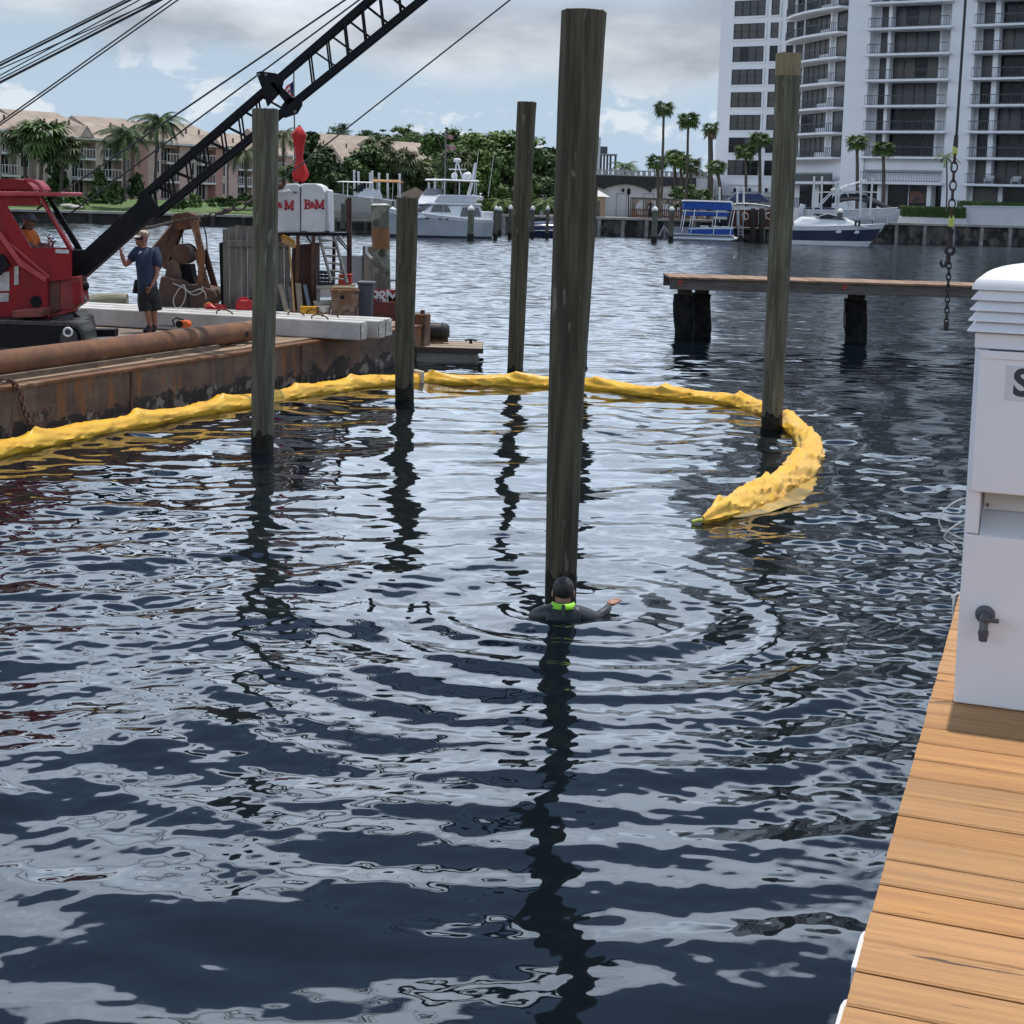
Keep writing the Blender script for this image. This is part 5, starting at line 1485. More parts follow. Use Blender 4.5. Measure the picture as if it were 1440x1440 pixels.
    t = plain('bucket', 'white plastic bucket behind the concrete piles beside the yellow box', 'bucket', P(456, 440, 27.7)); bm_ = mat('bucket_white', (.68, .67, .63), rough=.5)
    c = P(456, 444, 27.7); MB().lathe([(.10, 0), (.125, .16), (.132, .16), (.132, .18), (.118, .18), (.10, .02)], 18, tuple(c)).build('body', bm_, t, smooth=True)
    MB().ring(c + Vector((0, -.01, .17)), .13, .004, (0, 1, .5), 16, 5).build('handle', GREY_ST, t)
    # folded wooden stool leg lines: clear panels on the work boat
build_deck_things()

# ------------------------------------------------------------------ push boat behind the barge end
def build_pushboat():
    d = 31.6
    t = thing('push_boat', 'red push boat with white B&M letters behind the barge end', 'boat', P(530, 470, d))
    rm = mat('boat_red', (.36, .025, .03), (.28, .03, .03), scale=3, rough=.5)
    x0, x1 = P(478, 430, d).x, P(572, 430, d).x
    b = MB(); b.prism([(x0, d, -.4), (x1 + .1, d, -.4), (x1 + .25, d, .3), (x1 + .2, d, .62), (x0, d, .62)], (0, 2.0, 0)); b.build('hull', RUST_D, t, bevel=.03)
    zt, zb = P(540, 407, d).z, .621
    MB().box(P(521, 420, d).x, x1 + .1, d - .02, d + .03, zb, zt).build('bulwark', rm, t, bevel=.01)
    wl = mat('letter_white', (.72, .70, .68), rough=.6)
    k = d / FPX
    for ch, px in (('B', 527), ('&', 538), ('M', 552)):
        me = text_mesh('letter', ch, 27 * k, .006, wl, .006)
        link('letter', me, t, P(px, 419, d - .03) - Vector(t.location), (math.pi / 2, 0, 0))
    MB().box(x0, P(520, 420, d).x, d + .02, d + .06, zb, P(500, 412, d).z).build('bulwark', WHITE_P, t)
    gl = mat('boat_window', (.36, .36, .37), (.30, .30, .31), scale=2, rough=.2)
    for a, c, m in (((479, 359), (510, 398), gl), ((511, 346), (527, 400), mat('window_tan', (.30, .26, .21), (.24, .21, .18), scale=3, rough=.4))):
        MB().pprism([a, (c[0], a[1] + 1), c, (a[0], c[1])], d + .3, d + .33).build('window', m, t)
        for px in (a[0], c[0]): MB().bar(P(px, a[1], d + .31), Vector((P(px, c[1], d + .31).x, d + .31, zb)), .03).build('window_post', GREY_ST, t)
    MB().tube([P(516, 347, d + .25), P(516, 356, d + .25), P(521, 362, d + .25), P(526, 364, d + .25)], .03, 8).build('grab_rail', mat('rail_white', (.75, .75, .75), rough=.4), t, smooth=True)
    MB().bar(P(548, 394, d + .1), P(580, 396, d + .1), .03).build('guard_rail', GREY_ST, t)
    # spud post standing in its red well
    s = thing('spud_post', 'thick weathered post with white cap rust band standing at the barge end', 'post', P(545, 440, 31.8))
    base = Vector((P(536, 300, 31.8).x, 31.8, 0)); 
    def at(px, py): return P(px, py, 31.8)
    a, c = at(534.5, 288), at(537.5, 425)
    sm = mat('post_weathered', (.115, .115, .085), (.26, .25, .20), scale=3.5, rough=.9, bump=.9, bscale=9, thr=(.45, .62), col3=(.06, .055, .04), scale3=3, thr3=(.55, .65))
    so = mat('post_rust_band', (.26, .12, .04), (.19, .10, .05), scale=4, rough=.85, bump=.5)
    r = 12.8 * 31.8 / FPX
    def L_(u): return a.lerp(c, u)
    MB().tube([L_(0), L_(.12), L_(.24)], [r * 1.02, r, r], 18, jit=lambda i, k_: 1 + .03 * mnoise.noise((i, k_ * .7, 1))).build('upper_shaft', sm, s, smooth=True)
    MB().tube([L_(.24), L_(.34), L_(.45)], [r * .985] * 3, 18).build('rust_band', so, s, smooth=True)
    MB().tube([L_(.45 + .55 * i / 8) for i in range(9)], [r * .96] * 9, 18, jit=lambda i, k_: 1 + .04 * mnoise.noise((i, k_ * .9, 7))).build('lower_shaft', sm, s, smooth=True)
    MB().tube([L_(-.012), L_(.004)], [r * .7, r * 1.06], 18).build('paint_cap', mat('cap_white', (.66, .66, .64), (.4, .4, .36), scale=9, rough=.6, thr=(.45, .6)), s)
    w = MB(); x0, x1 = P(522, 430, 31.6).x, P(566, 430, 31.6).x; w.box(x0, x1, 31.5, 31.56, .62, P(540, 425, 31.6).z); w.box(x0, x1, 32.1, 32.16, .62, P(540, 425, 31.6).z)
    MB().box(x0, x1, 31.5, 31.56, .3, P(540, 424, 31.6).z).build('well_front', mat('well_red', (.22, .05, .035), (.13, .05, .035), scale=4, rough=.8), s, bevel=.01)
    MB().box(x0, x0 + .06, 31.561, 32.15, .3, P(540, 424, 31.6).z).build('well_side', mat('well_red', (.22, .05, .035)), s)
    MB().box(x1 - .06, x1, 31.561, 32.15, .3, P(540, 424, 31.6).z).build('well_side', mat('well_red', (.22, .05, .035)), s)
build_pushboat()
# tyre-black rubber fender roll and the small work float
def build_float():
    o = W(640, 509, 0); d = o.y
    t = thing('work_float', 'small grey work float with wooden deck just past the barge end', 'float', o)
    x0, x1 = P(585, 500, d).x, P(668, 500, d).x
    zt = P(640, 490, d).z
    hm = mat('float_grey', (.34, .33, .29), (.24, .22, .19), scale=3, rough=.8, col3=(.16, .13, .09), scale3=4, thr3=(.55, .66))
    MB().hexa([(x0, d, -.2), (x1, d, -.2), (x1, d + 1.5, -.2), (x0, d + 1.5, -.2)], [(x0, d, zt - .06), (x1 + .06, d, zt - .06), (x1 + .06, d + 1.5, zt - .06), (x0, d + 1.5, zt - .06)]).build('hull', hm, t, bevel=.02)
    for i in range(6):
        MB().box(x0, x1 + .13, d - .05 + i * .27, d + .21 + i * .27, zt - .058, zt + .005 + rnd.uniform(-.005, .005)).build('deck_plank', mat('float_plank', (.36, .28, .21), (.26, .2, .15), scale=3, stretch=(.6, 5, 5), rough=.9, rand=.15), t)
    MB().box(x0, x1 + .16, d - .085, d - .051, zt - .08, zt + .02).build('rub_strake', mat('strake_dark', (.09, .06, .045), rough=.8), t)
    c = P(662, 481, d + .4)
    MB().tube([c + Vector((-.12, 0, .03)), c + Vector((-.05, 0, .045)), c + Vector((.05, 0, .045)), c + Vector((.12, 0, .03))], .018, 8).build('cleat', BLACK, t); MB().cyl(c - Vector((0, 0, .03)), c + Vector((0, 0, .045)), .03, .03, 8).build('cleat_foot', BLACK, t)
    MB().tube([P(600, 485, d + .5), P(608, 482, d + .7), P(622, 482, d + .5)], .02, 6).build('rope', mat('rope_brown', (.1, .07, .05), rough=.9), t)
    t = thing('rubber_fender', 'thick black rubber fender roll hanging at the barge end', 'fender', P(615, 466, 30.7))
    rb = mat('rubber_black', (.012, .012, .013), (.02, .02, .02), scale=6, rough=.6)
    b = MB().tube([P(588, 465, 30.7), P(593, 465, 30.7), P(612, 465, 30.7), P(628, 466, 30.7), P(632, 466, 30.7)], [.13, .165, .165, .16, .11], 18); b.build('roll', rb, t, smooth=True, ang=60)
    MB().ring(P(600, 465, 30.7), .165, .015, (1, 0, 0), 20, 6).build('band', rb, t); MB().ring(P(622, 465.6, 30.7), .165, .015, (1, 0, 0), 20, 6).build('band', rb, t)
    MB().cyl(P(593, 478, 30.7), P(630, 477, 30.7), .06, .06, 12).build('timber', RUST_D, t)
build_float()
# ------------------------------------------------------------------ vegetation
def leafmat(name, a, b_, sc=.35, tr=.0):
    return mat(name, a, b_, scale=sc, rough=.55, rand=.10, detail=4, spec=.3, col3=tuple(x * 1.55 for x in b_), scale3=sc * 2.3, thr3=(.55, .7))
LEAF = [leafmat('leaf_deep', (.036, .068, .020), (.062, .105, .030)), leafmat('leaf_mid', (.055, .10, .026), (.09, .145, .038)),
        leafmat('leaf_bright', (.085, .138, .033), (.125, .185, .048)), leafmat('leaf_olive', (.070, .090, .035), (.105, .128, .052))]
BARK = mat('tree_bark', (.10, .085, .065), (.06, .05, .04), scale=5, stretch=(3, 3, .6), rough=.9)
PALMBARK = mat('palm_bark', (.125, .10, .08), (.07, .056, .045), scale=4, stretch=(1, 1, 5), rough=.9)
def crown_mesh(name, m, w, h, dpt, n, leaf, seed, lobes=9, droop=0.0):
    """leaf faces scattered on and inside many overlapping lobes"""
    q = np.random.RandomState(seed)
    # clumps spread through an uneven dome, thinning out at the rim
    L = []
    for i in range(lobes):
        a = q.uniform(0, 6.283); el = q.uniform(-.35, 1.0); el = math.asin(max(-1, min(1, el))); rr = q.uniform(.45, 1.0) ** .6
        rim = 1 + .16 * math.sin(2 * a + seed) + .12 * math.sin(3 * a + 2 * seed) + .10 * math.sin(5 * el + seed)
        s = q.uniform(.09, .21)
        L.append((rr * rim * math.cos(el) * math.cos(a) * w * .42, rr * rim * math.cos(el) * math.sin(a) * dpt * .42, -.32 * h + rr * rim * math.sin(el) * h * .72, s * w * .62, s * dpt * .62, s * h * .55))
    L = np.array(L); k = q.randint(0, lobes, n); l = L[k]
    d = q.normal(size=(n, 3)); d /= np.linalg.norm(d, axis=1)[:, None]
    d[:, 2] = np.where((d[:, 2] < -.2) & (q.rand(n) < .5), -d[:, 2], d[:, 2])
    rad = np.abs(q.normal(.75, .38, n))
    c = l[:, :3] + d * l[:, 3:6] * rad[:, None]
    c[:, 2] = np.maximum(c[:, 2], -.5 * h)
    out = l[:, :3] / np.array([w * .5, dpt * .5, h * .5])
    nrm = d * .8 + out * .5 + q.normal(size=(n, 3)) * .6 + np.array([0, 0, .35]); nrm /= np.linalg.norm(nrm, axis=1)[:, None]
    t = np.cross(nrm, q.normal(size=(n, 3))); t /= np.linalg.norm(t, axis=1)[:, None]; bt = np.cross(nrm, t)
    s1 = leaf * q.uniform(.6, 1.4, n)[:, None]; s2 = s1 * q.uniform(.45, .9, n)[:, None]
    v = np.stack([c - t * s1, c - bt * s2 + nrm * s1 * .15, c + t * s1, c + bt * s2 + nrm * s1 * .15], 1).reshape(-1, 3)
    f = np.arange(n * 4).reshape(n, 4)
    me = bpy.data.meshes.new(name)
    me.vertices.add(len(v)); me.vertices.foreach_set('co', v.ravel()); me.loops.add(n * 4); me.loops.foreach_set('vertex_index', f.ravel().astype(np.int32))
    me.polygons.add(n); me.polygons.foreach_set('loop_start', np.arange(0, n * 4, 4, dtype=np.int32)); me.polygons.foreach_set('loop_total', np.full(n, 4, np.int32))
    me.update(calc_edges=True); me.materials.append(m); return me
CROWNS = {}
def tree(name, label, px0, px1, ytop, ybot, d, mi, ground=1.6, seed=0, n=5200, group='broadleaf trees on the far bank', trunk=True, cat='tree', dens=1.0):
    a, b_ = P(px0, (ytop + ybot) / 2, d), P(px1, (ytop + ybot) / 2, d)
    zt, zb = P((px0 + px1) / 2, ytop, d).z, P((px0 + px1) / 2, ybot, d).z
    w, h = (b_.x - a.x), zt - zb
    base = Vector(((a.x + b_.x) / 2, d, ground))
    t = thing(name, label, cat, base, 0, group)
    me = crown_mesh('crown', LEAF[mi], w * 1.12, h * 1.06, min(w, h * 1.6) * .9, int(n * dens), .24 if h > 4 else .15, seed, lobes=int(40 + w * 3.5))
    link('crown', me, t, (0, 0, (zt + zb) / 2 - ground))
    if trunk:
        b = MB(); H = (zt + zb) / 2 - ground; q = random.Random(seed)
        r = max(.10, .035 * (zt - ground))
        b.tube([(0, 0, -.2), (.1, 0, H * .35), (.05, .1, H * .7), (0, 0, H)], [r * 1.3, r, r * .8, r * .45], 9)
        for k in range(5):
            an = q.uniform(0, 6.28); e = Vector((math.cos(an) * w * .28, math.sin(an) * w * .2, H + h * q.uniform(-.1, .28)))
            b.tube([(.05, .05, H * .55), (e.x * .5, e.y * .5, (H * .55 + e.z) / 2 + .2), tuple(e)], [r * .6, r * .4, r * .15], 6)
        b.build('trunk', BARK, t, world=False, smooth=True)
    return t
FROND = {}
def frond_mesh(kind):
    if kind in FROND: return FROND[kind]
    out = []
    for s in range(3):
        q = random.Random(s + (0 if kind == 'coco' else 10)); b = MB()
        if kind == 'coco':            # feather frond along +X, drooping
            n = 17; sp = []
            for i in range(n + 1):
                u = i / n; sp.append(Vector((u * (1 - .18 * u * u), .04 * math.sin(u * 3 + s), .26 * u - .62 * u * u * (1 + .15 * s))))
            for i in range(n):
                a, c = sp[i], sp[i + 1]; tt = (c - a).normalized(); sd = Vector((-tt.y, tt.x, 0)).normalized()
                wv = .012 * (1 - i / n) + .003
                b.quad(a - sd * wv, c - sd * wv, c + sd * wv, a + sd * wv)
                if i < 2: continue
                ln = .26 * math.sin(math.pi * min(1, .16 + .84 * (i / n))) ** .7 + .03
                for sg in (-1, 1):
                    for hh in (0, .5):
                        p = a.lerp(c, hh); e = p + sd * sg * ln * .72 + tt * ln * .55 + Vector((0, 0, -ln * q.uniform(.35, .75)))
                        b.add([p - tt * .013, p + tt * .018, e], [(0, 1, 2)])
        else:                          # fan frond
            st = .5; n = 13
            b.quad((0, -.012, 0), (st, -.008, .06), (st, .008, .06), (0, .012, 0))
            hub = Vector((st, 0, .06))
            for i in range(n):
                a = (i / (n - 1) - .5) * 4.0; l = .52 * (1 - .22 * abs(a) / 2.0)
                dr = Vector((math.cos(a), math.sin(a), -.12 - .25 * abs(math.sin(a))))
                sd = Vector((-math.sin(a), math.cos(a), 0)) * .045
                m_ = hub + dr * l * .6; e = hub + dr * l + Vector((0, 0, -.16 * l * 2 * q.uniform(.4, 1.4)))
                b.add([hub, m_ - sd, e, m_ + sd], [(0, 1, 2, 3)])
        out.append(b)
    FROND[kind] = out
    return out
FM = {}
def palm(name, label, px, ytop, ybase, d, kind, mi, fl, nf, lean=0.0, r=.16, ground=None, group=None, parts=True, seed=0, dead=0):
    """fl frond length in metres; ytop is the crown centre"""
    c = P(px, ytop, d); base = Vector((P(px + lean, ybase, d).x, d, P(px, ybase, d).z if ground is None else ground))
    t = thing(name, label, 'palm tree', base, 0, group)
    q = random.Random(seed); H = c.z - base.z; dx = c.x - base.x
    b = MB(); N = 10
    b.tube([(dx * (i / N) ** 1.6, .0, H * i / N) for i in range(N + 1)], [r * (1.25 if i == 0 else 1 - .25 * i / N) for i in range(N + 1)], 10, jit=lambda i, k: 1 + .06 * ((i * 7 + k) % 3 - 1))
    b.build('trunk', PALMBARK, t, world=False, smooth=True)
    top = Vector((dx, 0, H))
    key = (kind, mi)
    if key not in FM: FM[key] = [x.mesh('frond', LEAF[mi]) for x in frond_mesh(kind)]
    crown = None if parts else MB()
    for i in range(nf):
        az = i * 2.39996 + q.uniform(-.2, .2); u = i / nf
        el = (1.15 - 1.85 * u) if kind == 'coco' else (1.25 - 2.35 * u)
        el += q.uniform(-.12, .12)
        s = fl * q.uniform(.85, 1.1) * (1 if u > .15 else .75)
        M_ = Matrix.Translation(top) @ Matrix.Rotation(az, 4, 'Z') @ Matrix.Rotation(-el * .75, 4, 'Y') @ Matrix.Scale(s, 4)
        if parts:
            o = link('frond', FM[key][i % 3], t); o.matrix_basis = M_
        else:
            src = frond_mesh(kind)[i % 3]; crown.add([M_ @ Vector(v) for v in src.v], src.f)
    if crown: crown.build('crown', LEAF[mi], t, world=False)
    if dead:
        b = MB()
        for i in range(dead):
            az = i * 2.4; l = fl * q.uniform(.6, .95)
            p = top + Vector((math.cos(az) * r, math.sin(az) * r, -.1)); e = p + Vector((math.cos(az) * .35, math.sin(az) * .35, -l))
            b.bar(p, e, .28, .05)
        b.build('dead_fronds', mat('dead_frond', (.20, .13, .08), (.13, .09, .06), scale=4, rough=.9), t, world=False)
    return t
def shrub(label, px0, px1, ytop, ybot, d, mi, seed, name='shrub', group='shrubs along the far bank', n=900):
    return tree(name, label, px0, px1, ytop, ybot, d, mi, P((px0 + px1) / 2, ybot, d).z, seed, n, group, False, 'shrub')

# ------------------------------------------------------------------ left bank: walls, apartments, palms
PINK = mat('stucco_pink', (.52, .385, .345), (.45, .33, .295), scale=.6, rough=.9)
CREAM = mat('stucco_cream', (.54, .47, .41), (.48, .41, .36), scale=.6, rough=.9)
SALMON = mat('stucco_salmon', (.43, .25, .22), (.38, .22, .19), scale=.6, rough=.9)
TILE = mat('roof_tile', (.34, .275, .225), (.27, .215, .175), scale=.8, rough=.9, bump=.4, bscale=3, col3=(.40, .33, .27), scale3=.5, thr3=(.5, .7))
DARKGL = mat('window_dark', (.018, .02, .024), (.04, .042, .048), scale=.8, rough=.12)
WFRAME = mat('window_frame', (.62, .62, .62), rough=.5)
RAILW = mat('railing_white', (.58, .56, .56), rough=.6)
def seawall(label, pxs, ztop, m_panel, m_post, m_cap, off, posts=True, zb=-.6, pw=.35):
    pts = [shore(px) for px in pxs]
    t = thing('seawall', label, 'seawall', pts[0], math.atan2(SHU.y, SHU.x))
    inv = basis(t).inverted(); xs = [(inv @ p).x for p in pts]
    for a, c in zip(xs, xs[1:]):
        MB().box(a + .04, c - .04, .25, .5, zb, ztop - .22).build('panel', m_panel, t, world=False)
    if posts:
        me = MB().box(-pw / 2, pw / 2, .02, .55, zb, ztop - .225).mesh('post', m_post)
        for x in xs: link('post', me, t, (x, 0, 0))
    MB().box(xs[0] - .3, xs[-1] + .3, -.06, .75, ztop - .22, ztop + .02).build('cap', m_cap, t, world=False, bevel=.03)
    return t
WALL_D = mat('wall_dark_wood', (.045, .036, .030), (.025, .021, .018), scale=.8, rough=.9, stretch=(1, 1, .4))
WALL_P = mat('wall_panel_stained', (.15, .13, .11), (.07, .06, .055), scale=.9, rough=.9, stretch=(1, 1, .6), col3=(.022, .022, .02), scale3=.7, thr3=(.46, .56))
WALL_W = mat('wall_post_pale', (.36, .34, .32), (.22, .20, .18), scale=1.2, rough=.9)
WALL_C = mat('wall_cap', (.40, .37, .33), (.30, .28, .25), scale=1.2, rough=.9)
seawall('low dark timber seawall below the lawn on the left bank', [-260 + 43 * i for i in range(21)], 1.05, WALL_D, mat('wall_post_dark', (.085, .07, .058), (.05, .04, .035), scale=2, rough=.9), WALL_C, 0)
seawall('stained concrete seawall with pale posts behind the pontoon boat and cruiser', [641 + 33.5 * i for i in range(16)], 1.75, WALL_P, WALL_W, WALL_C, 0)
seawall('stained concrete seawall with pale posts below the white garden wall at right', [1180 + 40 * i for i in range(14)], 2.0, WALL_P, WALL_W, WALL_C, 0)

def apartment(label, px0, d0, px1, d1, yb0, y_eave, y_ridge, bays, deep=13.0, seed=0):
    """bays: (kind, weight); the front runs between two sight lines at distances d0 and d1"""
    a, c = P(px0, y_eave, d0), P(px1, y_eave, d1)
    zb = 1.9; ze = P(px0, y_eave, d0).z; zr = P(px0, y_ridge, d0).z
    L_ = math.hypot(c.x - a.x, c.y - a.y)
    t = thing('apartment_house', label, 'apartment house', (a.x, a.y, zb), math.atan2(c.y - a.y, c.x - a.x), 'pink apartment houses on the left bank')
    He = ze - zb; ns = 3; sh = He / ns
    REC = 1.6
    MB().box(0, L_, REC, deep, -1.2, He).build('wall', CREAM, t, world=False)
    tot = sum(w for _, w in bays); x = 0.0
    pane_me = {}
    def window(x0, x1, z0, z1, y, nmul=1):
        w, h = round(x1 - x0, 2), round(z1 - z0, 2)
        key = (w, h, nmul)
        if key not in pane_me:
            b = MB(); f = .07
            b.box(0, w, 0, .06, 0, f); b.box(0, w, 0, .06, h - f, h); b.box(0, f, 0, .06, f, h - f); b.box(w - f, w, 0, .06, f, h - f)
            for k in range(1, nmul + 1): b.box(w * k / (nmul + 1) - .03, w * k / (nmul + 1) + .03, 0, .055, f, h - f)
            pane_me[key] = (b.mesh('window_frame', WFRAME), MB().box(f * .5, w - f * .5, .02, .04, f * .5, h - f * .5).mesh('pane', DARKGL))
        fr, pn = pane_me[key]
        o = link('window', fr, t, (x0, y - .055, z0)); link('pane', pn, o)
    for kind, wgt in bays:
        w = L_ * wgt / tot; x0, x1 = x, x + w; x = x1
        if kind in 'ps':      # projecting pier: pink or salmon, sometimes with windows
            MB().box(x0, x1, 0, REC - .002, -.6, He - .02).build('pier_wall', SALMON if kind == 's' else PINK, t, world=False)
            if w > 2.2:
                for k in range(ns): window(x0 + w * .3, x1 - w * .3, k * sh + .9, k * sh + 2.2, 0)
        elif kind == 'w':
            MB().box(x0, x1, REC * .5, REC - .002, -.6, He - .02).build('bay_wall', CREAM if seed % 2 else PINK, t, world=False)
            for k in range(ns): window(x0 + w * .22, x1 - w * .22, k * sh + .75, k * sh + 2.25, REC * .5, 1)
        elif kind == 'b':
            for k in range(ns):
                window(x0 + w * .12, x1 - w * .18, k * sh + .12, k * sh + 2.2, REC, 2)
                if k:
                    MB().box(x0 + .02, x1 - .02, -.15, REC - .01, k * sh - .22, k * sh).build('balcony_slab', WFRAME, t, world=False)
                    r = MB(); r.box(x0 + .02, x1 - .02, -.12, -.06, k * sh + .92, k * sh + 1.0)
                    nb = max(3, int(w / .35))
                    for i in range(nb + 1):
                        xx = x0 + .04 + (w - .14) * i / nb; r.box(xx, xx + .055, -.115, -.065, k * sh + .01, k * sh + .919)
                    r.build('balcony_railing', RAILW, t, world=False)
            MB().box(x0, x1, REC * .25, REC - .01, He - .55, He - .03).build('lintel', PINK, t, world=False)
    # hipped roof with overhang, stepped crests
    o = .7; zr_ = zr - zb; b = MB(); ins = min(deep * .3, L_ * .2)
    b.add([(-o, -o, He), (L_ + o, -o, He), (L_ + o, deep + o, He), (-o, deep + o, He), (-o * .9, deep / 2, zr_), (L_ - ins, deep / 2, zr_)],
          [(0, 1, 5, 4), (1, 2, 5), (2, 3, 4, 5), (3, 0, 4), (3, 2, 1, 0)])
    rf = b.build('roof', TILE, t, world=False)
    MB().box(-o, L_ + o, -o - .02, -o + .1, He - .22, He - .005).build('eaves', WFRAME, t, world=False)
    gx = L_ * (.30 + .35 * (seed % 2)); gw = L_ * .12; gz = He + (zr_ - He) * .45
    g = MB(); g.add([(gx - gw, -o - .25, He + .02), (gx + gw, -o - .25, He + .02), (gx, -o - .25, gz), (gx - gw, deep * .45, He + .02), (gx + gw, deep * .45, He + .02), (gx, deep * .42, gz)], [(0, 1, 2), (0, 2, 5, 3), (2, 1, 4, 5), (3, 4, 1, 0)], 0)
    gm = g.build('gable', TILE, rf, world=False)
    MB().add([(gx - gw * .86, -o - .27, He + .03), (gx + gw * .86, -o - .27, He + .03), (gx, -o - .27, gz - .35)], [(0, 1, 2)]).add([(gx - gw * .86, -o - .22, He + .03), (gx + gw * .86, -o - .22, He + .03), (gx, -o - .22, gz - .35)], [(2, 1, 0)]).build('gable_wall', PINK, rf, world=False)
    for k in range(3):
        xx = L_ * (.3 + .2 * k); yy = deep * .22; zz = He + (zr_ - He) * .52
        MB().cyl((xx, yy, zz - .3), (xx, yy, zz + .45), .12, .12, 8).build('vent_pipe', mat('vent_brown', (.14, .10, .08), rough=.8), rf, world=False)
    return t
apartment('pink apartment house at the left photo edge behind the fan palms', -60, 150, 62, 157, 275, 178, 146, [('w', 2), ('b', 2), ('p', 1.2), ('b', 2.4), ('w', 2), ('p', 1)], seed=0)
apartment('pink apartment house with white balconies between the fan palms and the coconut palm', 58, 160, 145, 166, 275, 190, 152, [('p', .6), ('b', 1.6), ('w', 1.4), ('b', 2.0), ('p', .8)], seed=1)
apartment('pink apartment house behind the two coconut palms', 147, 168, 232, 173, 275, 193, 161, [('b', 2.0), ('p', .5), ('w', 1), ('s', 1.6), ('p', 1.0), ('w', 1.0)], seed=2)
apartment('pink apartment house seen through the crane boom', 234, 175, 325, 181, 275, 201, 168, [('b', 1.5), ('p', 1.2), ('w', 1.2), ('b', 1.8), ('s', .8), ('w', 1)], seed=3)
apartment('pink apartment house partly behind the green grey pile', 322, 182, 412, 190, 275, 213, 184, [('p', .8), ('b', 1.6), ('w', 1), ('b', 1.6), ('p', .7)], seed=4)
apartment('tan roofed apartment house rising behind the red umbrella', 392, 205, 500, 214, 275, 222, 180, [('b', 1.6), ('w', 1.2), ('p', .7), ('b', 1.6)], seed=5)
apartment('long tan roofed apartment house behind the trees left of the flagpole', 470, 214, 575, 222, 275, 224, 186, [('b', 1.6), ('w', 1.2), ('p', .7), ('b', 1.6), ('w', 1)], seed=6)
apartment('tan roofed apartment house with small front gable beside the flagpole', 565, 216, 652, 226, 275, 223, 196, [('b', 1.6), ('w', 1.2), ('p', .7), ('b', 1.6)], seed=7)
GP = 'palms in front of the pink apartment houses'
palm('fan_palm', 'leftmost fan palm in front of the pink apartment houses', 34, 197, 284, 146, 'fan', 3, 2.6, 34, 2, .2, 2.0, GP, seed=1)
palm('fan_palm', 'broad fan palm with the brightest crown of the left cluster', 60, 190, 284, 143, 'fan', 1, 3.0, 38, -3, .2, 2.0, GP, seed=2)
palm('fan_palm', 'shorter fan palm at the right of the left cluster', 90, 208, 284, 144, 'fan', 3, 2.4, 34, -4, .19, 2.0, GP, seed=3)
palm('fan_palm', 'low fan palm between the two taller ones at left', 78, 214, 284, 146, 'fan', 0, 2.2, 30, 2, .18, 2.0, GP, seed=4)
palm('coconut_palm', 'coconut palm with drooping fronds left of the boom, the lower of the two', 174, 190, 284, 142, 'coco', 0, 3.1, 30, 1, .16, 1.9, GP, seed=5)
palm('coconut_palm', 'tallest coconut palm beside the crane boom', 222, 171, 280, 146, 'coco', 0, 3.0, 32, -4, .16, 1.9, GP, seed=6)
palm('coconut_palm', 'palm showing below the boom just left of the green grey pile', 345, 215, 290, 150, 'coco', 3, 2.6, 24, 1, .15, 1.9, GP, seed=7)
palm('coconut_palm', 'palm showing just right of the green grey pile under the roofs', 398, 190, 290, 156, 'coco', 3, 2.6, 22, 0, .15, 1.9, GP, seed=8)
palm('coconut_palm', 'low palm at the right foot of the green grey pile', 398, 240, 292, 150, 'coco', 0, 2.4, 20, 1, .15, 1.9, GP, seed=9)
shrub('dark tall shrub in the shade of the left fan palms', 64, 100, 224, 283, 145, 0, 21, n=2600)
shrub('dark shrub at the foot of the pink house, left of the lower coconut palm', 126, 152, 232, 283, 143, 1, 22, n=1800)
shrub('round dark shrub right of the lower coconut palm', 178, 206, 236, 284, 144, 0, 23, n=2200)
shrub('low bush beneath the coconut palms', 146, 176, 252, 285, 142, 1, 24, n=1300)
shrub('mounded bush on the lawn by the cab front', 88, 122, 270, 292, 139, 1, 25, n=1500)
shrub('low hedge by the lawn right of the crane boom', 290, 336, 276, 289, 142, 0, 26, 'hedge', n=1500)
shrub('low hedge just left of the green grey pile', 332, 366, 274, 289, 143, 0, 27, 'hedge', n=1200)
shrub('small pale bush on the lawn beyond the boom', 262, 284, 270, 290, 140, 2, 28, n=700)
shrub('low dark bushes behind the boom on the lawn', 240, 266, 277, 292, 141, 0, 29, n=900)
# pale rocks on the lawn edge
for i, (px, py, lab) in enumerate(((96, 289.5, 'flat pale stone at the edge of the lawn, left one'), (106, 291.5, 'flat pale stone at the edge of the lawn, right one'))):
    c = P(px, py, 136.5); t = thing('stone', lab, 'stone', c, 0, 'flat stones on the lawn')
    b = MB().ball((0, 0, 0), .7, 12, 7, (1.1, .8, .3)); b.v = [(x + .1 * mnoise.noise((x * 3, y * 3, z + i)), y, z) for x, y, z in b.v]; b.build('boulder', mat('stone_pale', (.42, .40, .36), (.32, .3, .27), scale=3, rough=.9), t, world=False, smooth=True)

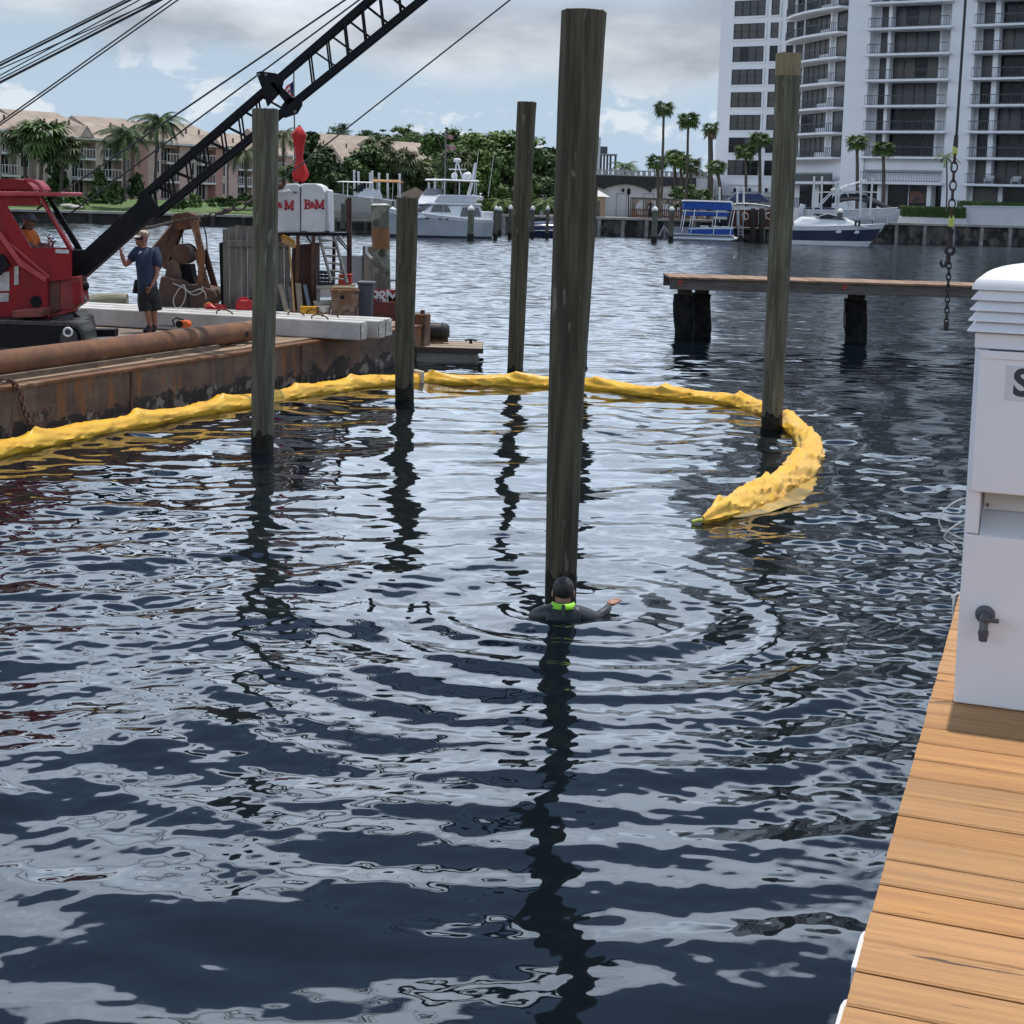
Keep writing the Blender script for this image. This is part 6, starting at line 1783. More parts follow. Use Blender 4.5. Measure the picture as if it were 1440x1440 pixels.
# centre trees
T = [('dense dark broad tree behind the white locker', 412, 492, 196, 292, 142, 0), ('bushy dark green tree behind the lifted boat', 476, 548, 204, 288, 146, 1), ('feathery tree behind the white lift poles', 520, 588, 214, 290, 150, 3),
     ('olive toned tree left of the flagpole', 566, 626, 226, 290, 150, 3), ('yellow green tree right of the flagpole', 612, 690, 224, 296, 154, 1), ('tall bright green tree behind the white yacht', 632, 762, 178, 262, 172, 2),
     ('tall dark tree with rounded top behind the flagpole', 594, 676, 176, 246, 190, 1), ('dark tree between the slim pile and the tallest pile', 716, 796, 202, 268, 168, 0), ('dense green tree behind the slim pile', 672, 752, 212, 292, 160, 1),
     ('added dark tree filling the shaded gap low beside the tallest pile', 690, 800, 240, 296, 164, 0),  # dark tree added in place of the shaded void under the crowns
     ('distant treetop above the roofs right of the boom, left one', 448, 506, 177, 205, 262, 0), ('distant treetop above the roofs right of the boom, middle one', 500, 560, 181, 205, 268, 0), ('distant treetop above the roofs nearest the flagpole', 546, 598, 178, 206, 258, 1)]
for i, (lab, a, c, yt, yb, d, mi) in enumerate(T): tree('broadleaf_tree', lab, a, c, yt, yb, d, mi, 1.6, 40 + i, 17000 if (yb - yt) > 60 else 6000)
for i, (px, y, d, lab) in enumerate(((565, 226, 147, 'fan palm among the trees behind the brown hut'), (640, 226, 152, 'fan palm crown just right of the flagpole'), (531, 208, 158, 'fan palm crown behind the lift poles'))):
    palm('fan_palm', lab, px, y, 290, d, 'fan', 3, 2.3, 30, 0, .17, 1.7, 'palms among the centre trees', seed=60 + i)
# ------------------------------------------------------------------ flagpole with two flags
def build_flagpole():
    d = 139
    t = thing('flagpole', 'tall flagpole with two small flags left of the white yacht', 'flagpole', Vector((P(626, 250, d).x, d, 1.6)))
    MB().cyl(P(627, 184, d), Vector((P(625.5, 290, d).x, d, 1.6)), .07, .10, 8).build('pole', GREY_ST, t)
    fr, fw = mat('flag_red', (.40, .05, .06)), mat('flag_white', (.62, .55, .55))
    for y, w, m in ((188, 10, (fr, fw)), (203, 13, (fw, fr))):
        b = MB()
        for i in range(9):
            for j_ in range(8):
                p = P(627.5 + w * i / 8, y + 6.5 * j_ / 7 + 2.5 * i / 8, d); p.y += .2 * math.sin(i * 1.1); b.v.append(tuple(p))
        for i in range(8):
            for j_ in range(7): b.f.append((i * 8 + j_, i * 8 + 8 + j_, i * 8 + 9 + j_, i * 8 + j_ + 1)); b.mi.append(j_ % 2)
        b.build('flag', list(m), t, smooth=True)
build_flagpole()

# ------------------------------------------------------------------ pilings with white caps, lift poles
PILW = mat('piling_wood', (.13, .12, .09), (.075, .07, .055), scale=3, stretch=(2, 2, .5), rough=.9)
PILG = mat('piling_green', (.09, .10, .075), (.16, .16, .12), scale=3, stretch=(2, 2, .5), rough=.9)
PCAP = mat('piling_cap', (.72, .72, .70), (.5, .5, .48), scale=6, rough=.6)
def piling(px, yt, yb, w, lab, m=PILW, cap=True):
    b0 = W(px, yb, 0); d = b0.y; top = P(px, yt, d); r = w / 2 * d / FPX
    t = thing('piling', lab, 'piling', b0, 0, 'dock pilings along the far shore')
    h = top.z
    MB().tube([(0, 0, -1), (0, 0, .45)], [r * 1.05, r * 1.05], 12).build('wet_foot', PILE_WET, t, world=False, smooth=True)
    MB().tube([(0, 0, .45), (0, 0, h * .6), (0, 0, h - (.28 if cap else 0))], [r, r * .98, r * .95], 12).build('shaft', m, t, world=False, smooth=True)
    if cap: MB().lathe([(r * 1.12, h - .30), (r * 1.12, h - .18), (r * .75, h - .05), (.02, h + .08)], 12).build('cap', PCAP, t, world=False, smooth=True)
PL = [(482, 286, 329, 7, 'grey piling just right of the locker post', False), (551.5, 292, 333, 9, 'greenish piling behind the rust banded post', True), (661.5, 290, 337, 9, 'greenish piling against the white yacht hull', True),
      (696.5, 290, 336, 6, 'piling just past the stern of the yacht, left of a close pair', True), (702, 291, 331, 6, 'piling just past the stern of the yacht, right of a close pair', True), (717, 289, 335, 6, 'piling left of the slim dark pile', True),
      (748, 290, 334, 6, 'piling right of the slim dark pile at the covered boat', True), (769, 290, 335, 5, 'thin piling in front of the blue covered boat', True),
      (919.5, 291, 340, 8, 'greenish piling left of the pontoon boat, left of a pair', True), (943, 291, 339, 7, 'dark piling beside the pontoon boat ramp, right of a pair', True),
      (1179, 294, 345, 8, 'piling standing before the navy hulled cruiser', True), (1193, 297, 322, 6, 'piling behind the cruiser, left of a pair', True), (1198.5, 297, 322, 6, 'piling behind the cruiser, right of a pair', True),
      (1252, 296, 334, 6, 'piling at the cruiser bow, left of a pair', True), (1262, 296, 334, 6, 'piling at the cruiser bow, right of a pair', True)]
for px, yt, yb, w, lab, cap in PL: piling(px, yt, yb, w, lab, PILG if 'green' in lab else PILW, cap)
LP = mat('lift_pole_white', (.70, .70, .68), rough=.5)
for i, (px, yt, yb, dx) in enumerate(((498, 240, 296, 1), (504, 242, 292, 1), (520.5, 244, 290, .5), (523.5, 241, 290, .5), (533, 244, 290, .5), (545, 245, 290, .5), (562, 245, 290, .4), (603, 258, 292, .3), (611.5, 251, 292, .3),
                            (1012, 264, 312, -.4), (1037, 264, 312, -.6), (1046, 264, 312, -.6), (1145, 249, 312, -1.8), (1156, 249, 310, -1.6), (1176, 256, 308, -.8), (1179.5, 256, 308, -.8), (1211, 252, 306, -1), (1227, 252, 306, -4))):
    d = 134 if px < 700 else 146
    where = ['first', 'second', 'third', 'fourth', 'fifth', 'sixth', 'seventh', 'eighth', 'ninth'][i % 9]
    lab = f'thin white boat lift pole, {where} from the left of the row ' + ('behind the lifted boat' if i < 9 else 'by the white tower')
    a = P(px, yt, d); b_ = P(px + dx, yb, d)
    t = thing('lift_pole', lab, 'pole', b_, 0, 'white boat lift guide poles')
    MB().cyl(b_, a, .10, .10, 8).build('tube', LP, t, smooth=True); MB().cyl(a, a + Vector((0, 0, .05)), .12, .09, 8).build('cap', LP, t)

# ------------------------------------------------------------------ boats
BW = mat('gelcoat_white', (.74, .75, .76), (.66, .67, .69), scale=.6, rough=.25)
BG = mat('gelcoat_grey', (.50, .52, .55), (.44, .46, .49), scale=.6, rough=.3)
BNAVY = mat('gelcoat_navy', (.014, .022, .060), (.02, .03, .075), scale=.6, rough=.2)
BBLUE = mat('canvas_blue', (.015, .07, .32), (.02, .09, .36), scale=3, rough=.8)
BCAN = mat('canvas_black', (.025, .026, .03), (.04, .04, .045), scale=3, rough=.9)
BTAN = mat('canvas_tan', (.46, .26, .13), (.38, .21, .10), scale=3, rough=.85)
BGL = mat('boat_glass', (.02, .022, .026), rough=.08)
BBOT = mat('bottom_paint', (.015, .018, .03), rough=.6)
STEEL = mat('boat_steel', (.6, .6, .62), rough=.25, metal=.9)
def hull(t, L_, B_, H0, H1, mt, mb=BBOT, flare=.25, rake=1.2, stripe=None, wl=.12, name='hull'):
    """bow along +X. H0 stern height, H1 bow height above water; topsides, boot band, deck"""
    n = 26; S = []
    for i in range(n + 1):
        u = i / n; bm = B_ / 2 * (1 - max(0, (u - .35) / .65) ** 2.3) ; sh = H0 + (H1 - H0) * u ** 1.6
        xs = L_ * u; xr = rake * u ** 3
        S.append((xs, bm, sh, xr))
    def ring_(k, frac):
        xs, bm, sh, xr = S[k]; f = frac
        w = bm * (1 - flare * (1 - f) * (.4 + .6 * k / n)); return xs + xr * (f - 1) * .9, w, wl * (1 - f) * 0 + sh * f
    def band(f0, f1, m, nm, par):
        b = MB(); K = 4
        for k in range(n + 1):
            for sg in (-1, 1):
                for j in range(K + 1):
                    x, w, z = ring_(k, f0 + (f1 - f0) * j / K); b.v.append((x, sg * w, z))
        st = 2 * (K + 1)
        for k in range(n):
            for sg in (0, 1):
                for j in range(K):
                    A = k * st + sg * (K + 1) + j; b.f.append((A, A + st, A + st + 1, A + 1)); b.mi.append(0)
        for j in range(K): b.f.append((j, j + 1, K + 1 + j + 1, K + 1 + j)); b.mi.append(0)
        return b.build(nm, m, par, world=False, smooth=True, ang=35)
    h = None
    bands = stripe or [(0.14, 1.0, mt)]
    for i, (f0, f1, m) in enumerate(bands):
        o = band(f0, f1, m, name if i == 0 else 'hull_band', t); h = h or o
    f0 = bands[0][0]
    band(-.25, f0, mb, 'hull_bottom', t)
    b = MB()
    for k in range(n + 1):
        x, w, z = ring_(k, 1.0); b.v += [(x, -w, z - .02), (x, w, z - .02)]
    for k in range(n): b.f.append((2 * k, 2 * k + 1, 2 * k + 3, 2 * k + 2)); b.mi.append(0)
    b.build('deck', BW, t, world=False)
    r = MB()
    for sg in (-1, 1): r.tube([(ring_(k, 1.0)[0], sg * ring_(k, 1.0)[1], ring_(k, 1.0)[2]) for k in range(n + 1)], .045, 6)
    r.build('gunwale', BW, t, world=False, smooth=True)
    return h
def frustum(t, name, m, x0, x1, w0, z0, X0, X1, w1, z1, bev=.06, par=None):
    return MB().hexa([(x0, -w0, z0), (x1, -w0, z0), (x1, w0, z0), (x0, w0, z0)], [(X0, -w1, z1), (X1, -w1, z1), (X1, w1, z1), (X0, w1, z1)]).build(name, m, par or t, world=False, bevel=bev)
def build_yacht():
    o = W(677, 334.5, 0); k = FPX / o.y
    t = thing('motor_yacht', 'white motor yacht with dark wraparound windows and flybridge moored bow left', 'yacht', o, R(180 + 36)); t.scale = (.86, .86, .86)
    L_ = 12.0
    hull(t, L_, 4.0, 1.7, 2.7, BG, flare=.35, rake=1.3, stripe=[(.10, .86, BG), (.86, 1.0, BW)])
    frustum(t, 'cabin', BW, .8, 8.6, 1.75, 1.7, 1.2, 6.6, 1.45, 3.0, .15)
    frustum(t, 'foredeck_house', BW, 6.0, 10.2, 1.3, 2.0, 6.2, 9.2, 1.0, 2.55, .15)
    frustum(t, 'wheelhouse_window', BGL, 6.9, 8.35, 1.50, 2.42, 6.55, 7.15, 1.42, 3.02, .02)
    for sg in (-1, 1):
        MB().hexa([(4.6, sg * 1.62, 2.35), (6.8, sg * 1.62, 2.35), (6.8, sg * 1.66, 2.35), (4.6, sg * 1.66, 2.35)], [(4.9, sg * 1.47, 2.95), (6.4, sg * 1.47, 2.95), (6.4, sg * 1.56, 2.95), (4.9, sg * 1.56, 2.95)]).build('side_window', BGL, t, world=False)
        MB().hexa([(1.3, sg * 1.70, 2.0), (3.6, sg * 1.70, 2.0), (3.6, sg * 1.75, 2.0), (1.3, sg * 1.75, 2.0)], [(1.5, sg * 1.52, 2.85), (3.2, sg * 1.52, 2.85), (3.2, sg * 1.6, 2.85), (1.5, sg * 1.6, 2.85)]).build('side_window', BGL, t, world=False)
        for x in (5.2, 5.9, 7.2, 8.1, 8.9): MB().obox((x, sg * (1.86 - .035 * max(0, x - 5) ** 1.75), 1.55 + .03 * x), (.17, 0, 0), (0, .09, 0), (0, 0, .06)).build('porthole', BGL, t, world=False, bevel=.02)
    frustum(t, 'visor', BW, 1.0, 7.4, 1.55, 3.02, 1.2, 7.0, 1.5, 3.22, .05)
    frustum(t, 'flybridge', BW, 1.6, 6.4, 1.45, 3.2, 1.6, 5.8, 1.5, 3.95, .1)
    frustum(t, 'flybridge_screen', BGL, 5.2, 5.95, 1.3, 3.96, 4.9, 5.5, 1.2, 4.45, .02)
    frustum(t, 'hardtop', BW, 1.4, 5.6, 1.55, 5.2, 1.5, 5.4, 1.45, 5.36, .06)
    frustum(t, 'hardtop_lining', BTAN, 1.5, 5.4, 1.45, 5.15, 1.5, 5.4, 1.45, 5.195, 0)
    for x in (1.7, 3.6, 5.2):
        for sg in (-1, 1): MB().cyl((x, sg * 1.4, 3.9), (x, sg * 1.38, 5.15), .05, .05, 8).build('hardtop_post', BW, t, world=False)
    for sg in (-1, 1): MB().tube([(2.6, sg * .6, 5.36), (2.9, sg * .35, 6.3), (2.95, sg * .12, 6.9)], .07, 8).build('mast_leg', BW, t, world=False, smooth=True)
    MB().box(2.5, 3.3, -.9, .9, 6.25, 6.34).build('radar_shelf', BW, t, world=False, bevel=.02)
    MB().lathe([(.32, 6.36), (.36, 6.42), (.36, 6.62), (.2, 6.72)], 14, (2.95, 0, .6)).build('radar_dome', BW, t, world=False, smooth=True)
    for sg in (-1, 1): MB().ball((2.6, sg * .95, 5.7), .3, 12, 8, (1, 1, 1.1)).build('antenna_dome', BW, t, world=False, smooth=True)
    MB().ball((1.9, .3, 5.75), .34, 12, 8, (1, 1, 1.1)).build('antenna_dome', BW, t, world=False, smooth=True)
    rail = MB()
    pr = [(5.5, 1.7, 2.9), (8.0, 1.45, 3.15), (10.2, .95, 3.35), (12.0, .12, 3.55)]
    for sg in (-1, 1):
        rail.tube([(x, sg * y, z) for x, y, z in pr], .025, 6)
        for x, y, z in pr: rail.tube([(x, sg * y, z - .75), (x, sg * y, z)], .02, 6)
    rail.build('bow_rail', STEEL, t, world=False)
    MB().tube([(1.0, -.9, 3.9), (.5, -.9, 5.6), (.3, -.9, 7.0)], [.17, .15, .12], 10).build('dinghy_crane', BW, t, world=False, smooth=True)
    d = MB(); d.tube([(.3, -1.0, 3.7), (1.0, -.2, 3.75), (.6, .9, 3.7)], [.22, .28, .2], 10); d.build('tender', BG, t, world=False, smooth=True)
    MB().box(-.2, .8, -1.6, 1.6, 1.72, 2.5).build('cockpit_coaming', BW, t, world=False, bevel=.08)
    for y in (-1.2, 1.2): MB().cyl((.2, y, 3.9), (-.3, y * 1.1, 8.2), .025, .012, 6).build('outrigger', STEEL, t, world=False)
build_yacht()
def build_lift_boat():
    d = 131; base = P(560, 300, d); base.z = 0
    t = thing('lifted_boat', 'pale motor boat with tan canopy raised on a lift behind the locker', 'motor boat', Vector((base.x, d, P(540, 300, d).z - .1)), R(180 + 18))
    hull(t, 6.6, 2.4, 1.25, 1.75, mat('gelcoat_cream', (.52, .50, .44), (.46, .44, .39), scale=.6, rough=.3), mb=mat('bottom_pale', (.36, .34, .29), rough=.6), flare=.3, rake=.8)
    frustum(t, 'console', BW, 1.5, 3.9, .85, 1.25, 1.8, 3.3, .7, 2.1)
    frustum(t, 'windscreen', BGL, 3.3, 3.9, .75, 1.9, 3.0, 3.3, .6, 2.5, .01)
    frustum(t, 'canopy', BTAN, -.2, 2.3, 1.15, 2.72, .2, 2.1, .95, 2.95, .08)
    frustum(t, 'hardtop', BG, 2.4, 5.2, 1.0, 2.62, 2.5, 5.0, .9, 2.72, .03)
    for x in (.3, 2.1, 3.0, 4.6):
        for sg in (-1, 1): MB().cyl((x, sg * .95, 1.3), (x, sg * .9, 2.7), .03, .03, 6).build('canopy_post', STEEL, t, world=False)
    MB().tube([(-.55, 0, .1), (-.6, 0, 1.0), (-.45, 0, 1.6)], [.18, .26, .24], 10).build('outboard_motor', mat('motor_dark', (.03, .03, .035), rough=.3), t, world=False, smooth=True)
    # the lift that carries it
    l = thing('boat_lift', 'dark timber and steel boat lift carrying the pale boat', 'boat lift', Vector((base.x, d, 0)), R(198))
    zz = P(540, 300, d).z - .12
    for x in (.8, 4.6): MB().box(x, x + .25, -2.4, 2.0, zz - .45, zz - .05).build('cradle_beam', mat('cradle_dark', (.06, .055, .05), rough=.8), l, world=False)
    for x in (.8, 4.8):
        for y in (-2.4, 2.0): MB().cyl((x + .1, y, -1), (x + .1, y, zz + 1.2), .16, .15, 10).build('lift_post', PILW, l, world=False, smooth=True)
    MB().box(-2.5, 7.5, 2.3, 3.4, .9, 1.05).build('catwalk', PILW, l, world=False)
build_lift_boat()
def build_cruiser():
    o = W(1112, 343, 0)
    t = thing('cabin_cruiser', 'white cabin cruiser with navy blue hull moored bow right beside a piling', 'cabin cruiser', o + Vector((-.6, 1.0, 0)), R(-4))
    L_ = 8.9
    hull(t, L_, 2.9, 1.55, 2.0, BNAVY, flare=.3, rake=1.5, stripe=[(.06, .22, BW), (.22, .78, BNAVY), (.78, 1.0, BW)], mb=BW)
    frustum(t, 'cabin_top', BW, .5, 7.4, 1.15, 1.6, 1.6, 5.4, .8, 2.42, .22)
    frustum(t, 'windscreen', BGL, 3.2, 5.4, .95, 2.3, 2.6, 3.9, .7, 2.72, .02)
    for sg in (-1, 1):
        MB().tube([(2.4, sg * .98, 2.28), (3.8, sg * .84, 2.78), (5.3, sg * .6, 2.36)], .035, 6).build('screen_frame', BW, t, world=False, smooth=True)
        for x in (5.0, 6.6): MB().lathe([(.16, 0), (.19, .015), (.16, .03)], 14, (0, 0, 0)).build('tmp', BW, t, world=False).name = 'porthole_ring'
    # place porthole rings on the near side
    rings = [c for c in COL.objects if c.parent == t and c.name.startswith('porthole_ring')]
    for i, c in enumerate(rings):
        c.rotation_euler = (math.pi / 2, 0, 0); c.scale = (1.5, .8, 1); x = (4.7, 6.3, 4.7, 6.3)[i]; sg = -1 if i < 2 else 1
        c.location = (x, sg * (1.36 - .13 * max(0, x - 4) ** 1.35), 1.22)
    rail = MB(); pr = [(4.2, 1.3, 2.35), (6.2, 1.05, 2.5), (7.8, .62, 2.58), (9.1, .1, 2.62)]
    for sg in (-1, 1):
        rail.tube([(x, sg * y, z) for x, y, z in pr], .022, 6)
        for x, y, z in pr: rail.tube([(x, sg * y, z - .7), (x, sg * y, z)], .018, 6)
    rail.build('bow_rail', STEEL, t, world=False)
    for x in (6.2, 6.5): MB().cyl((x, -1.08, 1.75), (x, -1.1, 2.25), .1, .1, 8).build('fender', BCAN, t, world=False, smooth=True)
    frustum(t, 'cockpit_seat', mat('seat_maroon', (.16, .03, .05), rough=.7), -.1, .9, 1.1, 1.5, .0, .8, 1.0, 2.1, .1)
build_cruiser()
def build_tower_boat():
    d = 149; o = P(1132, 318, d)
    t = thing('fishing_boat', 'white fishing boat under a black cover on a lift behind the cruiser', 'fishing boat', Vector((o.x, d, P(1150, 317, d).z)), R(-3))
    L_ = 8.8
    hull(t, L_, 2.9, 1.45, 1.95, BW, mb=BG, flare=.3, rake=1.4, stripe=[(.06, .45, BG), (.45, 1.0, BW)])
    b = MB(); N = 12
    for i in range(N + 1):
        u = i / N; x = 2.6 + 5.6 * u; z = 2.0 + 1.15 * math.sin(math.pi * min(1, u * .8 + .25)) ** .8 ; w = 1.35 * (1 - u ** 3)
        for k in range(7):
            a = k / 6 * 2 - 1; b.v.append((x, a * w, z - .75 * a * a * (1 - .4 * u)))
    for i in range(N):
        for k in range(6): A = i * 7 + k; b.f.append((A, A + 1, A + 8, A + 7)); b.mi.append(0)
    c = b.build('boat_cover', BCAN, t, world=False, smooth=True); c.modifiers.new('thick', 'SOLIDIFY').thickness = .03
    MB().box(-.1, 3.0, -1.3, 1.3, 1.5, 1.72).build('cockpit_cover', BNAVY, t, world=False, bevel=.06)
    tw = MB()
    for sg in (-1, 1):
        tw.tube([(1.0, sg * .8, 1.6), (2.2, sg * .8, 3.0), (3.8, sg * .75, 3.9), (5.0, sg * .6, 4.3)], .05, 8)
        tw.tube([(2.8, sg * .8, 1.6), (3.2, sg * .8, 3.4), (3.9, sg * .7, 4.1)], .045, 8); tw.tube([(4.3, sg * .8, 1.8), (3.6, sg * .8, 3.6)], .045, 8)
        tw.tube([(1.2, sg * .8, 3.2), (6.6, sg * .7, 3.35)], .045, 8); tw.tube([(2.4, sg * .7, 3.5), (5.6, sg * .55, 4.5)], .045, 8)
    for x in (2.2, 3.2, 4.2, 5.0): tw.tube([(x, -.75, 3.0 + .32 * (x - 2.2)), (x, .75, 3.0 + .32 * (x - 2.2))], .04, 6)
    tw.build('tuna_tower', BW, t, world=False, smooth=True)
    MB().box(2.4, 5.8, -.8, .8, 3.36, 3.42).build('tower_top', BW, t, world=False)
    for x, y in ((-.3, -.45), (-.3, .45)): MB().tube([(x, y, .4), (x - .1, y, 1.3), (x, y, 2.0)], [.2, .28, .22], 10).build('outboard_motor', BW, t, world=False, smooth=True)
    l = thing('boat_lift', 'timber boat lift under the black covered fishing boat', 'boat lift', Vector((o.x, d, 0)))
    for x in (1.5, 6.0):
        MB().box(x, x + .25, -2.0, 2.0, .7, 1.0).build('cradle_beam', mat('cradle_dark', (.06, .055, .05)), l, world=False)
        for y in (-1.9, 1.9): MB().cyl((x + .1, y, -1), (x + .1, y, 2.2), .15, .15, 10).build('lift_post', PILW, l, world=False, smooth=True)
build_tower_boat()
def build_pontoon():
    o = W(946, 337.5, 0)
    t = thing('pontoon_boat', 'blue pontoon boat with double blue canopy beside the brown dock', 'pontoon boat', o + Vector((0, 1.2, 0)), R(-2))
    L_ = P(1030, 330, o.y).x - o.x
    for y in (-1.05, 1.05): MB().tube([(-.1, y, .12), (.3, y, .18), (L_ - .2, y, .18), (L_ + .5, y, .3)], [.2, .3, .3, .12], 14).build('float', mat('aluminium', (.55, .56, .58), rough=.35, metal=.7), t, world=False, smooth=True)
    MB().box(0, L_ + .2, -1.3, 1.3, .48, .60).build('deck', BG, t, world=False, bevel=.02)
    for y in (-1.28, 1.25):
        MB().box(1.4, L_ + .1, y, y + .03, .62, 1.18).build('side_panel', BBLUE, t, world=False)
        MB().hexa([(1.4, y - .004, 1.0), (L_ + .1, y - .004, 1.15), (L_ + .1, y + .034, 1.15), (1.4, y + .034, 1.0)], [(1.4, y - .004, 1.12), (L_ + .1, y - .004, 1.3), (L_ + .1, y + .034, 1.3), (1.4, y + .034, 1.12)]).build('trim', BW, t, world=False)
        MB().box(.05, 1.38, y, y + .03, .62, 1.15).build('stern_gate', mat('gate_grey', (.30, .31, .33), (.2, .2, .22), scale=14, stretch=(3, 1, .4), rough=.6), t, world=False)
        for x in (.8, 1.6, 3.6, L_ - .2): MB().cyl((x, y, .62), (x + .3, y * .95, 2.75), .035, .035, 6).build('canopy_post', STEEL, t, world=False)
    frustum(t, 'lower_canopy', BBLUE, .9, L_ - .3, 1.2, 2.2, 1.1, L_ - .5, 1.15, 2.55, .1)
    frustum(t, 'lower_canopy_edge', BG, .95, L_ - .2, 1.21, 2.56, 1.0, L_ - .3, 1.2, 2.66, .02)
    frustum(t, 'upper_canopy', BBLUE, .9, L_ - .1, 1.25, 2.75, .95, L_ - .2, 1.2, 3.45, .08)
    frustum(t, 'canopy_top', mat('canopy_top_grey', (.40, .43, .48), rough=.8), .8, L_, 1.3, 3.46, 1.0, L_ - .2, 1.2, 3.6, .03)
    for x in (2.6, 3.6, 4.4): MB().box(x, x + .6, -.9, .9, .62, 1.35).build('seat', BW, t, world=False, bevel=.08)
    s = MB(); s.tube([(-.15, -.5, .5), (-.75, -.5, 1.15), (-1.1, -.5, .3)], .1, 8); s.tube([(-.2, .2, .4), (-.6, .2, .9), (-.55, .2, .0)], .16, 8); s.build('outboard_motor', mat('motor_grey', (.22, .23, .24), rough=.4), t, world=False, smooth=True)
build_pontoon()
def build_small_boats():
    o = W(742, 333, 0)
    t = thing('covered_boat', 'low boat under a dark blue cover left of the tallest pile', 'boat', o + Vector((0, .8, 0)), R(-3))
    hull(t, 4.6, 1.9, .55, .8, BNAVY, flare=.25, rake=.6)
    b = MB()
    for i in range(13):
        u = i / 12
        for k in range(7):
            a = k / 6 * 2 - 1; b.v.append((-.1 + 4.7 * u, a * (.98 * (1 - u ** 3) + .02), .72 + .55 * math.sin(math.pi * min(1, .3 + .7 * u)) * (1 - a * a) - .12 * a * a + .2 * u))
    for i in range(12):
        for k in range(6): A = i * 7 + k; b.f.append((A, A + 1, A + 8, A + 7)); b.mi.append(0)
    c = b.build('cover', BBLUE if False else BNAVY, t, world=False, smooth=True); c.modifiers.new('thick', 'SOLIDIFY').thickness = .02
    d = 147; o = P(1006, 300, d)
    t = thing('awning_boat', 'boat under a white awning and dark cover behind the brown dock', 'boat', Vector((o.x, d, 1.7)), R(0))
    hull(t, 6.5, 2.4, 1.3, 1.7, BW, flare=.25, rake=.8)
    frustum(t, 'boat_cover', BNAVY, 1.0, 5.2, 1.0, 1.9, 2.0, 4.0, .5, 2.9, .25)
    w = P(1090, 290, d).x - o.x
    b = MB()
    for i in range(15):
        for k in range(5):
            u = i / 14; b.v.append((u * w, -1.4 + .7 * k, 1.35 + .55 * math.sin(math.pi * u) ** .6 + .03 * math.sin(u * 40) - .15 * abs(k - 2) * .5))
    for i in range(14):
        for k in range(4): A = i * 5 + k; b.f.append((A, A + 1, A + 6, A + 5)); b.mi.append(0)
    c = b.build('awning', mat('awning_white', (.72, .71, .69), rough=.8), t, world=False, smooth=True); c.modifiers.new('thick', 'SOLIDIFY').thickness = .03
    l = thing('boat_lift', 'boat lift carrying the boat under the white awning', 'boat lift', Vector((o.x, d, 0)))
    for x in (1.2, 4.6):
        MB().box(x, x + .25, -1.9, 1.9, 1.2, 1.55).build('cradle_beam', mat('cradle_dark', (.06, .055, .05)), l, world=False)
        for y in (-1.8, 1.8): MB().cyl((x + .1, y, -1), (x + .1, y, 2.6), .15, .15, 10).build('lift_post', PILW, l, world=False, smooth=True)
build_small_boats()
def build_brown_dock():
    d = 141.5
    t = thing('finger_dock', 'brown timber finger dock with red brown panels and ladder beside the pontoon boat', 'dock', Vector((P(1024, 340, d).x, d, 0)))
    rb = mat('panel_redbrown', (.15, .05, .035), (.11, .04, .03), scale=1.2, rough=.85)
    for px in (1026, 1059, 1071, 1088): MB().cyl(P(px, 293, d - .3), Vector((P(px, 340, d - .3).x, d - .3, -.8)), .23, .25, 12).build('pile', mat('dock_pile_dark', (.05, .04, .032), (.03, .026, .022), scale=3, rough=.9), t, smooth=True)
    x = 1030
    for k, w in enumerate((8, 9, 9, 8, 8, 9)):
        MB().pprism([(x, 295), (x + w - .8, 295), (x + w - .8, 319), (x, 319)], d, d + .12).build('panel', rb, t); x += w + (4 if k == 2 else .4)
    for px in (1036, 1066): MB().pprism([(px, 297), (px + 4, 297), (px + 4, 317), (px, 317)], d - .05, d - .002).build('white_board', WFRAME, t)
    MB().pprism([(1024, 319.5), (1090, 321.5), (1090, 324), (1024, 322)], d - .15, d + 5).build('walkway', PILW, t)
    l = MB()
    for px in (1038, 1045): l.bar(P(px, 298, d - .35), P(px, 334, d - .35), .07)
    for y in (318, 322, 326, 330): l.bar(P(1038, y, d - .35), P(1045, y, d - .35), .06)
    l.build('ladder', BG, t)
    for px, nm in ((1048, 'hose_coil'), (1082, 'hose_coil')): MB().ring(P(px, 304, d - .2), .33, .05, (0, 1, 0), 18, 6, .8).build(nm, mat('hose_pale', (.42, .42, .36), rough=.6), t, smooth=True)
    for k, px in enumerate((1034, 1050, 1064, 1078)): MB().bar(P(px, 323, d + .3), P(px + 10, 336, d + 1.5), .12).build('brace', mat('dock_pile_dark', (.05, .04, .032)), t)
build_brown_dock()
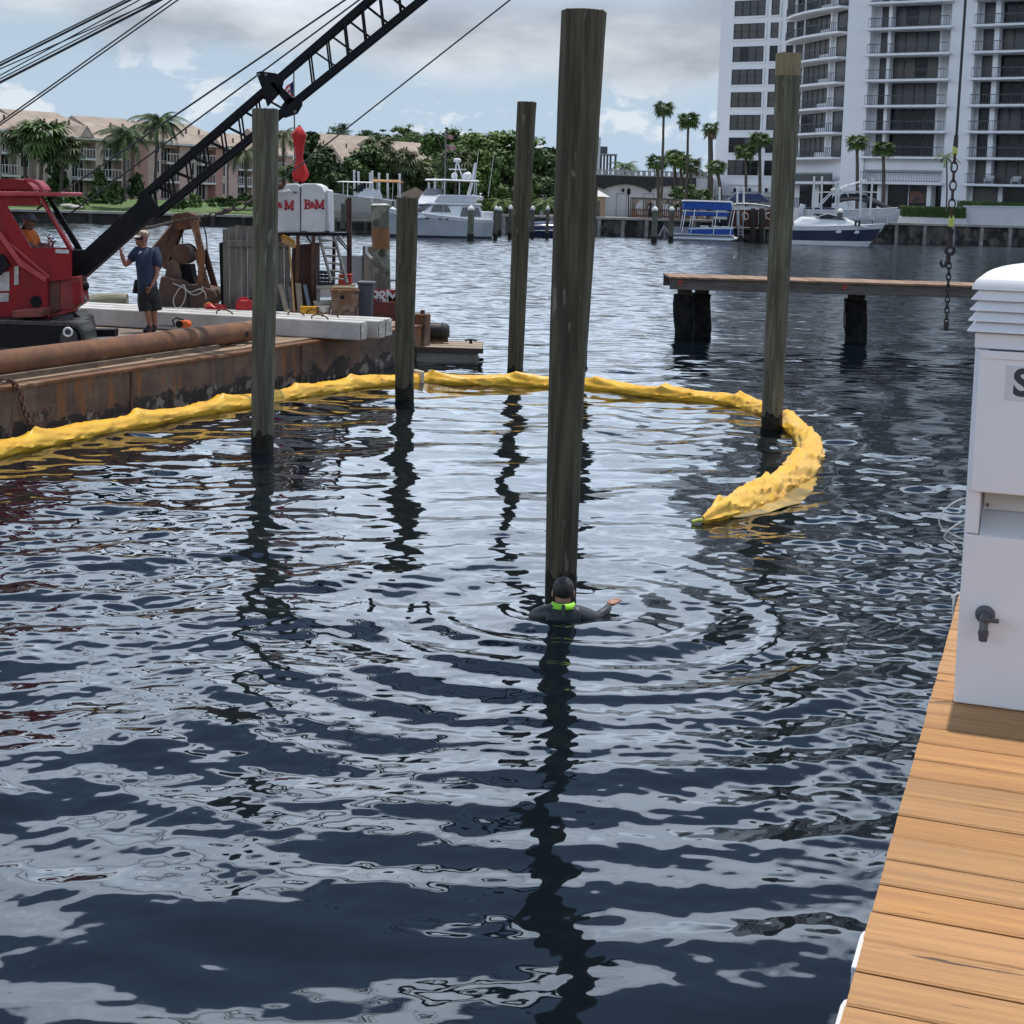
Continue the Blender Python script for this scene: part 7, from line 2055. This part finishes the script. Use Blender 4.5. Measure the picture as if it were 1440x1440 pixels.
def build_terrace():
    # brown hipped hut, white kiosk, curtained pergola, lamp post, long white building
    d = 141
    t = thing('hut', 'small hut with brown hipped roof behind the brown pile', 'hut', Vector((P(586, 290, d).x, d, 1.6)))
    a, c = P(556, 277, d), P(608, 277, d); ap = P(584, 263, d)
    MB().add([(a.x, d - 1.6, a.z), (c.x, d - 1.6, a.z), (c.x, d + 1.8, a.z), (a.x, d + 1.8, a.z), (ap.x, d, ap.z)], [(0, 1, 4), (1, 2, 4), (2, 3, 4), (3, 0, 4), (3, 2, 1, 0)]).build('roof', mat('hut_roof', (.065, .046, .036), (.05, .036, .028), scale=2, rough=.9), t)
    for px in (560, 604):
        for dd in (d - 1.3, d + 1.5): MB().bar(P(px, 277, d), Vector((P(px, 277, d).x, dd, 1.6)), .16).build('post', PILW, t)
    d = 152
    t = thing('kiosk', 'small tan kiosk with white pointed roof right of the tallest pile', 'kiosk', Vector((P(845, 300, d).x, d, 1.6)))
    a, c = P(826, 276, d), P(857, 276, d); ap = P(837, 265, d)
    MB().add([(a.x, d - 1.3, a.z), (c.x, d - 1.3, a.z), (c.x, d + 1.3, a.z), (a.x, d + 1.3, a.z), (ap.x, d, ap.z)], [(0, 1, 4), (1, 2, 4), (2, 3, 4), (3, 0, 4), (3, 2, 1, 0)]).build('roof', mat('kiosk_roof', (.62, .60, .57), rough=.8), t)
    MB().box(P(832, 280, d).x, P(851, 280, d).x, d - .9, d + .9, 1.6, a.z - .02).build('wall', mat('kiosk_tan', (.38, .27, .18), (.32, .22, .15), scale=2, rough=.9), t)
    MB().box(P(839, 280, d).x, P(843, 280, d).x, d - .95, d - .902, 1.62, a.z - .4).build('door', PILW, t)
    t = thing('pergola', 'long timber pergola with tied beige curtains left of the pontoon boat', 'pergola', Vector((P(940, 300, d).x, d, 1.6)))
    zt = P(940, 279, d).z
    cu = mat('curtain_beige', (.34, .28, .22), (.25, .20, .16), scale=3, stretch=(4, 4, .5), rough=.9)
    x0, x1 = P(888, 280, d).x, P(996, 280, d).x
    for yy in (d - 1.0, d + 1.4): MB().box(x0, x1, yy, yy + .12, zt - .2, zt).build('beam', PILW, t)
    for i in range(7):
        xx = x0 + (x1 - x0) * i / 6
        for yy in (d - .95, d + 1.45): MB().box(xx, xx + .12, yy, yy + .1, 1.6, zt - .21).build('post', PILW, t)
        b = MB(); xs = xx + .2
        for k in range(9):
            u = k / 8; w = .9 * (1 - .75 * math.sin(math.pi * min(1, u * 1.15)) ** .7)
            for j in range(7): b.v.append((xs + w * j / 6 - .05, d - .85 + .06 * math.sin(j * 2.2), zt - .22 - (zt - 2.0) * u))
        for k in range(8):
            for j in range(6): A = k * 7 + j; b.f.append((A, A + 1, A + 8, A + 7)); b.mi.append(0)
        b.build('curtain', cu, t, smooth=True)
    t = thing('low_fence', 'dark red brown slat fence in front of the pergola', 'fence', Vector((P(910, 310, d - 5).x, d - 5, 1.75)))
    sm = mat('fence_maroon', (.13, .06, .045), rough=.9); me = MB().box(0, .11, 0, .05, 0, .9).mesh('slat', sm)
    xx = P(886, 305, d - 5).x - t.location.x
    for i in range(30): link('slat', me, t, (xx + i * .19, 0, .02))
    for z in (.2, .75): MB().box(xx, xx + 5.8, .055, .1, z, z + .08).build('rail', sm, t, world=False)
    d = 150
    t = thing('street_lamp', 'dark lamp post with lantern in front of the long white building', 'street lamp', Vector((P(884, 305, d).x, d, 1.6)))
    MB().cyl(Vector((P(884, 305, d).x, d, 1.6)), P(884, 273, d), .06, .05, 8).build('post', BLACK, t); MB().lathe([(.08, 0), (.18, .1), (.2, .5), (.05, .7)], 8, tuple(P(884, 274, d))).build('lantern', BLACK, t)
    t = thing('person', 'distant person in dark clothes standing by the piling cap near the pergola', 'person', Vector((P(914.5, 300, 147).x, 147, 1.77)))
    dk = mat('dark_clothes', (.02, .02, .025), rough=.9)
    J = [(0, 0, .86, .13), (0, 0, 1.15, .14), (0, 0, 1.4, .12), (0, 0, 1.52, .05), (-.1, 0, .45, .08), (-.11, 0, .06, .06), (.1, 0, .45, .08), (.11, 0, .06, .06), (-.22, 0, 1.36, .06), (-.27, 0, 1.08, .05), (-.22, -.12, .85, .04), (.22, 0, 1.36, .06), (.27, 0, 1.08, .05), (.22, -.12, .85, .04)]
    skin('body', J, [(0, 1), (1, 2), (2, 3), (0, 4), (4, 5), (0, 6), (6, 7), (2, 8), (8, 9), (9, 10), (2, 11), (11, 12), (12, 13)], dk, t)
    MB().ball((0, 0, 1.66), .105, 10, 8, (.85, 1, 1.15)).build('head', SKIN, t, world=False, smooth=True)
    MB().ball((0, .02, 1.70), .11, 10, 8, (.88, 1, .95)).build('hair', BLACK, t, world=False, smooth=True)
    # long white building with scalloped dark canopy
    d = 176
    t = thing('pool_building', 'long low white building under a dark scalloped canopy, centre right', 'building', Vector((P(835, 290, d).x, d, 1.6)))
    wm = mat('render_white', (.62, .62, .64), (.56, .56, .58), scale=.5, rough=.85)
    x0, x1 = P(720, 270, d).x, P(1004, 270, d).x; zc = P(900, 259, d).z; zt = P(900, 248, d).z
    MB().box(x0, x1, d, d + 6, 1.2, zt - .05).build('wall', wm, t)
    b = MB(); n = 70; xe = P(978, 260, d).x
    for i in range(n + 1):
        x = x0 + (xe - x0) * i / n; sc = .75 * abs(math.sin((x - x0) * 6.283 / 10.4)) ** .8
        b.v += [(x, d - .5, zc - .75 + sc * .9), (x, d - .5, zt)]
    for i in range(n): b.f.append((2 * i, 2 * i + 2, 2 * i + 3, 2 * i + 1)); b.mi.append(0)
    c = b.build('scalloped_canopy', mat('canopy_char', (.03, .03, .032), (.045, .045, .045), scale=1, rough=.9), t); c.modifiers.new('thick', 'SOLIDIFY').thickness = .2
    for px in (867, 905, 935, 975):
        f = MB(); a, c_ = P(px, 272, d - .06), P(px + 15, 272, d - .06)
        f.box(a.x, c_.x, d - .06, d - .001, a.z - .08, a.z); f.box(a.x, a.x + .08, d - .06, d - .001, 1.6, a.z - .081); f.box(c_.x - .08, c_.x, d - .06, d - .001, 1.6, a.z - .081)
        f.build('door_frame', mat('trim_grey', (.35, .35, .37), rough=.8), t)
    for px in (876, 914, 958): MB().box(P(px, 270, d).x - .12, P(px, 270, d).x + .12, d - .3, d - .001, P(px, 270, d).z, P(px, 267, d).z + .15).build('wall_lamp', BLACK, t)
    d = 186
    t = thing('road_bridge', 'pale road bridge railing running behind the long white building', 'bridge', Vector((P(835, 245, d).x, d, 1.5)))
    x0, x1 = P(690, 245, d).x, P(1004, 245, d).x; zr = P(900, 240, d).z; zb = P(900, 246.5, d).z
    br = mat('bridge_concrete', (.36, .36, .35), (.28, .28, .27), scale=.6, rough=.9)
    MB().box(x0, x1, d, d + 8, zb - 1.3, zb).build('deck_edge', br, t); MB().box(x0, x1, d, d + .3, zr - .12, zr + .03).build('top_rail', br, t)
    me = MB().box(-.2, .2, .02, .28, zb + .001, zr - .121).mesh('baluster', br)
    for i in range(40): link('baluster', me, t, (x0 + (x1 - x0) * (i + .5) / 40 - t.location.x, d - t.location.y, -t.location.z))
    for i in range(5): MB().box(x0 + (x1 - x0) * i / 4 - .5, x0 + (x1 - x0) * i / 4 + .5, d + 2, d + 6, 1.0, zb - 1.31).build('pier', br, t)
    d = 420
    t = thing('distant_block', 'distant grey building with dark columns just right of the tallest pile', 'building', Vector((P(852, 245, d).x, d, 1.5)))
    gm = mat('far_grey', (.20, .22, .25), rough=.9); dm = mat('far_dark', (.06, .065, .075), rough=.9)
    def fx(px): return P(px, 220, d).x
    def fz(py): return P(850, py, d).z
    MB().box(fx(838), fx(844), d, d + 6, 1.5, fz(193)).build('tower_slab', mat('far_pale', (.42, .43, .45), rough=.9), t)
    MB().box(fx(844.2), fx(854), d, d + 5, fz(216), fz(206)).build('upper_block', dm, t); MB().box(fx(844.2), fx(868), d, d + 6, fz(218), fz(216) - .01).build('roof_slab', gm, t)
    for px in (845, 849.5, 854, 858.5, 865.5): MB().box(fx(px), fx(px + 1.8), d + .2, d + 4, 1.5, fz(218) - .01).build('column', dm, t)
build_terrace()
# tall and short palms right of centre
GQ = 'palms right of centre and by the white tower'
palm('royal_palm', 'very tall slender palm, left of the two tall ones right of centre', 933.5, 152, 300, 158, 'fan', 1, 1.32, 44, -4, .16, 1.6, GQ, seed=71)
palm('royal_palm', 'very tall slender palm, right of the two tall ones right of centre', 968, 169, 300, 158, 'fan', 1, 1.5, 44, -4, .16, 1.6, GQ, seed=72)
palm('shaggy_palm', 'shaggy palm with brown skirt at the left edge of the white tower', 999, 180, 300, 176, 'fan', 1, 1.3, 28, -1, .36, 1.6, GQ, seed=73, dead=14)
palm('cabbage_palm', 'short palm with a ball of grey green fronds left of the tall pair', 924, 228, 300, 166, 'fan', 1, 1.5, 38, 2, .2, 1.6, GQ, seed=74)
palm('cabbage_palm', 'short palm in the clump between the tall pair, left one', 948, 220, 300, 168, 'fan', 1, 1.5, 38, 2, .2, 1.6, GQ, seed=75)
palm('cabbage_palm', 'short palm in the clump between the tall pair, middle one', 957, 226, 300, 166, 'fan', 2, 1.55, 38, 1, .2, 1.6, GQ, seed=76)
palm('cabbage_palm', 'short palm just right of the tall pair', 971, 232, 300, 166, 'fan', 3, 1.6, 30, 1, .2, 1.6, GQ, seed=77)
palm('coconut_palm', 'small dark palm beyond the bridge railing right of the tallest pile', 880, 234, 250, 200, 'coco', 1, 2.4, 20, 0, .15, 3.0, GQ, seed=78)
palm('cabbage_palm', 'curved trunk palm at the tower foot by the white doors', 1008, 234, 300, 156, 'fan', 1, 1.35, 36, 7, .22, 1.9, GQ, seed=79)
palm('cabbage_palm', 'shorter of the two palms before the tower windows', 1048.5, 213, 300, 154, 'fan', 1, 1.4, 40, 0, .17, 2.0, GQ, seed=80)
palm('cabbage_palm', 'taller of the two palms before the tower windows', 1068, 196, 300, 154, 'fan', 1, 1.4, 40, 0, .19, 2.0, GQ, seed=81)
palm('cabbage_palm', 'palm before the tower right of the raw topped pile, left one', 1205, 199, 300, 158, 'fan', 1, 1.4, 40, 0, .20, 2.0, GQ, seed=82)
palm('cabbage_palm', 'palm before the tower right of the raw topped pile, right one', 1242, 209, 300, 158, 'fan', 1, 1.45, 40, 0, .20, 2.0, GQ, seed=83)
palm('coconut_palm', 'thin young palm standing behind the hanging chain', 1331, 221, 292, 156, 'coco', 1, 1.7, 9, 0, .09, 3.3, GQ, seed=84)
shrub('leafy bush behind the pergola curtains, left part', 940, 985, 258, 290, 160, 1, 91, n=2200); shrub('leafy bush at the right end of the pergola', 978, 1004, 265, 288, 158, 1, 92, n=1200)
shrub('bright bush beyond the bridge rail by the tower', 968, 1000, 240, 255, 190, 2, 93, n=900)
palm('date_palm', 'small feathery palm left of the slim dark pile', 706, 284, 300, 146, 'coco', 2, 1.5, 18, 0, .15, 1.7, GQ, seed=94)
palm('date_palm', 'small feathery palm between the slim pile and the tallest pile', 766, 284, 300, 146, 'coco', 2, 1.5, 18, 0, .15, 1.7, GQ, seed=95)

# ------------------------------------------------------------------ white tower
def build_tower():
    A = P(1222, 290, 171); A.z = 0
    rz = math.atan2(-.54, .84)
    t = thing('apartment_tower', 'white high rise apartment tower with balconies at right', 'apartment tower', A, rz)
    inv = basis(t).inverted()
    def fac(px, py, off=0.0):
        """along-front and height coordinates where a sight line meets the plane lying off metres behind the front"""
        r = inv.to_3x3() @ ray(px, py); c = inv @ CPOS
        k = (off - c.y) / r.y; p = c + r * k; return p.x, p.z
    wm = mat('tower_white', (.86, .86, .87), (.83, .83, .84), scale=.15, rough=.8)
    rail_m = mat('tower_railing', (.07, .075, .08), (.05, .055, .06), scale=.5, rough=.4)
    mull = mat('mullion_dark', (.02, .02, .022), rough=.5)
    pans = [mat('pane_dark', (.012, .012, .014), rough=.12, spec=.3), mat('pane_curtain_taupe', (.080, .066, .056), (.062, .052, .044), scale=2, stretch=(4, 1, .2), rough=.3), mat('pane_curtain_grey', (.066, .064, .066), (.045, .044, .046), scale=2, stretch=(4, 1, .2), rough=.3), mat('pane_slate', (.028, .031, .036), (.02, .022, .026), scale=1, rough=.12, spec=.3)]
    z0 = fac(1275, 256.5)[1]; st = (fac(1275, 39)[1] - z0) / 6
    NF = 19
    q = random.Random(3)
    s0, s1 = fac(1222, 90)[0], fac(1335, 90)[0]; s2, s3 = fac(1370, 90)[0], fac(1370, 90)[0] + 15.5
    top = z0 + st * NF
    # solid body behind, piers in front
    REC = 1.75
    body = MB().box(s0 - .1, s3 + 6, REC, REC + 18, 1.0, top).build('body', wm, t, world=False)
    pl = fac(1190, 90)[0]
    MB().box(pl, s0, -.1, REC - .002, 1.0, top + 2).build('pier', wm, t, world=False)
    MB().box(s1, s2, -.1, REC - .002, 1.0, top + 2).build('pier', wm, t, world=False)
    MB().box(s3, s3 + 4, -.1, REC - .002, 1.0, top + 2).build('pier', wm, t, world=False)
    meshes = {}
    def pane(x0, x1, z_a, z_b, y, m, par=t, split=0):
        w, h = round(x1 - x0, 2), round(z_b - z_a, 2); key = (w, h, m, split)
        if key not in meshes:
            f = .07
            b = MB(); b.box(f * .6, w - f * .6, .03, .05, f * .6, h - f * .6)
            g = MB(); g.box(0, w, 0, .06, 0, f); g.box(0, w, 0, .06, h - f, h); g.box(0, f, 0, .06, f, h - f); g.box(w - f, w, 0, .06, f, h - f)
            if split: g.box(f, w - f, .0, .055, h * .48, h * .48 + .07)
            meshes[key] = (b.mesh('pane', pans[m]), g.mesh('window', mull))
        pm, gm = meshes[key]
        o = link('window', gm, par, (x0, y - .062, z_a)); link('pane', pm, o)
    def slab(x0, x1, z, par=t): MB().box(x0 - .25, x1 + .25, -.95, REC - .01, z - .24, z).build('balcony_slab', wm, par, world=False)
    rails = {}
    def railing(x0, x1, z, y=-.85, par=t):
        key = round(x1 - x0, 1)
        if key not in rails:
            w = x1 - x0; b = MB(); b.box(0, w, 0, .05, .98, 1.06); b.box(0, w, .01, .04, .08, .13)
            n = int(w / .28)
            for i in range(n + 1): b.box(w * i / n - .014, w * i / n + .014, .01, .04, .131, .979)
            rails[key] = b.mesh('railing', rail_m)
        link('railing', rails[key], par, (x0, y, z))
    def face(px, f): return s0 + (s1 - s0) * f
    # main bay and right bay, floor by floor
    for k in range(NF):
        z = z0 + st * k; inview = k <= 7
        for (a, c, cols) in ((s0, s1, ((.07, .20), (.245, .385), (.385, .525), (.525, .665), (.665, .805))), (s2, s3, [(.02, .115)] + [(.152 + .08 * i, .152 + .08 * (i + 1)) for i in range(9)])):
            w = c - a
            slab(a, c, z)
            if k == 0 and a == s0: continue
            tone = q.choice([1, 1, 2, 3, 0, 2])
            for j, (u0, u1) in enumerate(cols):
                m = tone if q.random() < .75 else q.choice([0, 2, 3])
                pane(a + w * u0, a + w * u1 - .03, z + .03, z + st - .26, REC, m )
            MB().box(a + w * cols[0][1] + .02, a + w * cols[1][0] - .02, REC - 1.3, REC - .01, z + .001, z + st - .241).build('column', wm, t, world=False)
            if inview: railing(a + .02, c - .02, z)
            if inview:
                MB().box(c - w * .16, c - .02, REC - .12, REC - .01, z + .01, z + st - .25).build('shutter', mat('shutter_white', (.60, .61, .62), (.52, .53, .54), scale=3, stretch=(6, 1, .1), rough=.7), t, world=False)
    # podium front: blank white band, balustrade, lobby glazing
    zl = 3.4
    MB().box(s0 + .02, s1 - .02, REC - 1.5, REC - .012, z0 + 1.35, z0 + st - .26).build('blank_band', wm, t, world=False)
    railing(s0 + .02, s1 - .02, z0 + .02)
    w = s1 - s0
    for u0, u1 in ((.0, .17), (.26, .52), (.53, .82), (.86, 1.0)): pane(s0 + w * u0 + .05, s0 + w * u1, zl, z0 - .26, REC, 0)
    for u in (.215, .84): MB().box(s0 + w * u - .35, s0 + w * u + .1, REC - 1.3, REC - .01, 1.6, z0 - .25).build('column', wm, t, world=False)
    art = MB().box(s0 + w * .55, s0 + w * .8, REC - .13, REC - .09, zl + .7, z0 - .9).build('lobby_painting', mat('painting_rose', (.22, .09, .07), (.06, .05, .05), scale=1.4, rough=.6, thr=(.45, .55)), t, world=False)
    # right bay lobby: tall glazing with a diamond pattern
    w = s3 - s2
    for u0, u1 in ((.23, .42), (.425, .62), (.625, .8)): pane(s2 + w * u0, s2 + w * u1, zl, z0 - .3, REC - .3, 0)
    pane(s2 + w * .02, s2 + w * .19, z0 - 2.1, z0 - .3, REC - .3, 1); pane(s2 - 1.2, s2 + w * .14, zl, z0 - 3.3, REC - .3, 0)
    MB().box(s2 - 1.5, s2 + w * .22, REC - .28, REC - .01, 1.6, z0 - .26).build('lobby_wall', wm, t, world=False)
    cx, cz = s2 + w * .52, (zl + z0) / 2 + .3; dm = MB(); gy = REC - .42
    pts = [(cx - 1.25, cz), (cx, cz + 1.1), (cx + 1.25, cz), (cx, cz - 1.1)]
    for i in range(4): (xa, za), (xb, zb) = pts[i], pts[(i + 1) % 4]; dm.bar((xa, gy, za), (xb, gy, zb), .07)
    dm.bar((cx, gy, cz + 1.1), (cx, gy, z0 - .4), .06); dm.bar((cx, gy, cz - 1.1), (cx, gy, zl), .06); dm.bar((cx - 2, gy, cz), (cx - 1.25, gy, cz), .06); dm.bar((cx + 1.25, gy, cz), (cx + 2, gy, cz), .06)
    for xx in (-1.45, 1.45): dm.bar((cx + xx, gy + .01, zl), (cx + xx, gy + .01, z0 - .4), .08)
    dm.bar((cx - 1.6, gy + .012, zl + 1.3), (cx + 1.6, gy + .012, zl + 1.3), .08)
    dm.build('diamond_grille', mat('grille_grey', (.22, .23, .23), rough=.5), t, world=False)
    # terrace furniture on the first balcony of the right bay
    z = z0 + .01
    for k, u in enumerate((.12, .30, .40, .62)):
        x = s2 + w * u; b = MB(); b.box(x, x + .9, -.3, .5, z + .30, z + .42); b.box(x, x + .9, .42, .52, z + .42, z + .85)
        for xx in (x, x + .82): b.box(xx, xx + .08, -.3, .5, z, z + .62)
        f = thing('patio_chair', 'white patio chair on the lowest right tower balcony, ' + ['first', 'second', 'third', 'fourth'][k] + ' from the left', 'chair', basis(t) @ Vector((x + .45, .1, z)), rz, 'patio chairs on the tower balcony')
        b.v = [(X - x - .45, Y - .1, Z - z) for X, Y, Z in b.v]; b.build('frame', WFRAME, f, world=False)
        MB().box(-.4, .4, -.38, .3, .421, .47).build('cushion', mat('cushion_grey', (.36, .36, .36), rough=.9), f, world=False)
    # curved balcony section: slanting glass line with bowed slabs
    a = P(1117, 90, 186.5); c = P(1191, 90, 173.5); a, c = inv @ a, inv @ c
    u = Vector((c.x - a.x, c.y - a.y, 0)); Lc = u.length; u.normalize(); nv = Vector((u.y, -u.x, 0))
    if nv.y > 0: nv = -nv
    MB().prism([(a.x, a.y, 1.0), (c.x, c.y, 1.0), (c.x + .2, c.y + 14, 1.0), (a.x, a.y + 14, 1.0)], (0, 0, top - 1)).build('curved_wing', wm, t, world=False)
    ang = math.atan2(u.y, u.x)
    def bow(f): return .35 + 1.9 * math.sin(math.pi * min(1, .12 + .72 * (1 - f))) ** .8
    zc0 = (inv @ P(1150, 263, 180)).z
    for k in range(NF):
        z = z0 + st * k - .1
        n = 10; ol = [(a + u * Lc * i / n) + nv * bow(i / n) for i in range(n + 1)]
        poly = [(p.x, p.y, z - .24) for p in ol] + [(c.x, c.y + .1, z - .24), (a.x, a.y + .1, z - .24)]
        MB().prism(poly, (0, 0, .24)).build('balcony_slab', wm, t, world=False)
        if k <= 7 and k != 0:
            b = MB()
            for i in range(n):
                p, p2 = ol[i] - nv * .12, ol[i + 1] - nv * .12
                b.bar((p.x, p.y, z + 1.0), (p2.x, p2.y, z + 1.0), .05, .07); b.bar((p.x, p.y, z + .1), (p2.x, p2.y, z + .1), .04)
                for j in range(4):
                    e = p.lerp(p2, j / 4); b.bar((e.x, e.y, z + .12), (e.x, e.y, z + .96), .05)
            b.build('railing', rail_m, t, world=False)
        if k == 0:
            b = MB()
            for i in range(n):
                p, p2 = ol[i] - nv * .12, ol[i + 1] - nv * .12; b.bar((p.x, p.y, z + 1.0), (p2.x, p2.y, z + 1.0), .05, .07); b.bar((p.x, p.y, z + .5), (p2.x, p2.y, z + .5), .03, .85)
            b.build('balustrade', rail_m, t, world=False)
        tone = q.choice([1, 2, 2, 3, 0])
        for f0, f1 in ((.03, .16), (.20, .30), (.30, .40), (.40, .50), (.50, .60), (.60, .70), (.80, .98)):
            if k == 0: continue
            w_ = Lc * (f1 - f0) - .04; h = st - .42; key = ('c', round(w_, 2), tone)
            if key not in meshes:
                f = .07; b = MB().box(f * .6, w_ - f * .6, .03, .05, f * .6, h - f * .6); g = MB(); g.box(0, w_, 0, .06, 0, f); g.box(0, w_, 0, .06, h - f, h); g.box(0, f, 0, .06, f, h - f); g.box(w_ - f, w_, 0, .06, f, h - f)
                meshes[key] = (b.mesh('pane', pans[tone]), g.mesh('window', mull))
            p = a + u * Lc * f0 + nv * .065
            o = link('window', meshes[key][1], t, (p.x, p.y, z + .04), (0, 0, ang)); link('pane', meshes[key][0], o)
        if k: 
            p = a + u * Lc * .75 + nv * .25; MB().obox((p.x, p.y, z + st / 2 - .12), u * .16, nv * .24, (0, 0, st / 2 - .125)).build('column', wm, t, world=False)
            p = a + u * Lc * .66 + nv * .5; MB().obox((p.x, p.y, z + .32), u * 1.2, nv * .05, (0, 0, .30)).build('planter', wm, t, world=False)
    p = a + u * Lc * .55 + nv * .1
    for f0, f1 in ((.24, .48), (.62, .86)):
        w_ = Lc * (f1 - f0); b = MB().box(0, w_, .02, .06, 0, z0 - 3.7).mesh('lobby_glass', pans[0]); p = a + u * Lc * f0 + nv * .07; link('lobby_glass', b, t, (p.x, p.y, 3.3), (0, 0, ang))
    # plain left wing with punched windows
    off = 9.5
    w0, w1 = fac(1010, 120, off)[0], (inv @ P(1118, 90, 187)).x + .3
    MB().box(w0, w1, off, off + 16, 1.0, top).build('left_wing', wm, t, world=False)
    sill0 = fac(1050, 246.5, off)[1]; stw = (fac(1050, 22.6, off)[1] - sill0) / 7
    def wx(px, py): return fac(px, py, off)[0]
    # front skin around the openings so the windows sit in recesses
    for k in range(17):
        z = sill0 + stw * k; tone = [0, 0, 1, 1, 2, 3, 1, 2, 1, 2, 3, 1, 2, 1, 2, 1, 3][k]
        for i, (pa, pb) in enumerate(((1032.5, 1075.5), (1084.3, 1095.2), (1107.2, 1117))):
            xa, xb = wx(pa, 45), wx(pb, 45); nn = 4 if i == 0 else 1
            for j in range(nn): pane(xa + (xb - xa) * j / nn, xa + (xb - xa) * (j + 1) / nn - .02, z, z + stw * .66, off - .02, tone if q.random() < .8 else 2, split=1)
            MB().box(xa - .25, xb + .25, off - .14, off - .002, z - .22, z - .02).build('window_sill', wm, t, world=False)
            MB().box(xa - .25, xb + .25, off - .14, off - .002, z + stw * .66 + .03, z + stw * .66 + .18).build('window_head', wm, t, world=False)
            MB().box(xa - .25, xa - .03, off - .138, off - .002, z - .019, z + stw * .66 + .029).build('window_jamb', wm, t, world=False)
            MB().box(xb + .03, xb + .25, off - .138, off - .002, z - .019, z + stw * .66 + .029).build('window_jamb', wm, t, world=False)
    # ground floor of the wing: doors and wall lamps
    for pa, pb in ((1029, 1038), (1051, 1059), (1074, 1083)):
        xa, xb = wx(pa, 275), wx(pb, 275); zt = fac(pa, 271, off)[1]
        MB().box(xa, xb, off - .05, off - .002, 2.0, zt).build('door', mat('door_cream', (.58, .55, .52), rough=.7), t, world=False)
        MB().box(xa - .12, xb + .12, off - .07, off - .052, zt, zt + .1).build('door_frame', mat('trim_grey', (.35, .35, .37)), t, world=False)
    for px in (1034, 1054.5, 1078): x, z = fac(px, 267, off); MB().box(x - .12, x + .12, off - .25, off - .003, z - .25, z + .2).build('wall_lamp', BLACK, t, world=False)
    x, z = fac(1022, 266, off); MB().box(wx(1024, 262), wx(1066, 262), off - .25, off - .003, fac(1040, 259.5, off)[1] - .1, fac(1040, 259.5, off)[1] + .1).build('string_course', wm, t, world=False)
build_tower()
def build_garden_wall():
    wm = mat('garden_wall_white', (.68, .68, .68), (.60, .60, .61), scale=.5, rough=.8)
    d = 157.5
    t = thing('garden_wall', 'stepped white garden wall above the seawall at right', 'wall', Vector((P(1357, 300, d).x, d, 1.6)))
    MB().pprism([(1357, 290), (1560, 292), (1560, 325), (1357, 322)], d, d + .5).build('upper_wall', wm, t, bevel=.05)
    MB().pprism([(1266, 303.5), (1360, 305), (1360, 322), (1262, 319)], d - .8, d - .3).build('lower_wall', wm, t, bevel=.05)
    MB().pprism([(1355, 289), (1560, 291), (1560, 292.6), (1355, 290.8)], d - .1, d + .6).build('coping', wm, t)
    # clipped hedges
    def hedge(lab, px0, px1, y0, y1, dd, seed):
        a, c = P(px0, y1, dd), P(px1, y1, dd); h = P((px0 + px1) / 2, y0, dd).z - P((px0 + px1) / 2, y1, dd).z
        tt = thing('hedge', lab, 'hedge', Vector(((a.x + c.x) / 2, dd, a.z)), 0)
        q = np.random.RandomState(seed); n = 5200; w = c.x - a.x; b = MB()
        b.box(-w / 2 + .1, w / 2 - .1, -.5, .7, 0, h - .1); b.build('core', LEAF[0], tt, world=False)
        m = MB()
        for i in range(n):
            f = q.randint(3); x, y, z = q.uniform(-w / 2, w / 2), q.uniform(-.6, .8), q.uniform(0, h)
            if f < 2: y = -.55 + q.normal() * .05
            else: z = h + q.normal() * .04
            nn = Vector((q.normal() * .6, -1 if f < 2 else q.normal() * .6, .6 if f < 2 else 1)).normalized(); tt_ = nn.orthogonal().normalized(); tt_.rotate(Matrix.Rotation(q.uniform(0, 6.28), 3, nn)); bt = nn.cross(tt_); s = q.uniform(.05, .11)
            pp = Vector((x, y, z)); m.quad(pp - tt_ * s, pp - bt * s * .6, pp + tt_ * s, pp + bt * s * .6)
        m.build('leaves', LEAF[1], tt, world=False)
    hedge('clipped green hedge on the lower garden wall left of the chain', 1266, 1356, 290, 304, d - .3, 1)
    hedge('low green hedge along the top of the upper white garden wall', 1347, 1540, 283, 291, d + .9, 2)
build_garden_wall()
# white coping terrace in front of the tower ground floor
def build_podium():
    wm = mat('garden_wall_white', (.68, .68, .68))
    d = 163
    t = thing('podium', 'raised white terrace with dark railing at the foot of the tower', 'terrace', Vector((P(1100, 300, d).x, d, 1.5)))
    x0, x1 = P(1006, 290, d).x, P(1560, 290, d).x
    MB().box(x0, x1, d, d + 1.0, 1.0, 3.2).build('retaining_wall', wm, t)
    r = MB(); xr = P(1130, 290, d).x; r.box(x0, xr, d + .1, d + .16, 4.15, 4.22); n = 60
    for i in range(n + 1): xx = x0 + (xr - x0) * i / n; r.box(xx - .03, xx + .03, d + .11, d + .15, 3.2, 4.15)
    r.build('railing', BLACK, t)
build_podium()
